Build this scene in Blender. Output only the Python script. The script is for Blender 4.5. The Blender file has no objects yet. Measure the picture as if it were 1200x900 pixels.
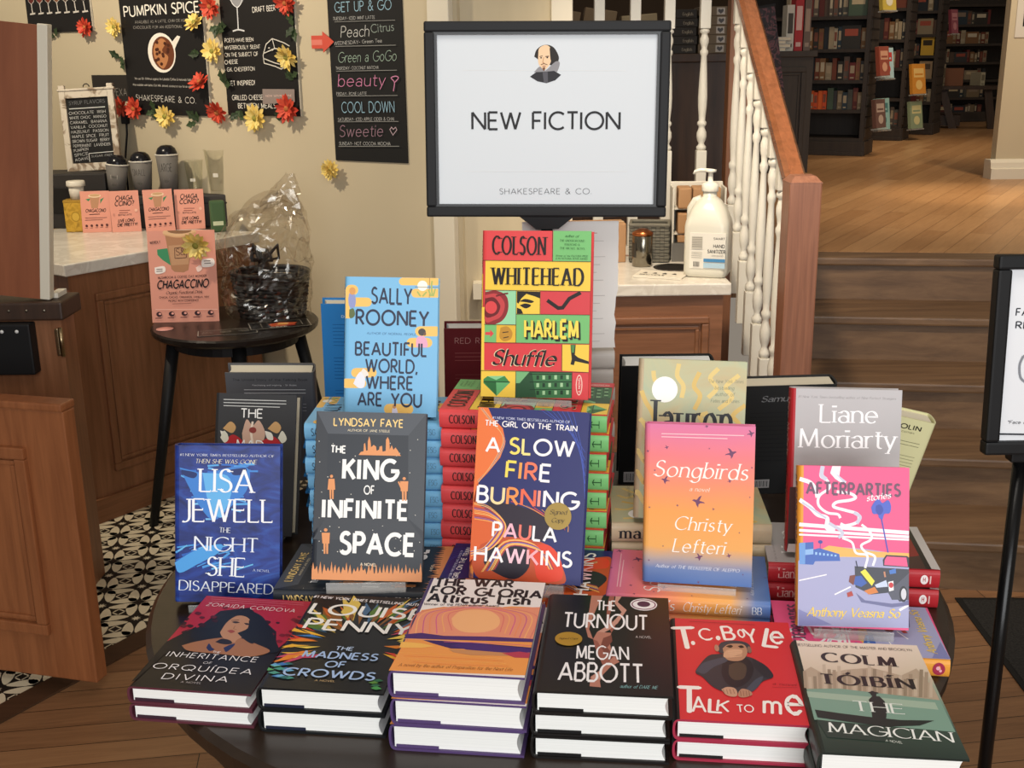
import bpy, bmesh, math, random
from mathutils import Vector, Matrix, Euler
C = bpy.context.scene.collection
SC = bpy.context.scene
R = math.radians
PI = math.pi

# ------------------------------------------------------------------ camera, world, lights
cam_d = bpy.data.cameras.new('camera'); cam = bpy.data.objects.new('camera', cam_d); C.objects.link(cam)
cam_d.sensor_fit = 'HORIZONTAL'; cam_d.sensor_width = 36.0; cam_d.lens = 36.0 * 1344.5 / 1200.0
cam_d.clip_start = 0.05; cam_d.clip_end = 60
cam.location = (0, 0, 1.556)
cam.matrix_world = Matrix.Translation((0, 0, 1.556)) @ Matrix.Rotation(R(90 - 16.12), 4, 'X') @ Matrix.Rotation(R(-0.788), 4, 'Z')
SC.camera = cam
SC.view_settings.view_transform = 'Standard'
SC.view_settings.look = 'None'
SC.view_settings.gamma = 1.0
SC.view_settings.use_curve_mapping = False
SC.view_settings.exposure = 0.0
SC.cycles.max_bounces = 8
SC.cycles.transparent_max_bounces = 16
SC.cycles.sample_clamp_indirect = 4.0
SC.cycles.use_denoising = True

w = bpy.data.worlds.new('shop_ambience'); SC.world = w; w.use_nodes = True
w.node_tree.nodes['Background'].inputs[0].default_value = (1.0, 0.86, 0.70, 1)
w.node_tree.nodes['Background'].inputs[1].default_value = 0.25

def area(name, loc, target, sx, sy, power, col):
    d = bpy.data.lights.new(name, 'AREA'); d.shape = 'RECTANGLE'; d.size = sx; d.size_y = sy
    d.energy = power; d.color = col
    o = bpy.data.objects.new(name, d); C.objects.link(o); o.location = loc
    o.rotation_euler = (Vector(target) - Vector(loc)).to_track_quat('-Z', 'Y').to_euler()
    return o
def spot(name, loc, target, power, col, ang=60, blend=.6, rad=.05):
    d = bpy.data.lights.new(name, 'SPOT'); d.energy = power; d.color = col
    d.spot_size = R(ang); d.spot_blend = blend; d.shadow_soft_size = rad
    o = bpy.data.objects.new(name, d); C.objects.link(o); o.location = loc
    o.rotation_euler = (Vector(target) - Vector(loc)).to_track_quat('-Z', 'Y').to_euler()
    return o
area('shop_window_light', (0.5, -2.6, 2.0), (0.1, 1.7, 0.8), 3.6, 2.2, 156, (0.96, 0.98, 1.0))
area('ceiling_panel_light', (0.1, 0.9, 2.9), (0.1, 1.7, 0.75), 1.2, 0.8, 16, (1.0, 0.93, 0.84))
WARM = (1.0, 0.82, 0.60)
spot('counter_lamp', (-2.0, 3.2, 2.75), (-1.45, 4.6, 1.75), 150, (1.0, 0.86, 0.66), 125, .8, .04)
spot('baluster_fill', (0.25, 2.5, 2.6), (0.75, 3.6, 1.0), 170, (1.0, 0.84, 0.64), 70, .8, .06)  # added fill spot, no fitting known here; brightens balusters and marble top
spot('upper_floor_lamp', (2.1, 5.4, 3.5), (2.25, 5.5, 0.8), 190, WARM, 52, .9, .1)
spot('upper_floor_lamp_by_column', (2.9, 5.5, 3.4), (2.95, 6.6, 1.1), 180, WARM, 70, .9, .1)
spot('upper_floor_lamp_at_cases', (3.4, 8.6, 3.5), (3.2, 8.8, 0.8), 110, WARM, 75, .9, .1)
spot('bookcase_lamp', (3.0, 7.4, 3.4), (3.0, 9.6, 1.3), 85, WARM, 75, .9, .1)
spot('upper_floor_accent', (2.6, 5.9, 3.4), (2.45, 6.1, 0.8), 75, WARM, 26, .7, .06)
spot('landing_lamp', (0.6, 4.3, 3.3), (0.6, 5.0, 1.2), 26, WARM, 80, .8, .1)

# ------------------------------------------------------------------ colours and materials
def lin(c):
    return c / 12.92 if c <= .04045 else ((c + .055) / 1.055) ** 2.4
def rgb(h):
    if isinstance(h, str):
        h = h.lstrip('#'); h = tuple(int(h[i:i + 2], 16) for i in (0, 2, 4))
    return tuple(lin(v / 255) for v in h) + (1,)
_m = {}
def mat(col, rough=.5, metal=0, name=None, spec=.3, **kw):
    key = (col, rough, metal, spec, tuple(sorted(kw.items())))
    if key in _m: return _m[key]
    m = bpy.data.materials.new(name or 'paint_%s' % str(col).strip('#')); m.use_nodes = True
    b = m.node_tree.nodes['Principled BSDF']
    b.inputs['Base Color'].default_value = rgb(col); b.inputs['Roughness'].default_value = rough
    b.inputs['Metallic'].default_value = metal; b.inputs['Specular IOR Level'].default_value = spec
    for k, v in kw.items(): b.inputs[k.replace('_', ' ')].default_value = v
    m.diffuse_color = rgb(col); _m[key] = m
    return m
def nodes(name, rough=.5, spec=.5):
    m = bpy.data.materials.new(name); m.use_nodes = True
    nt = m.node_tree; b = nt.nodes['Principled BSDF']
    b.inputs['Roughness'].default_value = rough; b.inputs['Specular IOR Level'].default_value = spec
    return m, nt, b
def nd(nt, t, **kw):
    n = nt.nodes.new(t)
    for k, v in kw.items():
        if k.startswith('i_'):
            k = k[2:]; n.inputs[int(k) if k.isdigit() else k.replace('_', ' ')].default_value = v
        else: setattr(n, k, v)
    return n
def ramp(nt, stops, interp='LINEAR'):
    n = nt.nodes.new('ShaderNodeValToRGB'); e = n.color_ramp; e.interpolation = interp
    while len(e.elements) < len(stops): e.elements.new(.5)
    for el, (p, c) in zip(e.elements, stops): el.position = p; el.color = rgb(c)
    return n
def wood(name, c1, c2, axis='Z', scale=6, rough=.4, stretch=14, rot=0, spec=.5, bump=.15):
    m, nt, b = nodes(name, rough, spec); L = nt.links.new
    tc = nd(nt, 'ShaderNodeTexCoord'); mp = nd(nt, 'ShaderNodeMapping')
    s = {'X': (scale, scale * stretch, scale * stretch), 'Y': (scale * stretch, scale, scale * stretch), 'Z': (scale * stretch, scale * stretch, scale)}[axis]
    mp.inputs['Scale'].default_value = s; mp.inputs['Rotation'].default_value = (0, 0, rot)
    n1 = nd(nt, 'ShaderNodeTexNoise', i_Scale=1.0, i_Detail=5.0, i_Roughness=.62, i_Distortion=.4)
    r = ramp(nt, [(.3, c2), (.7, c1)])
    L(tc.outputs['Object'], mp.inputs[0]); L(mp.outputs[0], n1.inputs['Vector']); L(n1.outputs['Fac'], r.inputs[0]); L(r.outputs[0], b.inputs['Base Color'])
    bp = nd(nt, 'ShaderNodeBump', i_Strength=bump, i_Distance=.002); L(n1.outputs['Fac'], bp.inputs['Height']); L(bp.outputs[0], b.inputs['Normal'])
    return m
def planks(name, cols, width, length, rot, rough=.35, gap='#140a04', spec=.5):
    m, nt, b = nodes(name, rough, spec); L = nt.links.new
    tc = nd(nt, 'ShaderNodeTexCoord'); mp = nd(nt, 'ShaderNodeMapping'); mp.inputs['Rotation'].default_value = (0, 0, rot)
    br = nd(nt, 'ShaderNodeTexBrick', i_Scale=1.0, i_Mortar_Size=.0012, i_Mortar_Smooth=.1, i_Bias=0.0, i_Brick_Width=length, i_Row_Height=width)
    br.offset = .37; br.offset_frequency = 2
    br.inputs['Color1'].default_value = (0, 0, 0, 1); br.inputs['Color2'].default_value = (1, 1, 1, 1); br.inputs['Mortar'].default_value = (.5, .5, .5, 1)
    mp2 = nd(nt, 'ShaderNodeMapping'); mp2.inputs['Scale'].default_value = (5, 75, 5)
    n1 = nd(nt, 'ShaderNodeTexNoise', i_Scale=1.0, i_Detail=6.0, i_Roughness=.65, i_Distortion=.8)
    mx = nd(nt, 'ShaderNodeMath', operation='MULTIPLY_ADD'); mx.inputs[1].default_value = .38
    r = ramp(nt, [(.28, cols[0]), (.55, cols[1]), (.85, cols[2])])
    mix = nd(nt, 'ShaderNodeMix', data_type='RGBA'); mix.inputs['B'].default_value = rgb(gap)
    L(tc.outputs['Object'], mp.inputs[0]); L(mp.outputs[0], br.inputs['Vector']); L(mp.outputs[0], mp2.inputs[0])
    add = nd(nt, 'ShaderNodeVectorMath', operation='ADD'); sc2 = nd(nt, 'ShaderNodeVectorMath', operation='SCALE'); sc2.inputs['Scale'].default_value = 9.0
    L(br.outputs['Color'], sc2.inputs[0]); L(mp2.outputs[0], add.inputs[0]); L(sc2.outputs[0], add.inputs[1]); L(add.outputs[0], n1.inputs['Vector'])
    sep = nd(nt, 'ShaderNodeSeparateColor'); L(br.outputs['Color'], sep.inputs[0]); L(sep.outputs[0], mx.inputs[0]); 
    half = nd(nt, 'ShaderNodeMath', operation='MULTIPLY_ADD'); half.inputs[1].default_value = .8; half.inputs[2].default_value = -.08
    L(n1.outputs['Fac'], half.inputs[0]); L(half.outputs[0], mx.inputs[2]); L(mx.outputs[0], r.inputs[0])
    L(r.outputs[0], mix.inputs['A']); L(br.outputs['Fac'], mix.inputs['Factor']); L(mix.outputs['Result'], b.inputs['Base Color'])
    return m
def grad(name, stops, axis=1, lo=0., hi=1., rough=.4, noise=0, nscale=8, spec=.3):
    """printed colour gradient along one of the object's own axes"""
    m, nt, b = nodes(name, rough, spec); L = nt.links.new
    tc = nd(nt, 'ShaderNodeTexCoord'); sp = nd(nt, 'ShaderNodeSeparateXYZ'); mr = nd(nt, 'ShaderNodeMapRange')
    mr.inputs['From Min'].default_value = lo; mr.inputs['From Max'].default_value = hi
    r = ramp(nt, stops)
    L(tc.outputs['Object'], sp.inputs[0]); L(sp.outputs[axis], mr.inputs['Value'])
    if noise:
        n1 = nd(nt, 'ShaderNodeTexNoise', i_Scale=float(nscale), i_Detail=4.0)
        ma = nd(nt, 'ShaderNodeMath', operation='MULTIPLY_ADD'); ma.inputs[1].default_value = noise; L(tc.outputs['Object'], n1.inputs['Vector'])
        sb = nd(nt, 'ShaderNodeMath', operation='SUBTRACT'); sb.inputs[1].default_value = .5
        L(n1.outputs['Fac'], sb.inputs[0]); L(sb.outputs[0], ma.inputs[0]); L(mr.outputs[0], ma.inputs[2]); L(ma.outputs[0], r.inputs[0])
    else: L(mr.outputs[0], r.inputs[0])
    L(r.outputs[0], b.inputs['Base Color'])
    return m
def blotch(name, stops, scale=12, dist=1.5, rough=.4, stretch=(1, 1, 1), detail=4, rot=0, spec=.3):
    """printed marbled colour"""
    m, nt, b = nodes(name, rough, spec); L = nt.links.new
    tc = nd(nt, 'ShaderNodeTexCoord'); mp = nd(nt, 'ShaderNodeMapping'); mp.inputs['Scale'].default_value = stretch; mp.inputs['Rotation'].default_value = (0, 0, rot)
    n1 = nd(nt, 'ShaderNodeTexNoise', i_Scale=float(scale), i_Detail=float(detail), i_Distortion=float(dist))
    r = ramp(nt, stops)
    L(tc.outputs['Object'], mp.inputs[0]); L(mp.outputs[0], n1.inputs['Vector']); L(n1.outputs['Fac'], r.inputs[0]); L(r.outputs[0], b.inputs['Base Color'])
    return m
def clear(name, tint=(1, 1, 1), rough=.05, amount=.8, gloss=None, film=False):
    """thin see-through plastic: mostly transmits, with a glossy sheen"""
    m = bpy.data.materials.new(name); m.use_nodes = True; nt = m.node_tree; L = nt.links.new
    nt.nodes.remove(nt.nodes['Principled BSDF']); out = nt.nodes['Material Output']
    tr = nd(nt, 'ShaderNodeBsdfTransparent'); tr.inputs[0].default_value = tint + (1,)
    pr = nd(nt, 'ShaderNodeBsdfPrincipled'); pr.inputs['Base Color'].default_value = (gloss or (.75, .74, .7)) + (1,); pr.inputs['Roughness'].default_value = rough
    if film: pr = nd(nt, 'ShaderNodeBsdfGlossy', i_Roughness=rough); pr.inputs['Color'].default_value = (gloss or (.9, .9, .9)) + (1,)
    lw = nd(nt, 'ShaderNodeLayerWeight', i_Blend=.5); fr = nd(nt, 'ShaderNodeMath', operation='POWER'); fr.inputs[1].default_value = 3.0 if film else 4.0; L(lw.outputs['Facing'], fr.inputs[0])
    f2 = nd(nt, 'ShaderNodeMath', operation='MULTIPLY'); f2.inputs[1].default_value = .5; L(fr.outputs[0], f2.inputs[0]); fr = f2
    ad = nd(nt, 'ShaderNodeMath', operation='ADD', use_clamp=True); ad.inputs[1].default_value = 1 - amount
    mx = nd(nt, 'ShaderNodeMixShader')
    L(fr.outputs[0], ad.inputs[0]); L(ad.outputs[0], mx.inputs[0]); L(tr.outputs[0], mx.inputs[1]); L(pr.outputs[0], mx.inputs[2]); L(mx.outputs[0], out.inputs[0])
    return m

# ------------------------------------------------------------------ mesh building
class MB:
    """collects shapes with materials and links them as one mesh object"""
    def __init__(s): s.v = []; s.f = []; s.fm = []; s.sm = []; s.mats = []
    def mi(s, m):
        if m not in s.mats: s.mats.append(m)
        return s.mats.index(m)
    def add(s, vs, fs, m, smooth=False, M=None):
        o = len(s.v); k = s.mi(m)
        for p in vs:
            p = Vector(p)
            s.v.append(M @ p if M is not None else p)
        for f in fs: s.f.append([i + o for i in f]); s.fm.append(k); s.sm.append(smooth)
    def box(s, x0, x1, y0, y1, z0, z1, m, M=None, bev=0):
        if bev:
            bm = bmesh.new(); bmesh.ops.create_cube(bm, size=1)
            for v in bm.verts: v.co = Vector(((x0 + x1) / 2 + v.co.x * (x1 - x0), (y0 + y1) / 2 + v.co.y * (y1 - y0), (z0 + z1) / 2 + v.co.z * (z1 - z0)))
            bmesh.ops.bevel(bm, geom=list(bm.edges), offset=bev, segments=2, affect='EDGES', profile=.6)
            bm.verts.index_update()
            s.add([v.co.copy() for v in bm.verts], [[v.index for v in f.verts] for f in bm.faces], m, False, M); bm.free(); return
        vs = [(x, y, z) for z in (z0, z1) for y in (y0, y1) for x in (x0, x1)]
        s.add(vs, [(0, 2, 3, 1), (4, 5, 7, 6), (0, 1, 5, 4), (2, 6, 7, 3), (0, 4, 6, 2), (1, 3, 7, 5)], m, False, M)
    def lathe(s, prof, m, n=24, M=None, smooth=True, cap=True, a0=0, a1=2 * PI):
        full = abs(a1 - a0 - 2 * PI) < 1e-6; k = n if full else n + 1
        vs = []; fs = []
        for r, z in prof:
            for i in range(k):
                a = a0 + (a1 - a0) * i / n; vs.append((r * math.cos(a), r * math.sin(a), z))
        for j in range(len(prof) - 1):
            for i in range(n):
                i2 = (i + 1) % k
                fs.append((j * k + i, j * k + i2, (j + 1) * k + i2, (j + 1) * k + i))
        if cap and full:
            if prof[0][0] > 1e-6: fs.append(tuple(range(k - 1, -1, -1)))
            if prof[-1][0] > 1e-6: fs.append(tuple((len(prof) - 1) * k + i for i in range(k)))
        s.add(vs, fs, m, smooth, M)
    def tube(s, pts, rad, m, n=10, M=None, smooth=True):
        pts = [Vector(p) for p in pts]; rr = rad if isinstance(rad, (list, tuple)) else [rad] * len(pts)
        vs = []; fs = []; up = None
        for i, p in enumerate(pts):
            t = (pts[min(i + 1, len(pts) - 1)] - pts[max(i - 1, 0)]).normalized()
            if up is None: up = t.orthogonal().normalized()
            up = (up - t * up.dot(t)).normalized(); b = t.cross(up)
            for k in range(n):
                a = 2 * PI * k / n; vs.append(p + (up * math.cos(a) + b * math.sin(a)) * rr[i])
        for i in range(len(pts) - 1):
            for k in range(n): fs.append((i * n + k, i * n + (k + 1) % n, (i + 1) * n + (k + 1) % n, (i + 1) * n + k))
        fs.append(tuple(range(n - 1, -1, -1))); fs.append(tuple((len(pts) - 1) * n + k for k in range(n)))
        s.add(vs, fs, m, smooth, M)
    def prism(s, poly, lo, hi, m, axis='z', M=None):
        """closed polygon extruded along an axis"""
        n = len(poly)
        def P(a, b, h): return {'z': (a, b, h), 'y': (a, h, b), 'x': (h, a, b)}[axis]
        vs = [P(a, b, lo) for a, b in poly] + [P(a, b, hi) for a, b in poly]
        fs = [tuple(range(n - 1, -1, -1)), tuple(range(n, 2 * n))] + [(i, (i + 1) % n, n + (i + 1) % n, n + i) for i in range(n)]
        s.add(vs, fs, m, False, M)
    def build(s, name, parent=None, bevel=0, fix=True):
        me = bpy.data.meshes.new(name); me.from_pydata([tuple(v) for v in s.v], [], s.f)
        for m in s.mats: me.materials.append(m)
        me.polygons.foreach_set('material_index', s.fm); me.polygons.foreach_set('use_smooth', s.sm)
        me.update()
        if fix:
            bm = bmesh.new(); bm.from_mesh(me); bmesh.ops.recalc_face_normals(bm, faces=bm.faces[:]); bm.to_mesh(me); bm.free()
        o = bpy.data.objects.new(name, me); C.objects.link(o)
        if parent: o.parent = parent
        if bevel:
            md = o.modifiers.new('edge', 'BEVEL'); md.width = bevel; md.segments = 2; md.limit_method = 'ANGLE'; md.angle_limit = R(50)
        return o
def at(loc=(0, 0, 0), rz=0, rx=0, ry=0, sc=1):
    return Matrix.Translation(loc) @ Euler((rx, ry, rz), 'XYZ').to_matrix().to_4x4() @ Matrix.Diagonal((sc, sc, sc, 1))
def tag(o, label, cat, group=None, kind=None):
    if label: o['label'] = label
    if cat: o['category'] = cat
    if group: o['group'] = group
    if kind: o['kind'] = kind
    return o
def thing(name, label, cat, loc=(0, 0, 0), rz=0, group=None, rx=0, ry=0):
    o = bpy.data.objects.new(name, None); C.objects.link(o); o.empty_display_size = .05
    o.location = loc; o.rotation_euler = (rx, ry, rz)
    return tag(o, label, cat, group)
def struct(o): o['kind'] = 'structure'; return o
def dup(root, label=None, group=None):
    r = root.copy(); C.objects.link(r)
    if label: r['label'] = label
    if group: r['group'] = group
    for ch in list(root.children):
        c = ch.copy(); C.objects.link(c); c.parent = r
        for g in list(ch.children):
            d = g.copy(); C.objects.link(d); d.parent = c
    return r
# ------------------------------------------------------------------ the room
OAK = wood('oak_varnished', '#8f5f40', '#71482c', 'Z', 3, .42, 16)
OAKX = wood('oak_varnished_across', '#8f5f40', '#71482c', 'X', 3, .42, 16)
OAKD = wood('oak_door', '#9a5f39', '#804b2b', 'Z', 3, .4, 16)
REDWD = wood('red_brown_board', '#8f5232', '#7c4326', 'Z', 2, .5, 10)
RAILW = wood('handrail_oak', '#99603e', '#7c4b2f', 'Y', 4, .22, 18)
NEWELW = wood('newel_oak', '#9c6a52', '#815542', 'Z', 4, .38, 26)
DARKW = wood('dark_stained_wood', '#40291a', '#2c1b10', 'Z', 3, .5, 12)
CASEW = wood('bookcase_dark', '#34291f', '#271d15', 'Z', 3, .55, 12)
STAIRW = wood('stair_oak', '#7a5e43', '#543d29', 'X', 2.2, .45, 12)
WALLM, nt, b = nodes('painted_plaster', .75, .3)
_n = nd(nt, 'ShaderNodeTexNoise', i_Scale=3.0, i_Detail=3.0); _r = ramp(nt, [(.3, '#bcaf93'), (.7, '#c7ba9e')]); nt.links.new(_n.outputs['Fac'], _r.inputs[0]); nt.links.new(_r.outputs[0], b.inputs['Base Color'])
TRIMM = mat('d8d0bd', .5, 0, 'trim_paint'); WHITEP = mat('e6e3d8', .45, 0, 'baluster_white')
BLACK = mat('101012', .55, 0, 'black_satin', .3); BLACKG = mat('0d0d0e', .25, 0, 'black_gloss')
def marble():
    m, nt, b = nodes('white_marble', .22); tc = nd(nt, 'ShaderNodeTexCoord')
    n = nd(nt, 'ShaderNodeTexNoise', i_Scale=7.0, i_Detail=6.0, i_Distortion=2.0); r = ramp(nt, [(.35, '#dcd6ca'), (.5, '#d2cbbf'), (.56, '#e0dbd0'), (1, '#e4dfd5')])
    nt.links.new(tc.outputs['Object'], n.inputs['Vector']); nt.links.new(n.outputs['Fac'], r.inputs[0]); nt.links.new(r.outputs[0], b.inputs['Base Color']); return m
MARBLE = marble()
FLOORM = planks('dark_oak_planks', ('#745136', '#8a6343', '#9d7550'), .083, 1.1, R(-8), .36)
UPFLOORM = planks('honey_oak_planks', ('#9d7147', '#ae8256', '#bd9264'), .09, 1.4, R(-59), .34, '#6b4423')

m = MB(); m.box(-3.2, 3.6, -1.2, 4.9, -.06, 0, FLOORM); struct(m.build('floor'))
# tiled floor of the staff side: black tiles with cream petals, laid along the counter
TILE_K = mat('221f1c', .4, 0, 'tile_black'); TILE_C = mat('dccfb2', .38, 0, 'tile_cream')
TA = R(57.7); TO = Vector((-1.31, 2.51, 0)); tx = Vector((math.cos(TA), math.sin(TA), 0)); ty = Vector((-math.sin(TA), math.cos(TA), 0))
MT = Matrix(((tx.x, ty.x, 0, TO.x), (tx.y, ty.y, 0, TO.y), (0, 0, 1, 0), (0, 0, 0, 1)))
m = MB(); m.box(-1.4, 2.4, 0, 2.2, -.02, .003, TILE_K, MT)
def tile(m, cx, cy, s):
    z = .0035
    for k in range(4):
        a = R(90 * k + 45); c, sn = math.cos(a), math.sin(a)
        for sgn in (-1, 1):   # a heart = two leaning lobes either side of a dark keyhole
            pts = []
            for i in range(14):
                t = 2 * PI * i / 14; px = .40 * s + .265 * s * math.cos(t); py = sgn * (.118 * s) + .105 * s * math.sin(t) * (1 + .3 * math.cos(t))
                pts.append((cx + c * px - sn * py, cy + sn * px + c * py, z))
            m.add([MT @ Vector(p) for p in pts], [tuple(range(14))], TILE_C)
    for k in range(4):       # square frames on the tile edges
        a = R(90 * k); c, sn = math.cos(a), math.sin(a)
        for (x0, x1, y0, y1) in ((.40, .5, -.1, -.07), (.40, .5, .07, .1), (.40, .43, -.1, .1)):
            q = [(x0, y0), (x1, y0), (x1, y1), (x0, y1)]
            m.add([MT @ Vector((cx + s * (c * x - sn * y), cy + s * (sn * x + c * y), z)) for x, y in q], [(0, 1, 2, 3)], TILE_C)
    star = [(cx + s * (.1 if i % 2 else .045) * math.cos(R(22.5 * i)), cy + s * (.1 if i % 2 else .045) * math.sin(R(22.5 * i)), z) for i in range(16)]
    m.add([MT @ Vector(p) for p in star], [tuple(range(16))], TILE_C)
TS = .15
for i in range(-8, 14):
    for j in range(0, 11): tile(m, (i + .5) * TS, (j + .5) * TS, TS)
struct(m.build('floor_tiles'))
m = MB(); m.box(-1.4, 2.4, -.07, .002, -.02, .006, wood('threshold_strip_wood', '#4a3323', '#3a2719', 'X', 3, .4, 12), MT); struct(m.build('trim_1'))

# wall behind the counter, turned 30 degrees
WD = Vector((math.cos(R(-30)), math.sin(R(-30)), 0)); WP = Vector((-.25, 4.0, 0))
def onwall(s, z, off=0):
    return WP + WD * s + Vector((-.5, -.866, 0)) * off + Vector((0, 0, z))
def wallM(s=0, z=0, off=0): return at(tuple(onwall(s, z, off)), R(-30))
m = MB(); m.box(-3.4, .1, 0, .12, 0, 3.3, WALLM, wallM()); struct(m.build('wall_left'))
m = MB(); m.box(-.22, .19, 3.965, 4.35, 0, 3.3, WALLM); struct(m.build('wall_back'))
m = MB(); m.box(0, .085, -.03, .0, 0, 3.3, TRIMM, wallM(), .004); m.box(-.006, .091, -.04, .0, 0, .14, TRIMM, wallM(), .004); struct(m.build('trim_2'))
m = MB(); m.box(.145, .215, 3.93, 3.975, 0, 3.3, TRIMM, None, .004); struct(m.build('trim_3'))
m = MB(); m.prism([(3.9, .735), (3.925, .735), (3.935, .75), (3.965, .755), (3.965, .79), (3.9, .79)], -.13, .145, TRIMM, 'x'); struct(m.build('trim_4'))
# upper level: floor, far walls
m = MB(); m.prism([(.0, 4.52), (.84, 4.42), (2.9, 4.13), (9.5, 3.20), (9.5, 13.5), (-2, 13.5), (-2, 4.6)], .62, .806, UPFLOORM); struct(m.build('floor_upper'))
m = MB(); m.box(.1, .84, 4.30, 4.36, 0, .806, OAK); struct(m.build('wall_landing_front'))
m = MB(); m.box(-2, 9.5, 12.6, 12.7, .8, 4.2, mat('4a3d30', .8, 0, 'far_wall_paint')); struct(m.build('wall_far'))
m = MB(); m.box(2.845, 4.6, 6.80, 6.87, .8, 4.2, WALLM); struct(m.build('wall_right'))
m = MB(); m.prism([(6.757, .806), (6.80, .806), (6.80, .92), (6.785, .915), (6.775, .90), (6.770, .87), (6.757, .865)], 2.81, 4.6, TRIMM, 'x'); m.box(2.81, 2.845, 6.802, 6.87, .806, .915, TRIMM); struct(m.build('baseboard_right'))

# ------------------------------------------------------------------ stairs and railings
SM = at((1.1, 3.118, 0), R(-8))
RI, TR = .1612, .279
t = thing('staircase', 'five dark oak steps rising to the upper sales floor', 'stairs', (0, 0, 0))
for k in range(5):
    m = MB(); m.box(-.27, 1.9, k * TR + .025, k * TR + .05, k * RI, (k + 1) * RI - .03, STAIRW, SM); m.build('riser', t)
    m = MB(); m.box(-.27, 1.9, k * TR, ((k + 1) * TR + .045) if k < 4 else k * TR + .136, (k + 1) * RI - .03, (k + 1) * RI, STAIRW, SM, .007); m.build('tread', t)
m = MB(); m.prism([(.0, 0), (1.45, 0), (1.45, .86), (1.2, .86), (.0, .2)], -.31, -.27, OAK, 'x', SM); m.build('stringer', t)

def baluster(x, y, z0, z1, parent, lo=.2, up=.24, sz=.034):
    """square block, turned middle, square block"""
    m = MB(); M = at((x, y, 0)); h = sz / 2
    a, b = z0 + lo, z1 - up
    m.box(-h, h, -h, h, z0, a, WHITEP, M, .003); m.box(-h, h, -h, h, b, z1, WHITEP, M, .003)
    L = b - a; r = h
    pf = [(.0, .70), (.012, .98), (.03, .98), (.045, .62), (.06, .55), (.085, .85), (.115, 1.0), (.15, .95), (.18, .66), (.20, .62), (.215, .92), (.235, .92), (.25, .62), (.29, .70), (.36, .86), (.44, .92), (.55, .84), (.7, .66), (.78, .56), (.80, .80), (.82, .80), (.835, .54), (.86, .62), (.89, .86), (.92, .86), (.945, .6), (.96, .58), (.97, .94), (.985, .94), (1.0, .7)]
    m.lathe([(k * r, a + f * L) for f, k in pf], WHITEP, 16, M)
    return m.build('baluster', parent)
RL = thing('stair_railing', 'stair railing with brown oak handrail, square newel post and white turned balusters', 'railing', (.783, 3.09, 0))
RL0 = Vector((.783, 3.09, 0))
def loc(o): o.location = -RL0; return o
m = MB(); m.box(.740, .826, 3.047, 3.133, 0, 1.215, NEWELW, None, .004)
m.prism([(-.043, -.043), (.043, -.043), (.043, .043), (-.043, .043)], 1.213, 1.216, NEWELW, 'z', at((.783, 3.09, 0)))
m.add([(.74, 3.047, 1.215), (.826, 3.047, 1.215), (.826, 3.133, 1.215), (.74, 3.133, 1.215), (.755, 3.062, 1.232), (.811, 3.062, 1.232), (.811, 3.118, 1.232), (.755, 3.118, 1.232)], [(4, 5, 6, 7), (0, 1, 5, 4), (1, 2, 6, 5), (2, 3, 7, 6), (3, 0, 4, 7)], NEWELW)
loc(m.build('newel_post', RL))
m = MB(); A0 = Vector((.785, 3.125, 1.17)); A1 = Vector((.815, 4.34, 1.862))
d = (A1 - A0).normalized(); sx = Vector((0, 0, 1)).cross(d).normalized() * -1; uz = sx.cross(d)
if uz.z < 0: uz = -uz
prof = [(-.022, -.034), (.022, -.034), (.03, -.01), (.029, .014), (.018, .03), (-.018, .03), (-.029, .014), (-.03, -.01)]
vs = [A0 + sx * a + uz * b for a, b in prof] + [A1 + sx * a + uz * b for a, b in prof]
m.add(vs, [tuple(range(8)), tuple(range(8, 16))] + [(i, (i + 1) % 8, 8 + (i + 1) % 8, 8 + i) for i in range(8)], RAILW); loc(m.build('handrail', RL))
for k in range(8):
    y = 3.215 + k * .14; x = .787 + (y - 3.1) * .02
    loc(baluster(x, y, .19 + (y - 3.118) * .56, 1.15 + (y - 3.125) * .57, RL, .22, .12))
LR = thing('landing_railing', 'landing railing of white balusters with square brown post beside the stairs', 'railing', (.5, 4.36, .806))
def loc2(o): o.location = (-.5, -4.36, -.806); return o
m = MB(); m.box(.812, .886, 4.36, 4.434, .806, 2.12, OAK, None, .004); loc2(m.build('newel_post', LR))
m = MB(); m.box(.2, .811, 4.345, 4.40, 1.86, 1.91, RAILW, None, .01); loc2(m.build('handrail', LR))
m = MB(); m.box(.2, .82, 4.35, 4.39, .806, .84, WHITEP); loc2(m.build('base_rail', LR))
for x in (.335, .466, .59, .72): loc2(baluster(x, 4.37, .84, 1.865, LR, .355, .235, .038))

# ------------------------------------------------------------------ furniture
def panel_frame(m, x0, x1, z0, z1, y, M, wd=.03, mt=None, dep=.012):
    """raised moulding around a recessed panel on a face looking to -y"""
    mt = mt or OAK
    for (a, b, c, d_) in ((x0, x1, z1 - wd, z1), (x0, x1, z0, z0 + wd), (x0, x0 + wd, z0 + wd, z1 - wd), (x1 - wd, x1, z0 + wd, z1 - wd)):
        m.box(a, b, y - dep, y + .002, c, d_, mt, M, .004)
    i = wd + .006
    for (a, b, c, d_) in ((x0 + i, x1 - i, z1 - i - .012, z1 - i), (x0 + i, x1 - i, z0 + i, z0 + i + .012), (x0 + i, x0 + i + .012, z0 + i + .012, z1 - i - .012), (x1 - i - .012, x1 - i, z0 + i + .012, z1 - i - .012)):
        m.box(a, b, y - dep * .5, y + .002, c, d_, mt, M, .003)
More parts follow.
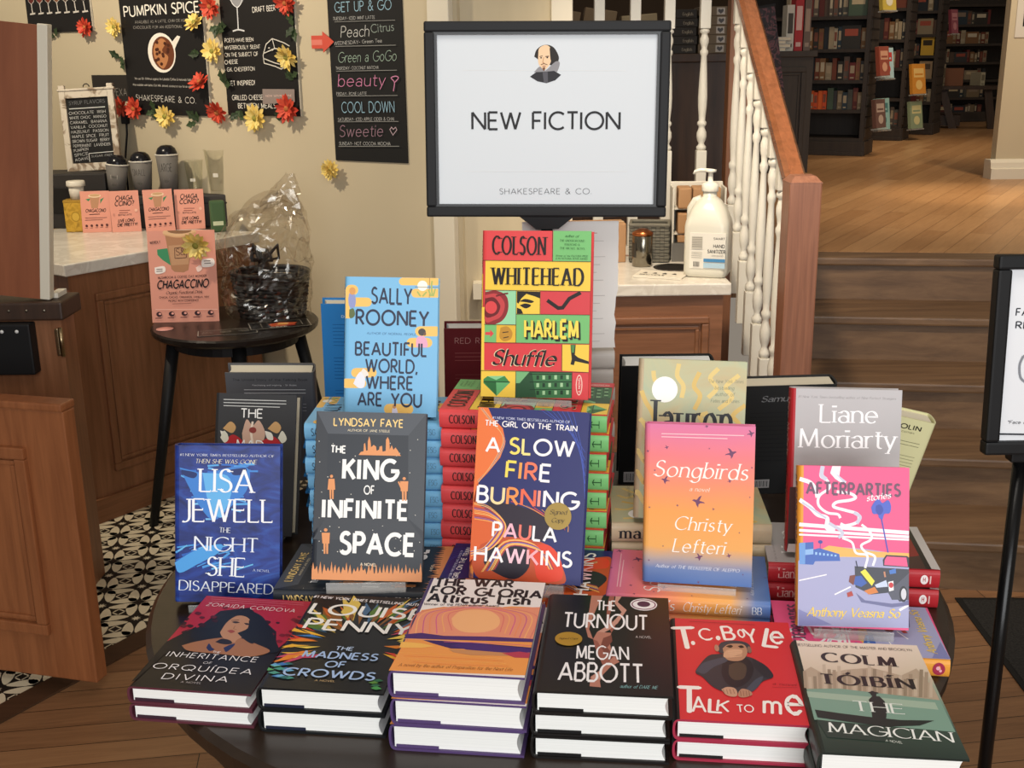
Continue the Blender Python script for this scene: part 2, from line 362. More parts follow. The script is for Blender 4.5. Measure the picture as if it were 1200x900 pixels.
# customer counter, running back to the wall
CM = at((-1.446, 3.70, 0), R(54))
t = thing('service_counter', 'oak panelled service counter topped in white marble, behind the small black table', 'counter', (-1.446, 3.70, 0), R(54))
m = MB(); m.prism([(0, 0), (.80, 0), (.60, .72), (0, .72)], .0, .875, OAK); body_ = m.build('body', t)
m = MB(); m.box(-.012, .80, -.012, .0, 0, .09, OAKX, None, .003); m.box(-.012, .0, -.012, .7, 0, .09, OAKX, None, .003); m.build('plinth', body_)
m = MB(); panel_frame(m, .09, .74, .17, .80, 0, None, .026); m.build('panel_moulding', body_)
m = MB(); m.prism([(-.02, -.02), (.815, -.02), (.60, .73), (-.02, .73)], .875, .915, MARBLE); m.build('worktop', t, .004)
# near staff unit
t = thing('till_unit', 'oak till unit with dark ledge at the left edge, beneath the tall board', 'counter', (-1.9, 3.2, 0))
m = MB(); m.box(-.5, .615, 0, .10, 0, .842, OAK); m.build('body', t)
m = MB(); m.box(-.5, .63, -.02, .13, .842, .895, DARKW, None, .006); m.build('ledge', t)
for i in range(5):
    m = MB(); m.lathe([(.004, 0), (.004, .003), (.002, .004)], mat('8a8478', .3, 1, 'steel'), 10, at((.38 + i * .05, -.02, .872), 0, R(90))); m.build('screw', t)
m = MB(); m.box(.595, .605, -.006, .0, .735, .815, mat('a08c6c', .3, 1, 'brass'), None, .002); m.lathe([(.006, 0), (.006, .085)], mat('a08c6c', .3, 1), 10, at((.612, -.004, .733))); m.build('hinge', t)
m = MB(); m.box(.575, .60, .04, .11, .895, .91, mat('d6d0c2', .5), None, .002); m.build('shim', t)
t = thing('card_terminal_box', 'black metal box with white dots under the till ledge', 'box', (-1.62, 3.2, .69))
m = MB(); m.box(-.3, .262, -.045, 0, 0, .148, BLACK, None, .005); m.build('casing', t)
for i in range(4):
    m = MB(); m.lathe([(.005, 0), (.005, .003)], mat('d8d8d8', .4), 12, at((.1 + i * .042, -.045, .128), 0, R(90))); m.build('stud', t)
# tall leaning board with white edge
t = thing('counter_screen_board', 'tall reddish brown board with white edge at the left border of the picture', 'board', (-1.31, 3.205, .897), R(0), None, 0, R(6.6))
m = MB(); m.box(-.7, -.028, 0, .03, 0, .748, REDWD); m.build('board', t)
m = MB(); m.box(-.028, 0, -.002, .032, 0, .752, mat('d9d2c0', .5), None, .003); m.build('white_edge', t)
# half-height swing door
t = thing('swing_door', 'half height oak panelled swing door standing open at the left', 'door', (-1.06, 2.585, 0), R(165.5))
m = MB(); m.box(0, .85, -.045, 0, .035, .755, OAKD, None, .004); leaf_ = m.build('door_leaf', t)
m = MB()
MD = at((0, 0, 0), PI)
panel_frame(m, -.75, -.115, .16, .66, 0, MD, .03, OAKD, .014)
m.build('panel_moulding', leaf_)
m = MB(); m.box(-.0, .86, -.05, .006, .755, .775, OAKD, None, .005); m.build('top_rail', t)
# cabinet with marble top by the stairs
t = thing('waste_cabinet', 'oak cabinet with white marble top beside the stair balusters', 'cabinet', (.36, 3.3, 0))
m = MB(); m.box(-.26, .265, .012, .47, 0, .865, OAKX); m.build('body', t)
m = MB(); panel_frame(m, -.2, .225, .12, .80, .012, None, .022, OAKX); m.build('door', t)
ring = [(.14, .24)]
m = MB(); m.box(-.28, .285, -.005, .48, .865, .9, MARBLE, None, .004); m.build('worktop', t)
m = MB(); m.lathe([(.062, 0), (.066, .002), (.058, .0025), (.055, .0012)], mat('77706a', .3, 1, 'steel_dull'), 28, at((.155, .26, .9))); m.lathe([(.0, .0014), (.056, .0014)], mat('15120f', .7), 28, at((.155, .26, .9)), False, False); m.build('waste_ring_dark_disc', t)  # steel ring; flat dark disc paints the shade inside the hole, marble uncut
# low case behind the landing rail
t = thing('low_display_case', 'low dark brown case back behind the landing balusters', 'cabinet', (.5, 5.0, .806))
m = MB(); m.box(-.45, .46, 0, .4, 0, .70, DARKW); m.build('body', t)
m = MB(); m.box(-.47, .48, -.015, .42, .70, .735, DARKW, None, .004); m.build('top', t)
for x in (-.16, .17):
    m = MB(); m.box(x - .02, x + .02, -.008, 0, .03, .7, DARKW, None, .002); m.build('stile', t)
# end unit right of the handrail
t = thing('end_display_unit', 'dark end unit just right of the handrail carrying upright books', 'cabinet', (1.75, 7.28, .806))
m = MB(); m.box(-.55, .12, 0, .4, 0, .70, CASEW); m.build('body', t)
m = MB(); m.box(-.57, .14, -.02, .42, .70, .735, CASEW, None, .004); m.build('top', t)
m = MB(); panel_frame(m, -.5, .08, .08, .64, 0, None, .03, CASEW); m.build('panel', t)

# bookcases on the upper floor
def bookcase(name, label, P, yaw, W, D, zs, top=2.45, slats=True):
    """P = front right base corner; local x runs left (negative) along the front"""
    t = thing(name, label, 'bookcase', P, yaw)
    m = MB(); m.box(-W, 0, D - .02, D, 0, top - P[2], CASEW); m.build('back_panel', t)
    for x0 in (-W, -.03):
        m = MB(); m.box(x0, x0 + .03, 0, D, 0, top - P[2], CASEW); m.build('side_panel', t)
    for z in zs:
        m = MB(); m.box(-W + .03, -.03, .005, D - .02, z - P[2] - .024, z - P[2], CASEW); m.build('shelf', t)
    m = MB(); m.box(-W, .004, -.012, .0, 0, .1, CASEW, None, .004); m.box(-W, .006, -.02, .0, 0, .03, CASEW, None, .004); m.box(0, .012, 0, D, 0, .1, CASEW, None, .003); m.build('plinth', t)
    if slats:
        m = MB()
        for k in range(int((top - P[2] - .14) / .075)): m.box(.0, .007, .02, D - .02, .13 + k * .075, .19 + k * .075, CASEW)
        m.build('slat_wall', t)
    return t
BC = [('dark bookcase nearest the stairs with slatted side', (2.538, 8.37, .806), R(-26), 1.0, .37, (.93, 1.129, 1.335, 1.549, 1.771, 2.0)),
      ('second dark bookcase back from the stairs with slatted side', (3.261, 9.728, .806), R(-28), .9, .32, (.926, 1.148, 1.393, 1.616, 1.861, 2.1)),
      ('third dark bookcase back from the stairs, a yellow book on its slatted side', (3.739, 10.354, .806), R(-30), .8, .34, (.884, 1.088, 1.283, 1.483, 1.66, 1.855, 2.06)),
      ('long dark bookcase across the far wall, right of the reading stand', (5.6, 12.1, .806), R(0), 1.31, .35, (.866, 1.051, 1.226, 1.399, 1.58, 1.766, 1.96)),
      ('dark bookcase across the far wall directly behind the reading stand', (4.26, 12.1, .806), R(0), .9, .35, (.866, 1.051, 1.226, 1.399, 1.58, 1.766, 1.96))]
for i, (lb, P, yw, W, D, zs) in enumerate(BC): bookcase('bookcase', lb, P, yw, W, D, zs, 2.5, i < 3)
# ------------------------------------------------------------------ lettering: every glyph is a set of pen strokes (cap height 1)
def arc(cx, cy, rx, ry, a0, a1, n=14):
    return [(cx + rx * math.cos(R(a0 + (a1 - a0) * i / n)), cy + ry * math.sin(R(a0 + (a1 - a0) * i / n))) for i in range(n + 1)]
G = {}
def g(ch, w, *st): G[ch] = (w, st)
g('A', .78, [(0, 0), (.39, 1)], [(.39, 1), (.78, 0)], [(.14, .32), (.64, .32)])
g('B', .56, [(0, 0), (0, 1)], [(0, 1), (.27, 1)] + arc(.27, .765, .23, .235, 90, -90) + [(0, .53)], [(0, .53), (.29, .53)] + arc(.29, .265, .27, .265, 90, -90) + [(0, 0)])
g('C', .80, arc(.48, .5, .48, .5, 48, 312, 24))
g('D', .74, [(0, 0), (0, 1)], [(0, 1), (.27, 1)] + arc(.27, .5, .47, .5, 90, -90, 20) + [(0, 0)])
g('E', .50, [(0, 0), (0, 1)], [(0, 1), (.5, 1)], [(0, .52), (.44, .52)], [(0, 0), (.5, 0)])
g('F', .48, [(0, 0), (0, 1)], [(0, 1), (.48, 1)], [(0, .5), (.42, .5)])
g('G', .86, arc(.48, .5, .48, .5, 50, 348, 26) + [(.93, .46), (.55, .46)])
g('H', .68, [(0, 0), (0, 1)], [(.68, 0), (.68, 1)], [(0, .52), (.68, .52)])
g('I', .0, [(0, 0), (0, 1)])
g('J', .34, [(.34, 1), (.34, .2)] + arc(.12, .2, .22, .22, 0, -120, 8))
g('K', .62, [(0, 0), (0, 1)], [(.58, 1), (.02, .42)], [(.2, .58), (.62, 0)])
g('L', .46, [(0, 1), (0, 0)], [(0, 0), (.46, 0)])
g('M', .90, [(.06, 0), (.1, 1)], [(.1, 1), (.45, .08)], [(.45, .08), (.8, 1)], [(.8, 1), (.86, 0)])
g('N', .72, [(0, 0), (0, 1)], [(0, 1), (.72, 0)], [(.72, 0), (.72, 1)])
g('O', .98, arc(.49, .5, .49, .5, 90, 450, 32))
g('P', .52, [(0, 0), (0, 1)], [(0, 1), (.26, 1)] + arc(.26, .74, .26, .26, 90, -90) + [(0, .48)])
g('Q', .98, arc(.49, .5, .49, .5, 90, 450, 32), [(.55, .22), (.95, -.08)])
g('R', .56, [(0, 0), (0, 1)], [(0, 1), (.26, 1)] + arc(.26, .74, .26, .26, 90, -90) + [(0, .48)], [(.22, .48), (.56, 0)])
g('S', .52, arc(.27, .75, .235, .25, 35, 210, 12) + arc(.26, .255, .26, .255, 62, -150, 14))
g('T', .58, [(.29, 0), (.29, 1)], [(0, 1), (.58, 1)])
g('U', .66, [(0, 1), (0, .33)] + arc(.33, .33, .33, .33, 180, 360, 16) + [(.66, 1)])
g('V', .74, [(0, 1), (.37, 0)], [(.37, 0), (.74, 1)])
g('W', 1.08, [(0, 1), (.28, 0)], [(.28, 0), (.54, .98)], [(.54, .98), (.80, 0)], [(.80, 0), (1.08, 1)])
g('X', .68, [(0, 1), (.68, 0)], [(.68, 1), (0, 0)])
g('Y', .68, [(0, 1), (.34, .45)], [(.68, 1), (.34, .45)], [(.34, .45), (.34, 0)])
g('Z', .60, [(0, 1), (.6, 1)], [(.6, 1), (0, 0)], [(0, 0), (.6, 0)])
x = .64
g('a', .46, arc(.24, .44, .20, .20, 155, 0, 10) + [(.44, 0)], arc(.22, .185, .22, .185, 90, 450, 18))
g('b', .50, [(0, 1), (0, 0)], arc(.25, .32, .25, .32, 90, 450, 20))
g('c', .42, arc(.27, .32, .27, .32, 45, 315, 16))
g('d', .50, arc(.25, .32, .25, .32, 90, 450, 20), [(.5, 1), (.5, 0)])
g('e', .52, [(.02, .34), (.52, .34)] + arc(.26, .32, .26, .32, 4, 318, 18))
g('f', .30, [(.12, 0), (.12, .8)] + arc(.28, .8, .16, .2, 180, 60, 8), [(0, x), (.3, x)])
g('g', .50, arc(.25, .32, .25, .32, 90, 450, 20), [(.5, x), (.5, -.06)] + arc(.25, -.06, .25, .24, 0, -150, 10))
g('h', .46, [(0, 0), (0, 1)], [(0, .38)] + arc(.23, .41, .23, .23, 180, 0, 12) + [(.46, 0)])
g('i', .0, [(0, 0), (0, x)], [(0, .84), (0, .93)])
g('j', .06, [(.06, x), (.06, -.1)] + arc(-.1, -.1, .16, .18, 0, -90, 6), [(.06, .84), (.06, .93)])
g('k', .44, [(0, 0), (0, 1)], [(.42, x), (.02, .26)], [(.14, .38), (.44, 0)])
g('l', .0, [(0, 0), (0, 1)])
g('m', .78, [(0, 0), (0, x)], [(0, .4)] + arc(.195, .44, .195, .2, 180, 0, 10) + [(.39, 0)], [(.39, .4)] + arc(.585, .44, .195, .2, 180, 0, 10) + [(.78, 0)])
g('n', .46, [(0, 0), (0, x)], [(0, .38)] + arc(.23, .41, .23, .23, 180, 0, 12) + [(.46, 0)])
g('o', .56, arc(.28, .32, .28, .32, 90, 450, 22))
g('p', .50, [(0, x), (0, -.28)], arc(.25, .32, .25, .32, 90, 450, 20))
g('q', .50, [(.5, x), (.5, -.28)], arc(.25, .32, .25, .32, 90, 450, 20))
g('r', .25, [(0, 0), (0, x)], [(0, .36)] + arc(.24, .4, .24, .23, 180, 70, 9))
g('s', .36, arc(.18, .48, .16, .16, 40, 205, 9) + arc(.18, .165, .18, .165, 62, -150, 11))
g('t', .26, [(.12, .86), (.12, .14)] + arc(.26, .14, .14, .14, 180, 290, 7), [(0, x), (.3, x)])
g('u', .46, [(0, x), (0, .23)] + arc(.23, .23, .23, .23, 180, 360, 12) + [(.46, x)], [(.46, x), (.46, 0)])
g('v', .48, [(0, x), (.24, 0)], [(.24, 0), (.48, x)])
g('w', .72, [(0, x), (.19, 0)], [(.19, 0), (.36, x)], [(.36, x), (.53, 0)], [(.53, 0), (.72, x)])
g('x', .44, [(0, x), (.44, 0)], [(.44, x), (0, 0)])
g('y', .48, [(0, x), (.24, 0)], [(.48, x), (.24, 0), (.12, -.28)])
g('z', .42, [(0, x), (.42, x)], [(.42, x), (0, 0)], [(0, 0), (.42, 0)])
g('0', .56, arc(.28, .5, .28, .5, 90, 450, 24))
g('1', .2, [(0, .8), (.2, 1)], [(.2, 1), (.2, 0)])
g('2', .52, arc(.26, .74, .26, .26, 170, -30, 12) + [(0, 0)], [(0, 0), (.52, 0)])
g('3', .5, arc(.24, .75, .22, .25, 150, -90, 12), arc(.24, .26, .26, .26, 90, -150, 12))
g('4', .56, [(.42, 0), (.42, 1)], [(.42, 1), (0, .28)], [(0, .28), (.56, .28)])
g('5', .5, [(.46, 1), (.08, 1), (.04, .56)] + arc(.23, .32, .27, .32, 120, -140, 14))
g('6', .52, arc(.26, .3, .26, .3, 90, 450, 20), [(.03, .4), (.36, 1)])
g('7', .5, [(0, 1), (.5, 1)], [(.5, 1), (.14, 0)])
g('8', .5, arc(.25, .76, .22, .24, 90, 450, 18), arc(.25, .26, .25, .26, 90, 450, 18))
g('9', .52, arc(.26, .7, .26, .3, 90, 450, 20), [(.49, .6), (.16, 0)])
g('#', .66, [(.12, 0), (.28, 1)], [(.4, 0), (.56, 1)], [(0, .34), (.6, .34)], [(.06, .66), (.66, .66)])
g('&', .72, [(.72, 0), (.2, .66)] + arc(.32, .8, .16, .2, 215, -30, 12) + [(.1, .4)] + arc(.26, .25, .24, .25, 130, 330, 12) + [(.68, .46)])
g('.', .04, [(.02, 0), (.02, .11)])
g(',', .08, [(.06, .1), (0, -.14)])
g("'", .0, [(0, .98), (0, .76)])
g('"', .14, [(0, .98), (0, .76)], [(.14, .98), (.14, .76)])
g('!', .0, [(0, 1), (0, .28)], [(0, 0), (0, .1)])
g('?', .42, arc(.2, .76, .21, .24, 160, -60, 12) + [(.2, .28)], [(.2, 0), (.2, .1)])
g('-', .3, [(0, .4), (.3, .4)])
g('/', .4, [(0, -.1), (.4, 1.05)])
g('*', .3, [(.15, .6), (.15, 1)], [(0, .7), (.3, .9)], [(0, .9), (.3, .7)])
g(' ', .22)
ACC = {'Í': ('I', (.0, .08)), 'Ó': ('O', (.45, .57)), 'í': ('i', (0, .06)), 'ó': ('o', (.26, .34))}
for k, (b, (a0, a1)) in ACC.items():
    G[k] = (G[b][0], G[b][1] + ([(a0, 1.12), (a1 + .05, 1.3)],))
# thin, thick, nib angle, serif half length, slant, spacing, round ends
STY = {
    'sans': (.135, .135, 0, 0, 0, .20, 0), 'light': (.075, .075, 0, 0, 0, .26, 0), 'wide': (.10, .10, 0, 0, 0, .34, 0),
    'bold': (.17, .17, 0, 0, 0, .24, 0), 'heavy': (.21, .23, 0, 0, 0, .27, 0), 'boldobl': (.2, .2, 0, 0, .2, .22, 0), 'obl': (.12, .12, 0, 0, .22, .22, 0),
    'serif': (.048, .125, 12, .075, 0, .19, 0), 'serifb': (.05, .19, 8, .10, 0, .30, 0), 'didone': (.075, .24, 0, .09, 0, .32, 0),
    'ital': (.04, .105, 25, .05, .2, .21, 0), 'hand': (.15, .15, 0, 0, .04, .24, 1), 'script': (.05, .17, 35, 0, .28, .16, 1), 'chalk': (.085, .085, 0, 0, .03, .22, 1),
    'monoline': (.06, .06, 0, 0, .16, .2, 1),
}
def stroke_quads(pts, wf, rnd=0):
    """outline of one pen stroke as quads"""
    n = len(pts); out = []
    if n < 2: return out
    closed = (Vector(pts[0]) - Vector(pts[-1])).length < 1e-5 and n > 4
    L = []; Rr = []
    for i in range(n):
        a = pts[i - 1] if i > 0 else (pts[-2] if closed else None)
        b = pts[i + 1] if i < n - 1 else (pts[1] if closed else None)
        p = Vector(pts[i]); d1 = (p - Vector(a)) if a is not None else None; d2 = (Vector(b) - p) if b is not None else None
        if d1 is not None and d1.length < 1e-7: d1 = None
        if d2 is not None and d2.length < 1e-7: d2 = None
        if d1 is None: d1 = d2
        if d2 is None: d2 = d1
        if d1 is None: continue
        d1 = d1.normalized(); d2 = d2.normalized(); t = d1 + d2
        t = t.normalized() if t.length > 1e-4 else d1
        nn = Vector((-t.y, t.x)); c = max(.55, abs(t.dot(d1)))
        h = wf(t) / 2 / c
        L.append(p + nn * h); Rr.append(p - nn * h)
    for i in range(len(L) - 1): out.append([L[i], L[i + 1], Rr[i + 1], Rr[i]])
    if rnd and not closed:
        for q in (pts[0], pts[-1]):
            h = wf(Vector((0, 1))) / 2
            out.append([Vector((q[0] + h * math.cos(2 * PI * k / 10), q[1] + h * math.sin(2 * PI * k / 10))) for k in range(10)])
    return out
def dist_seg(p, a, b):
    p, a, b = Vector(p), Vector(a), Vector(b); ab = b - a
    t = max(0, min(1, (p - a).dot(ab) / max(ab.length_squared, 1e-9)))
    return (p - a - ab * t).length
_gc = {}
def glyph(ch, sty, sx):
    """polygons of a glyph stretched in x by sx, in cap heights"""
    key = (ch, sty, round(sx, 2))
    if key in _gc: return _gc[key]
    thin, thick, nib, ser, slant, sp, rnd = STY[sty]
    wd, st = G[ch]; polys = []; si = 0
    na = R(nib); xs = max(min(sx, 1.5), .5)
    def wf(t):
        s_ = abs(math.sin(math.atan2(t.y, t.x) - na))
        return (thin + (thick - thin) * s_ ** 1.3) * ((xs ** .9 if xs < 1 else xs ** .4) if abs(t.y) > .55 else 1)
    S = [[(p[0] * sx, p[1]) for p in s] for s in st]
    for i, s in enumerate(S):
        polys += [(i + (.5 if len(q) > 4 else 0), q) for q in stroke_quads(s, wf, rnd)]
        if ser and ch not in ".,'!*-/#\"":
            for end, q in ((s[0], s[1]), (s[-1], s[-2])):
                if any(j != i and any(dist_seg(end, o[k], o[k + 1]) < .05 for k in range(len(o) - 1)) for j, o in enumerate(S)): continue
                d = (Vector(end) - Vector(q)).normalized(); e = Vector(end)
                cl = (Vector(s[0]) - Vector(s[-1])).length < 1e-5
                if cl: continue
                if abs(d.y) > .75:
                    h = ser + wf(d) / 2; t = .04
                    y0 = e.y if d.y < 0 else e.y - t
                    si += 1; polys.append((len(S) + si, [Vector((e.x - h, y0)), Vector((e.x + h, y0)), Vector((e.x + h, y0 + t)), Vector((e.x - h, y0 + t))]))
                elif len(s) < 6 or ch in 'CGS':
                    h = ser * 1.1; sg = -1 if e.y > .7 else 1
                    if ch in 'CGS': sg = -1 if e.y > .5 else 1
                    si += 1; polys.append((len(S) + si, [Vector((e.x - .03, e.y - .02 * sg)), Vector((e.x + .02, e.y - .02 * sg)), Vector((e.x + .02, e.y + sg * h)), Vector((e.x, e.y + sg * h))]))
    if slant: polys = [(k, [Vector((p.x + slant * p.y, p.y)) for p in q]) for k, q in polys]
    _gc[key] = polys
    return polys
def text_polys(s, p0, p1, h, sty):
    """lay text so that its ink runs from p0 to p1 (baseline), cap height h; returns per-letter polygon lists"""
    p0, p1 = Vector(p0), Vector(p1); D = (p1 - p0).length; d = (p1 - p0).normalized(); n = Vector((-d.y, d.x))
    thin, thick, nib, ser, slant, sp, rnd = STY[sty]
    adv = 0; pos = []
    for i, ch in enumerate(s):
        wd = G.get(ch, G['-'])[0]
        pos.append(adv); adv += wd + sp + (thick if wd < .1 else 0) * .4
        if ch == ' ': adv += .1
    tot = adv - sp + thick
    sx = (D / h) / max(tot, .1)
    out = []
    for ch, a in zip(s, pos):
        ps = []
        if ch != ' ':
            for k, q in glyph(ch if ch in G else '-', sty, sx):
                ps.append((k, [p0 + (d * (v.x + (a + thick / 2) * sx) + n * v.y) * h for v in q]))
        out.append(ps)
    return out

# ------------------------------------------------------------------ printed artwork: a list of flat shapes in fractions of the printed face
def smooth_curve(pts, k=6):
    if len(pts) < 3: return pts
    P = [Vector(p) for p in pts]; P = [P[0] * 2 - P[1]] + P + [P[-1] * 2 - P[-2]]; out = []
    for i in range(1, len(P) - 2):
        for j in range(k):
            t = j / k; a, b, c, d = P[i - 1], P[i], P[i + 1], P[i + 2]
            out.append(((2 * b) + (c - a) * t + (2 * a - 5 * b + 4 * c - d) * t * t + (3 * b - a - 3 * c + d) * t ** 3) / 2)
    out.append(P[-2]); return [tuple(p) for p in out]
def inkcol(c, rough=.38):
    return c if not isinstance(c, str) else mat(c, rough, 0, 'ink_' + c.strip('#'))
def paint(mb, ops, W, H, fn, eps=.00006, rough=.38):
    """fn(x, y, lift) maps metric face coordinates to the object's space"""
    lift = eps
    cl = lambda p: (min(max(p[0], 0), 1) * W, min(max(p[1], 0), 1) * H)
    def emit(poly, m, more=0):
        vs = [fn(p[0], p[1], lift + more) for p in poly]
        if len(vs) >= 3: mb.add(vs, [tuple(range(len(vs)))], m)
    for op in ops:
        k = op[0]
        if k == 'P': emit([cl(p) for p in op[1]], inkcol(op[2], rough))
        elif k == 'R':   # a band that follows a rounded spine
            for i in range(12): emit([cl(p) for p in ((op[1], op[2] + (op[4] - op[2]) * i / 12), (op[3], op[2] + (op[4] - op[2]) * i / 12), (op[3], op[2] + (op[4] - op[2]) * (i + 1) / 12), (op[1], op[2] + (op[4] - op[2]) * (i + 1) / 12))], inkcol(op[5], rough))
        elif k == 'B': emit([cl(p) for p in smooth_curve(list(op[1]) + [op[1][0]], 4)[:-1]], inkcol(op[2], rough))
        elif k == 'E':
            _, u, v, ru, rv, c = op
            emit([cl((u + ru * math.cos(2 * PI * i / 28), v + rv * math.sin(2 * PI * i / 28))) for i in range(28)], inkcol(c, rough))
        elif k == 'S':
            _, pts, wd, c, sm = op
            q = [cl(p) for p in (smooth_curve(pts) if sm else pts)]
            for iq, quad in enumerate(stroke_quads(q, lambda t: wd * W)): emit([(min(max(p[0], 0), W), min(max(p[1], 0), H)) for p in quad], inkcol(c, rough), (iq % 2) * eps * .3)
        elif k == 'T':
            _, s, u0, v0, u1, v1, h, sty, c = op
            letters = text_polys(s, (u0 * W, v0 * H), (u1 * W, v1 * H), h * H, sty)
            for i, ps in enumerate(letters):
                m = inkcol(c[min(i, len(c) - 1)] if isinstance(c, (list, tuple)) else c, rough)
                for j, q in ps: emit(q, m, j * eps * .5)
            lift += eps * 3
        lift += eps
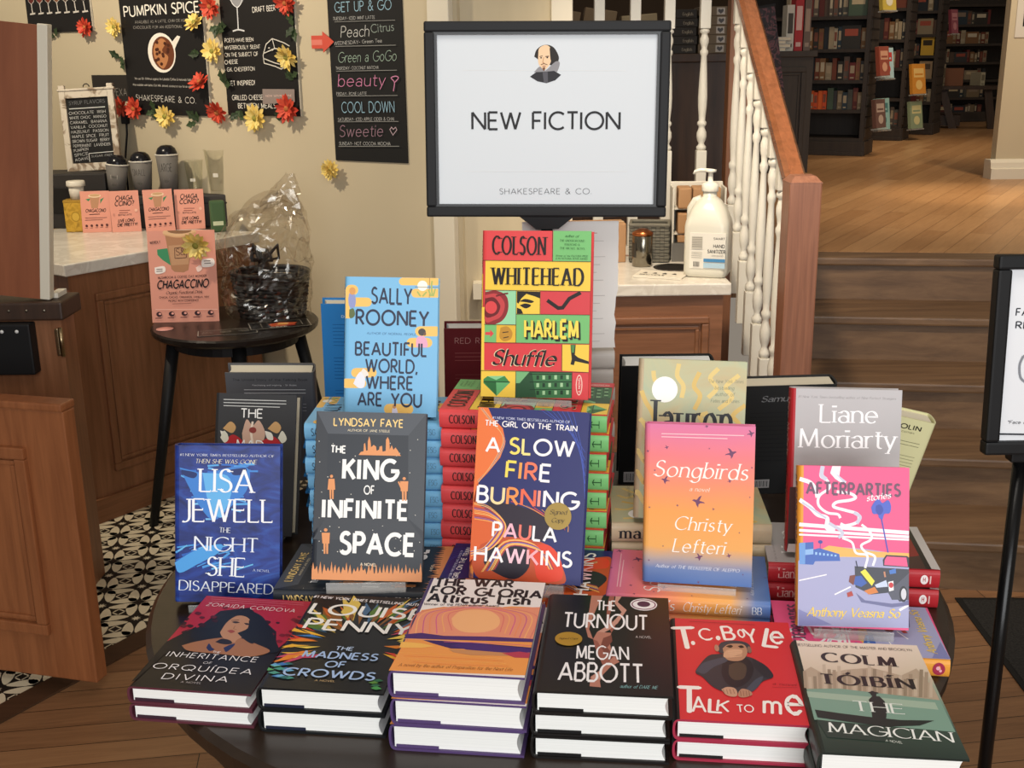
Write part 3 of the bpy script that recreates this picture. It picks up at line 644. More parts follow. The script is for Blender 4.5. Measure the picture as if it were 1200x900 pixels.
# ------------------------------------------------------------------ what is printed on each face, in fractions of its width and height
ART = {
'king': [
 ('P',[(0.0,1.0),(1.0,1.0),(0.84,0.867),(0.107,0.867)],'4a4e55'),
 ('P',[(0.0,1.0),(0.107,0.867),(0.104,0.361),(-0.01,0.275)],'2f3238'),
 ('P',[(0.84,0.867),(1.0,1.0),(1.002,0.298),(0.859,0.374)],'3d4147'),
 ('P',[(0.104,0.361),(0.86,0.368),(1.001,0.246),(-0.012,0.236)],'34373d'),
 ('E',0.63,0.325,0.005,0.002,'d8d4c8'),
 ('E',0.799,0.182,0.004,0.003,'d8d4c8'),
 ('E',0.747,0.196,0.004,0.003,'d8d4c8'),
 ('E',0.066,0.518,0.004,0.003,'d8d4c8'),
 ('E',0.924,0.394,0.004,0.003,'d8d4c8'),
 ('E',0.862,0.779,0.004,0.003,'d8d4c8'),
 ('E',0.466,0.68,0.004,0.002,'d8d4c8'),
 ('E',0.55,0.445,0.004,0.002,'d8d4c8'),
 ('E',0.04,0.697,0.005,0.003,'d8d4c8'),
 ('E',0.318,0.196,0.005,0.003,'d8d4c8'),
 ('E',0.738,0.744,0.005,0.003,'d8d4c8'),
 ('E',0.767,0.76,0.004,0.002,'d8d4c8'),
 ('E',0.599,0.767,0.004,0.003,'d8d4c8'),
 ('E',0.058,0.226,0.004,0.003,'d8d4c8'),
 ('E',0.223,0.7,0.004,0.003,'d8d4c8'),
 ('E',0.97,0.234,0.004,0.003,'d8d4c8'),
 ('E',0.329,0.163,0.005,0.003,'d8d4c8'),
 ('E',0.55,0.37,0.004,0.003,'d8d4c8'),
 ('E',0.25,0.177,0.004,0.003,'d8d4c8'),
 ('E',0.703,0.164,0.004,0.002,'d8d4c8'),
 ('E',0.863,0.645,0.004,0.003,'d8d4c8'),
 ('E',0.362,0.737,0.005,0.003,'d8d4c8'),
 ('E',0.157,0.808,0.005,0.002,'d8d4c8'),
 ('E',0.325,0.422,0.005,0.002,'d8d4c8'),
 ('E',0.051,0.365,0.004,0.003,'d8d4c8'),
 ('E',0.347,0.633,0.004,0.003,'d8d4c8'),
 ('E',0.801,0.514,0.004,0.003,'d8d4c8'),
 ('E',0.334,0.509,0.004,0.003,'d8d4c8'),
 ('E',0.677,0.818,0.004,0.003,'d8d4c8'),
 ('E',0.927,0.844,0.004,0.003,'d8d4c8'),
 ('E',0.753,0.252,0.004,0.002,'d8d4c8'),
 ('E',0.069,0.286,0.005,0.003,'d8d4c8'),
 ('E',0.385,0.44,0.004,0.003,'d8d4c8'),
 ('E',0.029,0.82,0.004,0.003,'d8d4c8'),
 ('E',0.228,0.167,0.005,0.003,'d8d4c8'),
 ('E',0.234,0.311,0.005,0.003,'d8d4c8'),
 ('E',0.924,0.183,0.004,0.003,'d8d4c8'),
 ('E',0.355,0.601,0.004,0.002,'d8d4c8'),
 ('E',0.541,0.299,0.004,0.003,'d8d4c8'),
 ('E',0.151,0.315,0.005,0.003,'d8d4c8'),
 ('E',0.797,0.241,0.005,0.003,'d8d4c8'),
 ('E',0.093,0.172,0.005,0.003,'d8d4c8'),
 ('E',0.118,0.609,0.005,0.003,'d8d4c8'),
 ('E',0.627,0.198,0.004,0.003,'d8d4c8'),
 ('E',0.375,0.191,0.004,0.003,'d8d4c8'),
 ('E',0.54,0.633,0.004,0.003,'d8d4c8'),
 ('T', 'LYNDSAY FAYE', 0.154, 0.917, 0.792, 0.915, 0.044, 'bold', 'f3cf83'),
 ('T', 'AUTHOR OF JANE STEELE', 0.285, 0.884, 0.671, 0.883, 0.013, 'sans', 'e8d9b8'),
 ('P',[(0.392,0.744),(0.411,0.762),(0.436,0.766),(0.438,0.811),(0.449,0.817),(0.46,0.77),(0.474,0.773),(0.472,0.825),(0.484,0.857),(0.498,0.825),(0.504,0.792),(0.527,0.806),(0.549,0.797),(0.555,0.771),(0.578,0.779),(0.581,0.797),(0.604,0.802),(0.61,0.767),(0.638,0.772),(0.638,0.839),(0.653,0.855),(0.668,0.837),(0.675,0.781),(0.691,0.807),(0.709,0.78),(0.726,0.794),(0.746,0.778),(0.778,0.744)],'e0935a'),
 ('T', 'THE', 0.134, 0.756, 0.277, 0.754, 0.04, 'heavy', 'f4f2ee'),
 ('T', 'KING', 0.246, 0.602, 0.757, 0.599, 0.115, 'heavy', 'f4f2ee'),
 ('T', 'OF', 0.449, 0.513, 0.548, 0.513, 0.048, 'bold', 'f4f2ee'),
 ('T', 'INFINITE', 0.073, 0.369, 0.865, 0.369, 0.104, 'heavy', 'f4f2ee'),
 ('T', 'SPACE', 0.238, 0.161, 0.935, 0.157, 0.119, 'heavy', 'f4f2ee'),
 ('T', 'A NOVEL', 0.437, 0.089, 0.584, 0.086, 0.016, 'bold', 'efdcc0'),
 ('E',0.152,0.613,0.014,0.01,'e0935a'),
 ('P',[(0.126,0.598),(0.18,0.599),(0.19,0.534),(0.12,0.533)],'e0935a'),
 ('P',[(0.136,0.543),(0.154,0.543),(0.156,0.478),(0.143,0.478)],'e0935a'),
 ('P',[(0.158,0.543),(0.176,0.544),(0.178,0.478),(0.164,0.478)],'e0935a'),
 ('E',0.814,0.61,0.015,0.009,'e0935a'),
 ('P',[(0.777,0.594),(0.852,0.595),(0.85,0.535),(0.787,0.534)],'e0935a'),
 ('P',[(0.795,0.542),(0.815,0.542),(0.817,0.478),(0.802,0.477)],'e0935a'),
 ('P',[(0.82,0.542),(0.84,0.542),(0.841,0.478),(0.826,0.478)],'e0935a'),
 ('S',[(0.789,0.555),(0.763,0.591)],0.014,'e0935a',0),
 ('E',0.115,0.294,0.016,0.01,'e0935a'),
 ('P',[(0.079,0.277),(0.154,0.278),(0.152,0.214),(0.089,0.214)],'e0935a'),
 ('P',[(0.097,0.221),(0.118,0.221),(0.119,0.153),(0.104,0.153)],'e0935a'),
 ('P',[(0.122,0.221),(0.142,0.222),(0.143,0.153),(0.128,0.153)],'e0935a'),
 ('P',[(-0.002,-0.003),(-0.001,0.057),(0.01,0.102),(0.024,0.059),(0.032,0.063),(0.045,0.081),(0.06,0.032),(0.066,0.063),(0.077,0.108),(0.093,0.033),(0.1,0.051),(0.112,0.093),(0.126,0.055),(0.134,0.05),(0.146,0.076),(0.16,0.049),(0.167,0.056),(0.178,0.109),(0.194,0.036),(0.2,0.069),(0.213,0.091),(0.228,0.038),(0.234,0.066),(0.247,0.081),(0.262,0.035),(0.269,0.05),(0.281,0.079),(0.294,0.061),(0.302,0.057),(0.313,0.106),(0.329,0.039),(0.336,0.061),(0.347,0.094),(0.363,0.035),(0.37,0.044),(0.382,0.072),(0.396,0.052),(0.403,0.056),(0.416,0.083),(0.429,0.051),(0.437,0.063),(0.448,0.097),(0.462,0.061),(0.47,0.06),(0.483,0.073),(0.497,0.037),(0.504,0.052),(0.516,0.094),(0.53,0.056),(0.537,0.07),(0.549,0.103),(0.564,0.043),(0.572,0.045),(0.583,0.1),(0.598,0.044),(0.606,0.049),(0.617,0.086),(0.631,0.048),(0.639,0.049),(0.65,0.101),(0.665,0.047),(0.672,0.065),(0.684,0.096),(0.699,0.045),(0.706,0.052),(0.717,0.104),(0.733,0.04),(0.74,0.054),(0.751,0.093),(0.765,0.068),(0.773,0.058),(0.784,0.107),(0.799,0.049),(0.807,0.061),(0.819,0.083),(0.833,0.05),(0.841,0.05),(0.852,0.103),(0.867,0.051),(0.874,0.053),(0.886,0.084),(0.9,0.06),(0.908,0.049),(0.92,0.082),(0.934,0.05),(0.942,0.046),(0.954,0.079),(0.967,0.055),(0.975,0.06),(0.985,0.112),(1.001,0.046),(1.004,-0.003)],'e0935a'),
],
'sally': [
 ('P',[(0.99,1.003),(1.01,0.999),(1.025,0.989),(1.031,0.976),(1.026,0.962),(1.011,0.952),(0.991,0.948),(0.617,0.944),(0.597,0.947),(0.582,0.957),(0.576,0.971),(0.581,0.984),(0.596,0.995),(0.616,0.999)],'f3c265'),
 ('P',[(1.005,0.925),(1.029,0.921),(1.047,0.909),(1.053,0.893),(1.047,0.877),(1.03,0.865),(1.007,0.861),(0.758,0.858),(0.734,0.862),(0.716,0.874),(0.71,0.89),(0.716,0.906),(0.733,0.918),(0.756,0.922)],'f3c265'),
 ('P',[(0.083,0.942),(0.111,0.937),(0.132,0.924),(0.14,0.905),(0.133,0.886),(0.113,0.872),(0.085,0.867),(0.059,0.867),(0.031,0.872),(0.01,0.885),(0.002,0.904),(0.009,0.923),(0.029,0.937),(0.057,0.942)],'f3c265'),
 ('P',[(0.002,0.907),(0.047,0.908),(0.052,0.7),(0.007,0.7)],'f3c265'),
 ('P',[(0.238,0.852),(0.262,0.848),(0.28,0.836),(0.287,0.82),(0.281,0.804),(0.264,0.791),(0.239,0.787),(0.074,0.785),(0.05,0.789),(0.032,0.801),(0.025,0.817),(0.031,0.834),(0.048,0.846),(0.072,0.851)],'f3c265'),
 ('P',[(0.986,0.655),(1.013,0.651),(1.033,0.637),(1.04,0.619),(1.034,0.601),(1.014,0.588),(0.988,0.583),(0.812,0.581),(0.785,0.585),(0.765,0.598),(0.757,0.616),(0.764,0.635),(0.783,0.648),(0.81,0.653)],'f3c265'),
 ('P',[(0.894,0.571),(0.919,0.566),(0.938,0.554),(0.945,0.537),(0.939,0.52),(0.921,0.507),(0.896,0.502),(0.72,0.5),(0.694,0.505),(0.675,0.517),(0.668,0.534),(0.675,0.551),(0.693,0.564),(0.718,0.569)],'f3c265'),
 ('P',[(0.299,0.347),(0.324,0.343),(0.343,0.33),(0.35,0.313),(0.344,0.296),(0.326,0.283),(0.3,0.278),(0.125,0.277),(0.099,0.281),(0.08,0.293),(0.073,0.31),(0.08,0.328),(0.098,0.34),(0.123,0.345)],'f3c265'),
 ('P',[(0.19,0.269),(0.215,0.265),(0.234,0.252),(0.241,0.235),(0.235,0.218),(0.216,0.205),(0.191,0.201),(0.009,0.199),(-0.016,0.203),(-0.035,0.215),(-0.042,0.233),(-0.036,0.25),(-0.017,0.262),(0.008,0.267)],'f3c265'),
 ('P',[(0.695,0.093),(0.723,0.088),(0.743,0.075),(0.751,0.056),(0.744,0.037),(0.724,0.023),(0.697,0.018),(0.488,0.016),(0.46,0.02),(0.439,0.034),(0.432,0.053),(0.439,0.072),(0.459,0.086),(0.486,0.091)],'f3c265'),
 ('E',0.83,0.943,0.054,0.037,'f6f3e6'),
 ('S',[(0.905,0.999),(0.905,0.859)],0.006,'8a6a3c',0),
 ('S',[(0.749,0.934),(1.0,0.934)],0.006,'8a6a3c',0),
 ('S',[(0.937,0.869),(0.927,0.945),(0.934,0.979)],0.018,'a8b45e',1),
 ('S',[(0.923,0.869),(0.895,0.917)],0.018,'a8b45e',1),
 ('S',[(0.947,0.87),(0.968,0.924)],0.018,'a8b45e',1),
 ('S',[(0.811,0.868),(0.774,0.902)],0.018,'a8b45e',1),
 ('S',[(0.832,0.868),(0.875,0.9)],0.018,'a8b45e',1),
 ('B',[(0.043,0.88),(0.094,0.881),(0.115,0.833),(0.102,0.783),(0.05,0.782),(0.034,0.832)],'8f97c8'),
 ('E',0.077,0.897,0.034,0.027,'d79a58'),
 ('B',[(0.046,0.764),(0.09,0.772),(0.108,0.728),(0.078,0.703),(0.047,0.71)],'5c6a3a'),
 ('E',0.832,0.612,0.041,0.026,'433c3a'),
 ('B',[(0.77,0.505),(0.775,0.567),(0.819,0.585),(0.863,0.577),(0.888,0.547),(0.886,0.503)],'e6a6c4'),
 ('E',0.863,0.599,0.014,0.012,'6b4a3a'),
 ('B',[(0.099,0.231),(0.138,0.293),(0.188,0.321),(0.224,0.28),(0.217,0.212),(0.161,0.2)],'eceaf2'),
 ('B',[(0.182,0.321),(0.208,0.342),(0.259,0.308),(0.25,0.281),(0.209,0.291)],'f0e6dd'),
 ('B',[(0.52,0.016),(0.525,0.057),(0.544,0.085),(0.569,0.058),(0.582,0.017)],'dcd8ee'),
 ('E',0.544,0.071,0.019,0.015,'c78f62'),
 ('T', 'SALLY', 0.277, 0.813, 0.722, 0.81, 0.11, 'bold', '1b2440'),
 ('T', 'ROONEY', 0.113, 0.66, 0.908, 0.656, 0.102, 'bold', '1b2440'),
 ('T', 'AUTHOR OF NORMAL PEOPLE', 0.236, 0.59, 0.766, 0.586, 0.015, 'obl', '3d6a92'),
 ('T', 'BEAUTIFUL', 0.111, 0.441, 0.893, 0.439, 0.09, 'bold', '1b2440'),
 ('T', 'WORLD,', 0.223, 0.32, 0.801, 0.316, 0.091, 'bold', '1b2440'),
 ('T', 'WHERE', 0.232, 0.198, 0.748, 0.196, 0.091, 'bold', '1b2440'),
 ('T', 'ARE', 0.144, 0.077, 0.415, 0.077, 0.09, 'bold', '1b2440'),
 ('T', 'YOU', 0.504, 0.076, 0.842, 0.074, 0.091, 'bold', '1b2440'),
],
'harlem': [
 ('P',[(0.654,1.006),(1.004,1.008),(1.003,0.821),(0.654,0.822)],'78bd73'),
 ('P',[(0.03,0.822),(1.001,0.818),(1.001,0.648),(0.029,0.645)],'f2cb4c'),
 ('P',[(-0.007,0.541),(0.029,0.542),(0.029,0.154),(-0.008,0.153)],'f2cb4c'),
 ('P',[(0.034,0.641),(0.322,0.643),(0.322,0.44),(0.031,0.438)],'9ad6a8'),
 ('B',[(0.029,0.632),(0.132,0.642),(0.228,0.612),(0.25,0.544),(0.22,0.482),(0.147,0.444),(0.034,0.439)],'8e3033'),
 ('B',[(0.03,0.614),(0.132,0.623),(0.201,0.585),(0.215,0.541),(0.182,0.488),(0.114,0.463),(0.033,0.459)],'c7484a'),
 ('B',[(0.03,0.594),(0.111,0.601),(0.165,0.564),(0.172,0.536),(0.135,0.495),(0.033,0.484)],'6e2528'),
 ('E',0.087,0.54,0.056,0.038,'dd4a4c'),
 ('S',[(0.132,0.609),(0.209,0.623),(0.246,0.626)],0.015,'6e2528',0),
 ('P',[(0.322,0.643),(0.546,0.642),(0.547,0.507),(0.325,0.504)],'f2cb4c'),
 ('P',[(0.328,0.641),(0.546,0.639),(0.543,0.599),(0.489,0.612),(0.416,0.625),(0.369,0.597),(0.344,0.566),(0.328,0.572)],'231d1c'),
 ('B',[(0.348,0.579),(0.406,0.595),(0.485,0.582),(0.459,0.571),(0.403,0.576)],'231d1c'),
 ('B',[(0.353,0.556),(0.407,0.568),(0.461,0.557),(0.412,0.538)],'231d1c'),
 ('P',[(0.33,0.542),(0.37,0.532),(0.388,0.506),(0.329,0.505)],'231d1c'),
 ('P',[(0.546,0.642),(1.003,0.643),(1.001,0.513),(0.547,0.507)],'d4444a'),
 ('S',[(0.609,0.589),(0.711,0.544),(0.752,0.547),(0.811,0.601),(0.914,0.638)],0.034,'231d1c',0),
 ('P',[(0.325,0.501),(1.001,0.506),(1.001,0.337),(0.325,0.332)],'78bd73'),
 ('P',[(0.031,0.438),(0.141,0.437),(0.139,0.329),(0.027,0.331)],'78bd73'),
 ('P',[(0.035,0.391),(0.082,0.392),(0.081,0.407),(0.116,0.383),(0.083,0.359),(0.082,0.374),(0.035,0.373)],'dd4a4c'),
 ('P',[(0.141,0.437),(0.322,0.436),(0.323,0.332),(0.141,0.329)],'e8b93e'),
 ('B',[(0.179,0.42),(0.243,0.428),(0.29,0.394),(0.276,0.353),(0.213,0.338),(0.17,0.364)],'c28d34'),
 ('S',[(0.197,0.39),(0.254,0.396)],0.008,'231d1c',1),
 ('S',[(0.206,0.358),(0.257,0.366)],0.008,'231d1c',1),
 ('P',[(0.027,0.327),(0.755,0.328),(0.755,0.171),(0.029,0.161)],'dc4448'),
 ('P',[(0.755,0.328),(1.001,0.331),(1.002,0.167),(0.755,0.171)],'f2cb4c'),
 ('P',[(0.83,0.328),(0.878,0.329),(0.872,0.268),(0.904,0.252),(1.0,0.231),(1.0,0.215),(0.874,0.23),(0.865,0.206),(0.833,0.21),(0.844,0.243),(0.835,0.288)],'231d1c'),
 ('P',[(0.834,0.326),(0.87,0.327),(0.863,0.281),(0.843,0.28)],'4f8a4c'),
 ('P',[(0.001,0.16),(0.329,0.162),(0.328,-0.0),(-0.0,0.0)],'f2cb4c'),
 ('P',[(0.024,0.105),(0.062,0.124),(0.224,0.129),(0.275,0.089),(0.15,0.005),(0.024,0.081)],'3f8a4e'),
 ('P',[(0.062,0.124),(0.144,0.102),(0.224,0.129)],'8ccf95'),
 ('P',[(0.024,0.091),(0.144,0.095),(0.15,0.005)],'2c6b3a'),
 ('P',[(0.144,0.095),(0.275,0.089),(0.15,0.005)],'63b070'),
 ('S',[(0.024,0.091),(0.275,0.092)],0.009,'1d4527',0),
 ('P',[(0.329,0.162),(0.85,0.163),(0.85,0.008),(0.328,-0.0)],'274f31'),
 ('P',[(0.479,0.152),(0.85,0.16),(0.85,0.008),(0.524,0.001)],'3d7446'),
 ('P',[(0.329,0.162),(0.458,0.16),(0.366,0.088),(0.33,0.087)],'79b57c'),
 ('P',[(0.521,0.137),(0.545,0.138),(0.546,0.113),(0.521,0.113)],'1c3a24'),
 ('P',[(0.522,0.091),(0.547,0.092),(0.547,0.067),(0.522,0.066)],'a7cf9f'),
 ('P',[(0.523,0.045),(0.548,0.045),(0.548,0.021),(0.523,0.02)],'1c3a24'),
 ('P',[(0.576,0.139),(0.601,0.139),(0.602,0.115),(0.577,0.114)],'a7cf9f'),
 ('P',[(0.577,0.093),(0.602,0.093),(0.603,0.069),(0.578,0.068)],'1c3a24'),
 ('P',[(0.579,0.046),(0.603,0.047),(0.604,0.023),(0.579,0.022)],'a7cf9f'),
 ('P',[(0.632,0.14),(0.656,0.141),(0.657,0.117),(0.632,0.116)],'1c3a24'),
 ('P',[(0.633,0.094),(0.657,0.095),(0.658,0.071),(0.633,0.07)],'a7cf9f'),
 ('P',[(0.634,0.048),(0.658,0.049),(0.659,0.025),(0.634,0.024)],'1c3a24'),
 ('P',[(0.687,0.142),(0.711,0.143),(0.712,0.118),(0.687,0.118)],'a7cf9f'),
 ('P',[(0.688,0.096),(0.712,0.097),(0.713,0.072),(0.688,0.072)],'1c3a24'),
 ('P',[(0.689,0.05),(0.713,0.051),(0.714,0.027),(0.69,0.026)],'a7cf9f'),
 ('P',[(0.742,0.143),(0.766,0.144),(0.766,0.12),(0.742,0.119)],'1c3a24'),
 ('P',[(0.743,0.098),(0.767,0.098),(0.768,0.074),(0.743,0.073)],'a7cf9f'),
 ('P',[(0.744,0.052),(0.768,0.053),(0.769,0.028),(0.744,0.028)],'1c3a24'),
 ('P',[(0.796,0.145),(0.82,0.146),(0.821,0.121),(0.797,0.121)],'a7cf9f'),
 ('P',[(0.797,0.099),(0.821,0.1),(0.822,0.076),(0.798,0.075)],'1c3a24'),
 ('P',[(0.798,0.054),(0.823,0.054),(0.823,0.03),(0.799,0.029)],'a7cf9f'),
 ('S',[(0.458,0.144),(0.846,0.152)],0.007,'16301d',0),
 ('S',[(0.459,0.097),(0.847,0.106)],0.007,'16301d',0),
 ('S',[(0.461,0.051),(0.849,0.061)],0.006,'16301d',0),
 ('P',[(0.85,0.163),(1.0,0.164),(1.0,0.004),(0.85,0.008)],'d9454a'),
 ('E',0.916,0.088,0.03,0.062,'f4cfc0'),
 ('E',0.916,0.088,0.022,0.055,'d9454a'),
 ('T', 'A NOVEL', 0.927, 0.042, 0.925, 0.135, 0.011, 'bold', 'f4e6d8'),
 ('S',[(0.649,1.006),(0.652,0.822)],0.005,'4a2a20',0),
 ('S',[(0.004,0.822),(1.003,0.82)],0.005,'4a2a20',0),
 ('S',[(0.025,0.644),(1.003,0.645)],0.005,'4a2a20',0),
 ('S',[(0.322,0.643),(0.325,0.332)],0.004,'4a2a20',0),
 ('S',[(0.544,0.642),(0.545,0.507)],0.004,'4a2a20',0),
 ('S',[(0.325,0.503),(1.001,0.507)],0.005,'4a2a20',0),
 ('S',[(0.025,0.437),(0.322,0.438)],0.005,'4a2a20',0),
 ('S',[(0.027,0.327),(1.001,0.335)],0.005,'4a2a20',0),
 ('S',[(0.753,0.328),(0.755,0.168)],0.005,'4a2a20',0),
 ('S',[(0.001,0.157),(1.002,0.165)],0.005,'4a2a20',0),
 ('S',[(0.329,0.162),(0.328,-0.0)],0.004,'4a2a20',0),
 ('S',[(0.85,0.163),(0.85,0.008)],0.005,'4a2a20',0),
 ('T', 'COLSON', 0.089, 0.861, 0.59, 0.858, 0.105, 'didone', '231d1c'),
 ('T', 'WHITEHEAD', 0.088, 0.679, 0.943, 0.679, 0.1, 'didone', '231d1c'),
 ('T', 'author of', 0.762, 0.965, 0.886, 0.962, 0.013, 'script', '2d5a30'),
 ('T', 'THE UNDERGROUND', 0.716, 0.938, 0.942, 0.936, 0.012, 'serif', '2d5a30'),
 ('T', 'RAILROAD &', 0.761, 0.915, 0.899, 0.913, 0.012, 'serif', '2d5a30'),
 ('T', 'THE NICKEL BOYS', 0.717, 0.893, 0.943, 0.89, 0.012, 'serif', '2d5a30'),
 ('T', 'Winner of the PULITZER PRIZE', 0.68, 0.849, 0.972, 0.847, 0.01, 'obl', '2d5a30'),
 ('T', '& the NATIONAL BOOK AWARD', 0.68, 0.834, 0.969, 0.832, 0.009, 'obl', '2d5a30'),
 ('T', 'HARLEM', 0.416, 0.353, 0.927, 0.357, 0.102, 'heavy', '231d1c'),
 ('T', 'HARLEM', 0.41, 0.361, 0.919, 0.365, 0.102, 'heavy', '231d1c'),
 ('T', 'HARLEM', 0.401, 0.367, 0.909, 0.371, 0.1, 'heavy', 'f6dc5a'),
 ('T', 'Shuffle', 0.086, 0.194, 0.696, 0.196, 0.093, 'script', 'f3d9b0'),
 ('T', 'Shuffle', 0.095, 0.197, 0.7, 0.2, 0.087, 'script', '231d1c'),
],
'slow': [
 ('P',[(0.0,1.0),(0.089,0.999),(0.135,0.941),(0.232,0.882),(0.263,0.805),(0.225,0.712),(0.118,0.617),(0.031,0.552),(0.006,0.461),(-0.01,0.325)],'e8763c'),
 ('P',[(0.0,0.446),(0.117,0.405),(0.262,0.352),(0.326,0.281),(0.255,0.19),(0.075,0.152),(-0.01,0.09),(-0.019,0.266)],'d9622f'),
 ('P',[(0.112,0.45),(0.345,0.445),(0.577,0.41),(0.718,0.357),(0.747,0.271),(0.571,0.219),(0.363,0.253),(0.239,0.351)],'2a1f2e'),
 ('B',[(0.093,0.197),(0.272,0.249),(0.524,0.246),(0.707,0.211),(0.851,0.074),(0.813,-0.005),(0.321,-0.01),(0.092,0.0),(0.024,0.091)],'c2502a'),
 ('B',[(0.164,0.186),(0.344,0.223),(0.505,0.201),(0.538,0.087),(0.41,0.009),(0.225,0.043),(0.127,0.096)],'241c2a'),
 ('B',[(0.527,0.203),(0.683,0.224),(0.801,0.158),(0.833,0.031),(0.634,0.014),(0.581,0.104)],'e2452c'),
 ('S',[(0.018,0.993),(0.121,0.917),(0.257,0.813),(0.181,0.68),(0.029,0.568)],0.006,'f0a552',1),
 ('S',[(0.02,0.993),(0.124,0.916),(0.256,0.813),(0.179,0.68),(0.03,0.567)],0.006,'f6c877',1),
 ('S',[(0.022,0.993),(0.127,0.916),(0.255,0.813),(0.177,0.68),(0.031,0.566)],0.006,'dd5f2e',1),
 ('S',[(0.024,0.993),(0.13,0.915),(0.253,0.813),(0.175,0.68),(0.032,0.565)],0.006,'8a3a5a',1),
 ('S',[(0.026,0.993),(0.133,0.914),(0.252,0.813),(0.173,0.679),(0.033,0.564)],0.006,'5664b8',1),
 ('S',[(0.028,0.993),(0.136,0.913),(0.25,0.813),(0.171,0.679),(0.034,0.563)],0.006,'f2b36a',1),
 ('S',[(0.03,0.993),(0.139,0.912),(0.249,0.813),(0.169,0.679),(0.034,0.562)],0.006,'f0a552',1),
 ('S',[(0.032,0.993),(0.141,0.911),(0.248,0.812),(0.167,0.679),(0.035,0.562)],0.007,'f6c877',1),
 ('S',[(0.034,0.993),(0.144,0.911),(0.246,0.812),(0.165,0.679),(0.036,0.561)],0.007,'dd5f2e',1),
 ('S',[(0.037,0.993),(0.147,0.91),(0.245,0.812),(0.163,0.679),(0.037,0.56)],0.006,'8a3a5a',1),
 ('S',[(0.039,0.993),(0.15,0.909),(0.243,0.812),(0.161,0.679),(0.038,0.559)],0.006,'5664b8',1),
 ('S',[(0.041,0.993),(0.153,0.908),(0.242,0.812),(0.159,0.679),(0.039,0.558)],0.006,'f2b36a',1),
 ('S',[(0.01,0.438),(0.163,0.415),(0.312,0.31),(0.21,0.188),(0.009,0.127)],0.006,'f0a552',1),
 ('S',[(0.011,0.43),(0.163,0.407),(0.306,0.31),(0.202,0.187),(0.008,0.129)],0.006,'f6c877',1),
 ('S',[(0.012,0.421),(0.164,0.4),(0.301,0.309),(0.194,0.187),(0.008,0.132)],0.006,'dd5f2e',1),
 ('S',[(0.013,0.412),(0.165,0.392),(0.295,0.309),(0.187,0.187),(0.008,0.134)],0.006,'8a3a5a',1),
 ('S',[(0.014,0.404),(0.166,0.385),(0.289,0.309),(0.179,0.186),(0.007,0.137)],0.006,'5664b8',1),
 ('S',[(0.015,0.395),(0.166,0.378),(0.283,0.309),(0.171,0.186),(0.007,0.139)],0.006,'f2b36a',1),
 ('S',[(0.016,0.386),(0.167,0.37),(0.278,0.308),(0.164,0.186),(0.007,0.142)],0.006,'f0a552',1),
 ('S',[(0.017,0.378),(0.168,0.363),(0.272,0.308),(0.156,0.185),(0.007,0.144)],0.006,'f6c877',1),
 ('S',[(0.018,0.369),(0.169,0.355),(0.266,0.308),(0.148,0.185),(0.006,0.146)],0.006,'dd5f2e',1),
 ('S',[(0.019,0.36),(0.17,0.348),(0.26,0.308),(0.141,0.184),(0.006,0.149)],0.006,'8a3a5a',1),
 ('S',[(0.02,0.352),(0.17,0.341),(0.255,0.307),(0.133,0.184),(0.006,0.151)],0.006,'5664b8',1),
 ('S',[(0.021,0.343),(0.171,0.333),(0.249,0.307),(0.126,0.184),(0.005,0.154)],0.006,'f2b36a',1),
 ('S',[(0.111,0.037),(0.298,0.221),(0.571,0.219),(0.718,0.082)],0.007,'f0a552',1),
 ('S',[(0.124,0.04),(0.305,0.218),(0.581,0.214),(0.722,0.082)],0.007,'f6c877',1),
 ('S',[(0.138,0.042),(0.312,0.216),(0.59,0.208),(0.726,0.083)],0.007,'dd5f2e',1),
 ('S',[(0.151,0.044),(0.319,0.213),(0.6,0.203),(0.731,0.083)],0.007,'8a3a5a',1),
 ('S',[(0.165,0.046),(0.326,0.211),(0.609,0.198),(0.735,0.083)],0.007,'5664b8',1),
 ('S',[(0.178,0.048),(0.334,0.208),(0.619,0.192),(0.74,0.083)],0.007,'f2b36a',1),
 ('S',[(0.192,0.05),(0.341,0.205),(0.628,0.187),(0.744,0.083)],0.007,'f0a552',1),
 ('S',[(0.205,0.052),(0.348,0.203),(0.638,0.182),(0.749,0.084)],0.007,'f6c877',1),
 ('S',[(0.219,0.054),(0.355,0.2),(0.647,0.176),(0.753,0.084)],0.007,'dd5f2e',1),
 ('S',[(0.232,0.057),(0.362,0.198),(0.656,0.171),(0.758,0.084)],0.007,'8a3a5a',1),
 ('S',[(0.343,0.459),(0.507,0.429),(0.671,0.377)],0.005,'e2452c',1),
 ('S',[(0.413,0.45),(0.558,0.416),(0.699,0.366)],0.005,'f0a552',1),
 ('S',[(0.483,0.441),(0.61,0.404),(0.727,0.356)],0.005,'8a3a5a',1),
 ('S',[(0.552,0.432),(0.661,0.391),(0.755,0.345)],0.005,'e2452c',1),
 ('S',[(0.622,0.423),(0.711,0.379),(0.782,0.335)],0.004,'f0a552',1),
 ('S',[(0.69,0.414),(0.762,0.366),(0.81,0.324)],0.005,'8a3a5a',1),
 ('S',[(0.759,0.406),(0.812,0.354),(0.838,0.314)],0.004,'e2452c',1),
 ('S',[(0.827,0.397),(0.863,0.341),(0.866,0.304)],0.005,'f0a552',1),
 ('S',[(0.573,1.0),(0.836,0.885),(0.981,0.768)],0.004,'3f55b0',1),
 ('S',[(0.619,1.002),(0.856,0.864),(0.984,0.723)],0.005,'3f55b0',1),
 ('S',[(0.666,1.003),(0.876,0.843),(0.987,0.678)],0.004,'3f55b0',1),
 ('S',[(0.712,1.004),(0.896,0.823),(0.99,0.634)],0.005,'3f55b0',1),
 ('S',[(0.758,1.006),(0.915,0.802),(0.993,0.589)],0.005,'3f55b0',1),
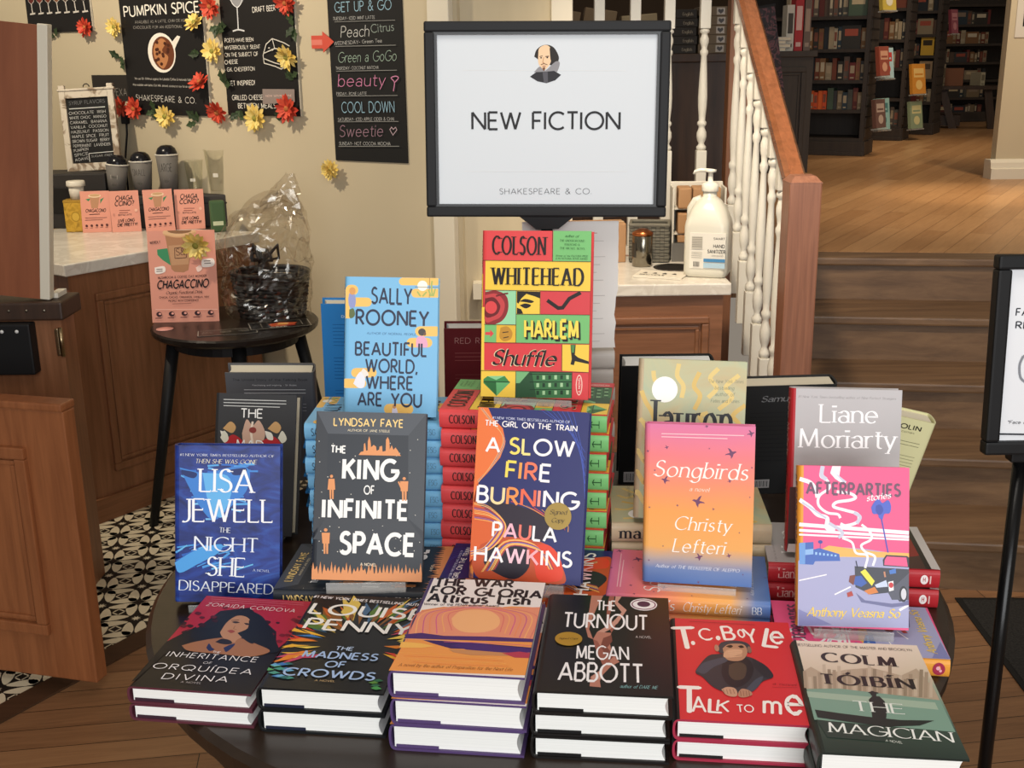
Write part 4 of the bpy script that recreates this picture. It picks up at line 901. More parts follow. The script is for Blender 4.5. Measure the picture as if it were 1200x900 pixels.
 ('S',[(0.804,1.007),(0.935,0.782),(0.996,0.545)],0.005,'3f55b0',1),
 ('S',[(0.85,1.008),(0.955,0.761),(0.999,0.501)],0.005,'3f55b0',1),
 ('T', '#1 NEW YORK TIMES BESTSELLING AUTHOR OF', 0.131, 0.935, 0.833, 0.932, 0.014, 'sans', 'cfd2ec'),
 ('T', 'THE GIRL ON THE TRAIN', 0.067, 0.894, 0.9, 0.888, 0.031, 'bold', 'f6f1f2'),
 ('T', 'A', 0.083, 0.741, 0.222, 0.741, 0.083, 'bold', ['f6f1f2']),
 ('T', 'SLOW', 0.297, 0.739, 0.888, 0.739, 0.088, 'bold', ['f7dc6a', 'f3e08e', 'f6f1f2', 'f6f1f2']),
 ('T', 'FIRE', 0.274, 0.598, 0.692, 0.588, 0.093, 'bold', ['f2d85c', 'f2a24e', 'ef7a5a', 'f6f1f2']),
 ('T', 'BURNING', 0.026, 0.445, 0.945, 0.437, 0.092, 'bold', ['f6f1f2', 'f6d9a0', 'f0944e', 'ee6a4c', 'f19a8a', 'f6f1f2', 'f6f1f2']),
 ('T', 'PAULA', 0.185, 0.25, 0.772, 0.241, 0.082, 'bold', ['f6f1f2', 'f6b8c8', 'f27a6a', 'f6f1f2', 'f6f1f2']),
 ('T', 'HAWKINS', 0.035, 0.101, 0.92, 0.105, 0.083, 'bold', ['f6f1f2', 'f6f1f2', 'f8c8d4', 'f5b0b8', 'f6f1f2', 'f6f1f2', 'f6f1f2']),
],
'songbirds': [
 ('P',[(0.729,0.818),(0.739,0.826),(0.774,0.834),(0.754,0.864),(0.776,0.858),(0.795,0.842),(0.809,0.842),(0.82,0.845),(0.836,0.839),(0.823,0.834),(0.807,0.826),(0.802,0.812),(0.786,0.796),(0.782,0.814),(0.767,0.821),(0.745,0.82)],'6f3d63'),
 ('P',[(0.233,0.643),(0.225,0.648),(0.198,0.653),(0.212,0.677),(0.195,0.671),(0.181,0.658),(0.171,0.657),(0.163,0.659),(0.15,0.654),(0.161,0.651),(0.173,0.646),(0.178,0.635),(0.19,0.623),(0.193,0.637),(0.204,0.643),(0.221,0.644)],'6f3d63'),
 ('P',[(0.558,0.512),(0.546,0.521),(0.507,0.528),(0.527,0.562),(0.503,0.553),(0.483,0.534),(0.468,0.534),(0.457,0.537),(0.439,0.529),(0.454,0.524),(0.472,0.517),(0.478,0.502),(0.496,0.484),(0.5,0.505),(0.516,0.513),(0.54,0.514)],'6f3d63'),
 ('P',[(0.922,0.948),(0.929,0.954),(0.952,0.959),(0.938,0.979),(0.953,0.975),(0.966,0.964),(0.975,0.964),(0.982,0.966),(0.992,0.962),(0.984,0.959),(0.973,0.954),(0.97,0.945),(0.96,0.933),(0.957,0.946),(0.947,0.95),(0.932,0.95)],'6f3d63'),
 ('P',[(0.474,0.165),(0.482,0.171),(0.507,0.177),(0.493,0.199),(0.508,0.194),(0.522,0.182),(0.532,0.183),(0.539,0.185),(0.551,0.181),(0.542,0.177),(0.53,0.172),(0.527,0.161),(0.515,0.149),(0.512,0.162),(0.501,0.167),(0.486,0.167)],'6f3d63'),
 ('P',[(0.762,0.186),(0.767,0.19),(0.783,0.194),(0.774,0.208),(0.784,0.205),(0.793,0.197),(0.799,0.197),(0.804,0.199),(0.811,0.196),(0.805,0.194),(0.798,0.19),(0.796,0.184),(0.788,0.176),(0.786,0.184),(0.779,0.187),(0.769,0.187)],'6f3d63'),
 ('P',[(0.175,0.851),(0.179,0.854),(0.193,0.857),(0.185,0.868),(0.193,0.866),(0.201,0.859),(0.206,0.86),(0.21,0.861),(0.216,0.859),(0.211,0.857),(0.205,0.854),(0.203,0.848),(0.197,0.842),(0.195,0.849),(0.19,0.852),(0.181,0.851)],'6f3d63'),
 ('P',[(0.539,0.989),(0.543,0.992),(0.554,0.994),(0.548,1.004),(0.555,1.002),(0.562,0.997),(0.566,0.997),(0.57,0.998),(0.575,0.996),(0.571,0.994),(0.565,0.992),(0.564,0.987),(0.558,0.981),(0.557,0.987),(0.552,0.99),(0.545,0.989)],'6f3d63'),
 ('P',[(0.009,0.825),(0.011,0.827),(0.02,0.829),(0.015,0.836),(0.021,0.835),(0.026,0.831),(0.029,0.831),(0.032,0.831),(0.036,0.83),(0.033,0.829),(0.029,0.827),(0.027,0.823),(0.023,0.819),(0.022,0.823),(0.018,0.825),(0.013,0.825)],'6f3d63'),
 ('P',[(0.078,0.706),(0.08,0.708),(0.088,0.71),(0.084,0.716),(0.088,0.715),(0.092,0.711),(0.095,0.711),(0.097,0.712),(0.101,0.711),(0.098,0.71),(0.095,0.708),(0.094,0.705),(0.09,0.701),(0.089,0.705),(0.086,0.707),(0.081,0.707)],'6f3d63'),
 ('P',[(0.577,0.854),(0.579,0.855),(0.585,0.857),(0.581,0.862),(0.585,0.86),(0.588,0.858),(0.59,0.858),(0.592,0.858),(0.595,0.857),(0.593,0.856),(0.59,0.855),(0.589,0.853),(0.587,0.85),(0.586,0.853),(0.583,0.854),(0.58,0.854)],'6f3d63'),
 ('P',[(0.292,0.49),(0.295,0.492),(0.303,0.495),(0.298,0.502),(0.304,0.5),(0.309,0.496),(0.312,0.496),(0.315,0.497),(0.319,0.496),(0.316,0.495),(0.312,0.493),(0.31,0.489),(0.306,0.485),(0.305,0.489),(0.301,0.491),(0.296,0.491)],'6f3d63'),
 ('P',[(0.622,0.476),(0.625,0.478),(0.633,0.48),(0.628,0.488),(0.634,0.486),(0.639,0.482),(0.642,0.482),(0.645,0.483),(0.649,0.481),(0.646,0.48),(0.642,0.478),(0.64,0.475),(0.636,0.47),(0.635,0.475),(0.631,0.477),(0.626,0.476)],'6f3d63'),
 ('P',[(0.954,0.561),(0.956,0.562),(0.962,0.564),(0.959,0.569),(0.962,0.568),(0.966,0.565),(0.968,0.565),(0.97,0.565),(0.972,0.564),(0.97,0.564),(0.967,0.562),(0.967,0.56),(0.964,0.557),(0.963,0.56),(0.961,0.561),(0.957,0.561)],'6f3d63'),
 ('P',[(0.868,0.337),(0.869,0.338),(0.875,0.339),(0.872,0.344),(0.875,0.343),(0.879,0.341),(0.881,0.341),(0.883,0.341),(0.885,0.34),(0.883,0.34),(0.881,0.338),(0.88,0.336),(0.877,0.333),(0.876,0.336),(0.874,0.337),(0.87,0.337)],'6f3d63'),
 ('P',[(0.756,0.654),(0.76,0.657),(0.773,0.66),(0.766,0.671),(0.774,0.669),(0.781,0.663),(0.786,0.663),(0.79,0.664),(0.797,0.662),(0.792,0.66),(0.786,0.657),(0.784,0.652),(0.778,0.646),(0.776,0.652),(0.771,0.655),(0.762,0.655)],'6f3d63'),
 ('P',[(0.542,0.722),(0.545,0.724),(0.552,0.725),(0.548,0.732),(0.552,0.73),(0.556,0.727),(0.559,0.727),(0.561,0.728),(0.565,0.726),(0.562,0.725),(0.559,0.724),(0.558,0.721),(0.554,0.717),(0.554,0.721),(0.55,0.723),(0.546,0.722)],'6f3d63'),
 ('P',[(0.17,0.23),(0.172,0.232),(0.178,0.233),(0.174,0.238),(0.178,0.237),(0.181,0.234),(0.184,0.235),(0.186,0.235),(0.188,0.234),(0.186,0.233),(0.183,0.232),(0.183,0.229),(0.18,0.227),(0.179,0.23),(0.177,0.231),(0.173,0.231)],'6f3d63'),
 ('P',[(0.035,0.472),(0.038,0.474),(0.045,0.475),(0.041,0.482),(0.045,0.48),(0.05,0.477),(0.052,0.477),(0.055,0.478),(0.058,0.476),(0.055,0.475),(0.052,0.474),(0.051,0.471),(0.048,0.467),(0.047,0.471),(0.043,0.473),(0.039,0.472)],'6f3d63'),
 ('P',[(0.039,0.136),(0.041,0.138),(0.048,0.139),(0.044,0.146),(0.049,0.144),(0.053,0.141),(0.056,0.141),(0.058,0.142),(0.062,0.141),(0.059,0.14),(0.055,0.138),(0.054,0.135),(0.051,0.131),(0.05,0.135),(0.047,0.137),(0.042,0.136)],'6f3d63'),
 ('P',[(0.499,0.012),(0.502,0.014),(0.511,0.016),(0.506,0.024),(0.511,0.022),(0.516,0.018),(0.519,0.018),(0.522,0.019),(0.526,0.018),(0.523,0.016),(0.519,0.014),(0.518,0.011),(0.514,0.006),(0.512,0.011),(0.509,0.013),(0.503,0.012)],'6f3d63'),
 ('P',[(0.91,0.075),(0.912,0.077),(0.917,0.078),(0.914,0.083),(0.918,0.082),(0.921,0.079),(0.923,0.079),(0.925,0.08),(0.928,0.079),(0.925,0.078),(0.923,0.077),(0.922,0.074),(0.919,0.072),(0.919,0.075),(0.916,0.076),(0.912,0.076)],'6f3d63'),
 ('P',[(0.964,0.744),(0.966,0.746),(0.973,0.748),(0.969,0.754),(0.974,0.752),(0.978,0.749),(0.981,0.749),(0.983,0.75),(0.986,0.749),(0.983,0.748),(0.98,0.746),(0.979,0.743),(0.976,0.74),(0.975,0.743),(0.972,0.745),(0.967,0.745)],'6f3d63'),
 ('S',[(0.146,0.939),(0.897,0.943)],0.008,'f6c9cf',0),
 ('S',[(0.146,0.92),(0.749,0.921)],0.008,'f6c9cf',0),
 ('T', 'Songbirds', 0.077, 0.673, 0.938, 0.668, 0.099, 'ital', 'fdf6ee'),
 ('T', 'a novel', 0.412, 0.588, 0.594, 0.586, 0.026, 'ital', 'fdeedd'),
 ('T', 'Christy', 0.275, 0.342, 0.798, 0.339, 0.083, 'ital', 'fdf6ee'),
 ('T', 'Lefteri', 0.263, 0.201, 0.746, 0.198, 0.083, 'ital', 'fdf6ee'),
 ('T', 'Author of THE BEEKEEPER OF ALEPPO', 0.113, 0.097, 0.885, 0.09, 0.02, 'ital', 'eef0f6'),
],
'lauren': [
 ('S',[(0.023,0.8),(0.063,0.735),(0.124,0.673),(0.163,0.607)],0.042,'d8b866',1),
 ('S',[(0.128,0.926),(0.142,0.873),(0.204,0.811),(0.218,0.758)],0.042,'e0c67a',1),
 ('S',[(0.365,0.976),(0.353,0.901),(0.414,0.839),(0.402,0.764)],0.042,'e0c67a',1),
 ('S',[(0.56,0.928),(0.513,0.842),(0.574,0.78),(0.526,0.693)],0.042,'d8b866',1),
 ('S',[(0.734,0.955),(0.661,0.894),(0.723,0.832),(0.65,0.771)],0.042,'e0c67a',1),
 ('S',[(0.928,0.918),(0.808,0.84),(0.87,0.778),(0.75,0.7)],0.042,'e0c67a',1),
 ('S',[(1.011,0.74),(0.887,0.667),(0.948,0.605),(0.824,0.532)],0.041,'d8b866',1),
 ('S',[(0.018,0.624),(0.055,0.599),(0.116,0.537),(0.153,0.511)],0.042,'e0c67a',1),
 ('S',[(-0.001,0.41),(0.01,0.421),(0.071,0.359),(0.082,0.37)],0.042,'e0c67a',1),
 ('S',[(-0.001,0.282),(0.014,0.288),(0.075,0.226),(0.09,0.232)],0.041,'d8b866',1),
 ('S',[(-0.001,0.144),(0.025,0.161),(0.087,0.099),(0.113,0.116)],0.042,'e0c67a',1),
 ('S',[(0.986,0.494),(0.925,0.503),(0.986,0.441),(0.925,0.45)],0.041,'e0c67a',1),
 ('S',[(0.996,0.324),(0.927,0.333),(0.988,0.271),(0.919,0.279)],0.042,'d8b866',1),
 ('S',[(1.005,0.176),(0.928,0.184),(0.989,0.122),(0.912,0.13)],0.042,'e0c67a',1),
 ('S',[(0.655,0.676),(0.58,0.652),(0.641,0.59),(0.566,0.566)],0.042,'e0c67a',1),
 ('E',0.241,0.812,0.121,0.081,'fbfaf4'),
 ('T', 'lauren', 0.144, 0.532, 0.888, 0.534, 0.213, 'serifb', '23262a'),
 ('T', 'groff', 0.281, 0.259, 0.888, 0.262, 0.202, 'serifb', '23262a'),
 ('T', 'The New York Times', 0.644, 0.864, 0.971, 0.869, 0.021, 'monoline', '5c6a5c'),
 ('T', 'bestselling', 0.707, 0.825, 0.886, 0.826, 0.021, 'monoline', '5c6a5c'),
 ('T', 'author of', 0.713, 0.785, 0.892, 0.786, 0.022, 'monoline', '5c6a5c'),
 ('T', 'Fates and Furies', 0.675, 0.743, 0.939, 0.747, 0.021, 'monoline', '5c6a5c'),
],
'lisa': [
 ('S',[(0.57,0.628),(0.69,0.631)],0.02,'58a8e6',0),
 ('S',[(0.484,0.647),(0.572,0.638)],0.02,'3f86d6',0),
 ('S',[(0.528,0.627),(0.575,0.631)],0.015,'7cc0ee',0),
 ('S',[(0.526,0.808),(0.642,0.8)],0.009,'2f6cc4',0),
 ('S',[(0.39,0.804),(0.439,0.808)],0.013,'58a8e6',0),
 ('S',[(0.17,0.813),(0.217,0.809)],0.014,'3f86d6',0),
 ('S',[(0.505,0.674),(0.576,0.658)],0.009,'7cc0ee',0),
 ('S',[(0.341,0.784),(0.426,0.79)],0.021,'2f6cc4',0),
 ('S',[(0.311,0.871),(0.417,0.877)],0.017,'58a8e6',0),
 ('S',[(0.298,0.676),(0.441,0.663)],0.015,'3f86d6',0),
 ('S',[(0.31,0.833),(0.415,0.827)],0.023,'2f6cc4',0),
 ('S',[(0.314,0.564),(0.358,0.569)],0.017,'3f86d6',0),
 ('S',[(0.497,0.835),(0.608,0.821)],0.014,'7cc0ee',0),
 ('S',[(0.359,0.803),(0.434,0.786)],0.015,'2f6cc4',0),
 ('S',[(0.485,0.793),(0.631,0.788)],0.015,'3f86d6',0),
 ('S',[(0.292,0.532),(0.386,0.532)],0.016,'7cc0ee',0),
 ('S',[(0.135,0.66),(0.223,0.661)],0.02,'2f6cc4',0),
 ('S',[(0.657,0.883),(0.757,0.885)],0.022,'58a8e6',0),
 ('S',[(0.628,0.799),(0.7,0.803)],0.023,'3f86d6',0),
 ('S',[(0.264,0.666),(0.356,0.657)],0.017,'7cc0ee',0),
 ('S',[(0.595,0.845),(0.719,0.846)],0.017,'2f6cc4',0),
 ('S',[(0.289,0.777),(0.387,0.774)],0.014,'58a8e6',0),
 ('S',[(0.608,0.674),(0.656,0.676)],0.016,'3f86d6',0),
 ('S',[(0.441,0.88),(0.565,0.878)],0.017,'2f6cc4',0),
 ('S',[(0.581,0.659),(0.676,0.643)],0.014,'58a8e6',0),
 ('S',[(0.344,0.579),(0.408,0.579)],0.021,'3f86d6',0),
 ('S',[(0.565,0.731),(0.64,0.719)],0.023,'2f6cc4',0),
 ('S',[(0.148,0.711),(0.247,0.707)],0.013,'58a8e6',0),
 ('S',[(0.158,0.673),(0.283,0.68)],0.012,'3f86d6',0),
 ('S',[(0.531,0.877),(0.652,0.86)],0.024,'2f6cc4',0),
 ('S',[(0.561,0.869),(0.693,0.873)],0.018,'58a8e6',0),
 ('S',[(0.137,0.777),(0.273,0.782)],0.018,'7cc0ee',0),
 ('S',[(0.344,0.826),(0.451,0.834)],0.011,'2f6cc4',0),
 ('S',[(0.316,0.858),(0.366,0.851)],0.02,'58a8e6',0),
 ('S',[(0.7,0.84),(0.79,0.84)],0.018,'3f86d6',0),
 ('S',[(0.421,0.548),(0.503,0.555)],0.019,'7cc0ee',0),
 ('S',[(0.157,0.657),(0.253,0.641)],0.017,'2f6cc4',0),
 ('S',[(0.504,0.792),(0.606,0.793)],0.02,'58a8e6',0),
 ('S',[(0.422,0.837),(0.49,0.836)],0.02,'3f86d6',0),
 ('S',[(0.18,0.628),(0.29,0.634)],0.019,'7cc0ee',0),
 ('S',[(0.101,0.837),(0.204,0.839)],0.021,'2f6cc4',0),
 ('S',[(0.399,0.769),(0.524,0.777)],0.019,'58a8e6',0),
 ('S',[(0.074,0.827),(0.213,0.818)],0.011,'3f86d6',0),
 ('S',[(0.552,0.591),(0.612,0.582)],0.014,'2f6cc4',0),
 ('S',[(0.213,0.764),(0.319,0.763)],0.015,'58a8e6',0),
 ('S',[(0.538,0.597),(0.629,0.582)],0.017,'7cc0ee',0),
 ('S',[(0.49,0.68),(0.612,0.678)],0.011,'2f6cc4',0),
 ('S',[(0.06,0.809),(0.108,0.793)],0.015,'58a8e6',0),
 ('S',[(0.605,0.887),(0.7,0.872)],0.018,'3f86d6',0),
 ('S',[(0.363,0.718),(0.417,0.722)],0.011,'7cc0ee',0),
 ('B',[(0.046,0.861),(0.293,0.827),(0.554,0.868),(0.704,0.851),(0.683,0.717),(0.513,0.602),(0.371,0.526),(0.25,0.601),(0.125,0.75)],'3a7fd0'),
 ('B',[(0.264,0.827),(0.499,0.81),(0.536,0.697),(0.429,0.545),(0.32,0.639)],'63b2ea'),
 ('B',[(0.061,0.847),(0.206,0.826),(0.18,0.792),(0.077,0.815)],'152a66'),
 ('B',[(0.526,0.849),(0.673,0.86),(0.661,0.822),(0.558,0.815)],'152a66'),
 ('S',[(0.217,0.291),(0.377,0.307)],0.012,'2c62bc',0),
 ('S',[(0.157,0.329),(0.247,0.349)],0.014,'4a98de',0),
 ('S',[(0.021,0.201),(0.118,0.247)],0.016,'6cbcea',0),
 ('S',[(0.397,0.275),(0.567,0.29)],0.017,'2450a8',0),
 ('S',[(0.171,0.242),(0.313,0.258)],0.011,'2c62bc',0),
 ('S',[(0.009,0.318),(0.074,0.344)],0.02,'4a98de',0),
 ('S',[(0.21,0.303),(0.322,0.325)],0.018,'6cbcea',0),
 ('S',[(0.42,0.327),(0.505,0.364)],0.02,'2450a8',0),
 ('S',[(0.38,0.282),(0.553,0.293)],0.01,'2c62bc',0),
 ('S',[(0.46,0.285),(0.522,0.317)],0.021,'4a98de',0),
 ('S',[(0.303,0.296),(0.372,0.31)],0.019,'6cbcea',0),
 ('S',[(0.293,0.196),(0.356,0.216)],0.009,'2450a8',0),
 ('S',[(0.227,0.346),(0.313,0.372)],0.012,'2c62bc',0),
 ('S',[(0.022,0.351),(0.191,0.368)],0.015,'4a98de',0),
 ('S',[(0.235,0.266),(0.302,0.289)],0.01,'6cbcea',0),
 ('S',[(0.323,0.199),(0.449,0.242)],0.011,'2450a8',0),
 ('S',[(0.008,0.266),(0.119,0.298)],0.013,'2c62bc',0),
 ('S',[(0.371,0.232),(0.536,0.254)],0.014,'4a98de',0),
 ('S',[(0.487,0.317),(0.558,0.34)],0.009,'6cbcea',0),
 ('S',[(0.461,0.215),(0.556,0.23)],0.01,'2450a8',0),
 ('S',[(0.137,0.342),(0.242,0.375)],0.011,'2c62bc',0),
 ('S',[(0.035,0.238),(0.097,0.257)],0.012,'4a98de',0),
 ('S',[(0.214,0.339),(0.319,0.362)],0.017,'6cbcea',0),
 ('S',[(0.331,0.203),(0.464,0.242)],0.016,'2450a8',0),
 ('S',[(0.262,0.217),(0.394,0.264)],0.018,'2c62bc',0),
 ('S',[(0.411,0.31),(0.565,0.335)],0.011,'4a98de',0),
 ('S',[(0.032,0.328),(0.118,0.365)],0.012,'6cbcea',0),
 ('S',[(0.037,0.228),(0.158,0.239)],0.01,'2450a8',0),
 ('S',[(0.072,0.296),(0.226,0.343)],0.016,'2c62bc',0),
 ('S',[(0.133,0.284),(0.231,0.307)],0.008,'4a98de',0),
 ('S',[(0.348,0.214),(0.491,0.228)],0.015,'6cbcea',0),
 ('S',[(0.1,0.237),(0.207,0.282)],0.018,'2450a8',0),
 ('S',[(0.065,0.303),(0.226,0.331)],0.013,'2c62bc',0),
 ('S',[(0.261,0.225),(0.427,0.256)],0.02,'4a98de',0),
 ('S',[(0.346,0.338),(0.499,0.365)],0.01,'6cbcea',0),
 ('S',[(0.576,0.349),(0.703,0.379)],0.02,'2450a8',0),
 ('S',[(0.226,0.32),(0.315,0.338)],0.015,'2c62bc',0),
 ('S',[(0.211,0.229),(0.296,0.253)],0.011,'4a98de',0),
 ('S',[(0.589,0.21),(0.747,0.244)],0.013,'6cbcea',0),
 ('S',[(0.085,0.216),(0.199,0.228)],0.011,'2450a8',0),
 ('B',[(-0.002,0.254),(0.209,0.337),(0.44,0.374),(0.415,0.317),(0.215,0.243),(0.046,0.188)],'4c9ee2'),
 ('T', '#1 NEW YORK TIMES BESTSELLING AUTHOR OF', 0.05, 0.934, 0.944, 0.93, 0.015, 'serif', 'e6e9f4'),
 ('T', 'THEN SHE WAS GONE', 0.196, 0.889, 0.776, 0.886, 0.026, 'ital', 'f1ead0'),
 ('T', 'LISA', 0.228, 0.71, 0.75, 0.703, 0.144, 'serif', 'f7f7fa'),
 ('T', 'JEWELL', 0.059, 0.518, 0.938, 0.515, 0.144, 'serif', 'f7f7fa'),
 ('T', 'THE', 0.423, 0.45, 0.53, 0.446, 0.031, 'serif', 'e8ecf6'),
 ('T', 'NIGHT', 0.18, 0.334, 0.795, 0.321, 0.089, 'serif', 'e8eef8'),
 ('T', 'SHE', 0.298, 0.174, 0.668, 0.163, 0.119, 'serif', 'f2f5fa'),
 ('T', 'A NOVEL', 0.743, 0.2, 0.907, 0.193, 0.015, 'serif', 'c9d4ec'),
 ('T', 'DISAPPEARED', 0.035, 0.079, 0.941, 0.051, 0.063, 'serif', 'e8eef8'),
],
'mad': [
 ('S',[(0.098,0.954),(0.873,0.957)],0.009,'c9c9c6',0),
 ('S',[(0.1,0.932),(0.875,0.935)],0.009,'c9c9c6',0),
 ('S',[(0.102,0.91),(0.798,0.911)],0.009,'c9c9c6',0),
 ('T', 'THE', 0.317, 0.829, 0.595, 0.83, 0.062, 'sans', 'f2f0ec'),
 ('B',[(0.345,0.718),(0.394,0.817),(0.473,0.775),(0.547,0.813),(0.63,0.723),(0.579,0.635),(0.466,0.623),(0.37,0.643)],'c9a48f'),
 ('B',[(0.125,0.65),(0.233,0.706),(0.369,0.654),(0.354,0.606),(0.185,0.608)],'b0242c'),
 ('B',[(0.595,0.668),(0.727,0.703),(0.827,0.65),(0.733,0.611),(0.611,0.614)],'b0242c'),
 ('B',[(0.105,0.747),(0.195,0.798),(0.266,0.761),(0.22,0.716)],'c49a66'),
 ('B',[(0.073,0.731),(0.157,0.715),(0.176,0.668),(0.108,0.676)],'e4dfd2'),
 ('B',[(0.658,0.756),(0.751,0.808),(0.823,0.77),(0.776,0.725)],'c49a66'),
 ('B',[(0.625,0.74),(0.71,0.724),(0.729,0.677),(0.659,0.684)],'e4dfd2'),
 ('B',[(0.077,0.682),(0.125,0.732),(0.182,0.677),(0.133,0.646)],'d8d4c2'),
 ('B',[(0.789,0.693),(0.84,0.744),(0.898,0.688),(0.845,0.656)],'d8d4c2'),
 ('S',[(0.471,0.803),(0.458,0.72),(0.488,0.634)],0.027,'e8d6c2',1),
 ('E',0.476,0.742,0.045,0.022,'8c3a34'),
 ('T', 'MAD', 0.27, 0.616, 0.619, 0.61, 0.056, 'sans', 'f2f0ec'),
 ('T', "WOMEN'S", 0.182, 0.417, 0.747, 0.409, 0.055, 'sans', 'f2f0ec'),
 ('T', 'BALL', 0.308, 0.249, 0.664, 0.241, 0.055, 'sans', 'f2f0ec'),
],
'liane': [
 ('T', '#1 New York Times bestselling author of Nine Perfect Strangers', 0.058, 0.943, 0.946, 0.942, 0.014, 'ital', '77706f'),
 ('T', 'Liane', 0.261, 0.797, 0.793, 0.8, 0.109, 'serif', 'fbfafa'),
 ('T', 'Moriarty', 0.071, 0.642, 0.968, 0.65, 0.114, 'serif', 'fbfafa'),
 ('P',[(0.009,0.399),(1.029,0.408),(1.002,0.0),(-0.0,0.0)],'4b302c'),
 ('B',[(0.226,0.215),(0.384,0.35),(0.563,0.32),(0.702,0.358),(0.847,0.281),(0.822,0.113),(0.613,0.009),(0.358,0.025)],'8c2a28'),
 ('B',[(0.404,0.268),(0.528,0.295),(0.638,0.227),(0.571,0.129),(0.427,0.149)],'b04038'),
 ('P',[(0.013,0.05),(0.998,0.053),(1.002,0.0),(-0.0,0.0)],'c9c2be'),
 ('P',[(0.012,0.081),(0.996,0.083),(0.998,0.053),(0.013,0.05)],'2b2422'),
],
'after': [
 ('S',[(0.216,1.001),(0.198,0.937),(0.259,0.909),(0.277,0.863),(0.189,0.814),(0.181,0.755),(0.259,0.71),(0.355,0.701),(0.381,0.678)],0.024,'f4f1f4',1),
 ('S',[(0.216,0.999),(0.207,0.943),(0.25,0.915)],0.038,'c9c9dc',1),
 ('P',[(0.303,1.003),(0.381,1.004),(0.367,0.94),(0.433,0.906),(0.415,0.883),(0.329,0.922),(0.285,0.956)],'f4f1f4'),
 ('P',[(0.329,0.957),(0.367,0.94),(0.433,0.906),(0.407,0.898)],'c9c9dc'),
 ('S',[(0.346,0.841),(0.467,0.832),(0.516,0.809),(0.468,0.791),(0.346,0.776),(0.32,0.747),(0.433,0.726),(0.537,0.705),(0.537,0.658),(0.433,0.632),(0.381,0.643)],0.028,'f4f1f4',1),
 ('S',[(0.502,0.716),(0.558,0.688),(0.528,0.647)],0.031,'c9c9dc',1),
 ('S',[(0.005,0.916),(0.102,0.894),(0.154,0.848),(0.172,0.802)],0.039,'f4f1f4',1),
 ('S',[(0.005,0.786),(0.102,0.742),(0.172,0.696),(0.259,0.675),(0.259,0.616),(0.329,0.595)],0.039,'f4f1f4',1),
 ('S',[(0.031,0.769),(0.137,0.725),(0.251,0.675)],0.018,'c9c9dc',1),
 ('S',[(0.005,0.631),(0.998,0.599)],0.035,'f4f1f4',0),
 ('S',[(0.005,0.595),(0.999,0.574)],0.026,'f4f1f4',0),
 ('S',[(0.005,0.568),(0.999,0.556)],0.017,'f4f1f4',0),
 ('P',[(-0.001,0.405),(0.399,0.497),(0.607,0.491),(1.008,0.459),(1.012,0.015),(-0.002,-0.002)],'a7a8cc'),
 ('P',[(0.189,0.473),(0.277,0.505),(0.451,0.493),(0.71,0.477),(1.008,0.474),(1.008,0.445),(0.399,0.438),(0.225,0.421)],'eeb45c'),
 ('P',[(0.006,0.515),(0.137,0.525),(0.14,0.478),(0.189,0.488),(0.373,0.455),(0.382,0.412),(0.154,0.405),(0.137,0.383),(0.01,0.384)],'3f66b8'),
 ('P',[(0.006,0.515),(0.063,0.52),(0.063,0.385),(0.01,0.384)],'6a9ad8'),
 ('P',[(0.063,0.475),(0.137,0.482),(0.137,0.448),(0.063,0.442)],'8cb6e6'),
 ('P',[(0.154,0.462),(0.172,0.462),(0.172,0.446),(0.154,0.445)],'9cc4ec'),
 ('P',[(0.189,0.459),(0.207,0.46),(0.207,0.444),(0.189,0.444)],'9cc4ec'),
 ('P',[(0.225,0.457),(0.242,0.457),(0.242,0.443),(0.225,0.442)],'9cc4ec'),
 ('P',[(0.26,0.454),(0.277,0.455),(0.277,0.442),(0.26,0.441)],'9cc4ec'),
 ('P',[(0.295,0.452),(0.312,0.452),(0.312,0.44),(0.295,0.44)],'9cc4ec'),
 ('P',[(0.329,0.449),(0.347,0.45),(0.347,0.439),(0.329,0.438)],'9cc4ec'),
 ('E',0.2,0.526,0.021,0.011,'3a48a0'),
 ('S',[(0.2,0.521),(0.198,0.479)],0.005,'3a48a0',0),
 ('S',[(0.009,0.282),(0.26,0.325)],0.011,'f4f1f4',0),
 ('S',[(0.333,0.203),(0.478,0.255)],0.013,'f4f1f4',0),
 ('S',[(0.917,0.122),(1.011,0.155)],0.024,'f4f1f4',0),
 ('P',[(0.006,0.105),(0.313,0.016),(0.009,-0.002)],'8486b8'),
 ('P',[(0.525,0.219),(0.608,0.175),(0.849,0.16),(0.951,0.17),(1.01,0.189),(1.011,0.155),(0.849,0.137),(0.574,0.162)],'6d6f98'),
 ('P',[(0.512,0.383),(0.762,0.379),(1.009,0.375),(1.01,0.189),(0.917,0.174),(0.848,0.23),(0.66,0.212),(0.521,0.254)],'3f414c'),
 ('P',[(0.765,0.428),(0.795,0.459),(0.983,0.456),(1.0,0.447),(1.0,0.387),(0.77,0.391)],'30323c'),
 ('P',[(0.782,0.426),(0.802,0.45),(0.976,0.447),(0.99,0.391),(0.779,0.397)],'ec5a8c'),
 ('P',[(0.814,0.229),(1.009,0.352),(1.01,0.189),(0.849,0.184)],'565866'),
 ('E',0.951,0.222,0.037,0.049,'2c2d34'),
 ('E',0.954,0.222,0.024,0.035,'d4d4da'),
 ('P',[(0.564,0.349),(0.607,0.368),(0.694,0.295),(0.668,0.265)],'e8e04a'),
 ('P',[(0.504,0.318),(0.573,0.326),(0.625,0.281),(0.573,0.256),(0.504,0.271)],'3d5fb0'),
 ('P',[(0.469,0.323),(0.521,0.33),(0.504,0.265),(0.46,0.285)],'7c3f34'),
 ('P',[(0.822,0.364),(0.881,0.377),(0.885,0.348),(0.83,0.341)],'4a7ac8'),
 ('P',[(0.599,0.233),(0.694,0.26),(0.728,0.226),(0.642,0.211)],'d8803c'),
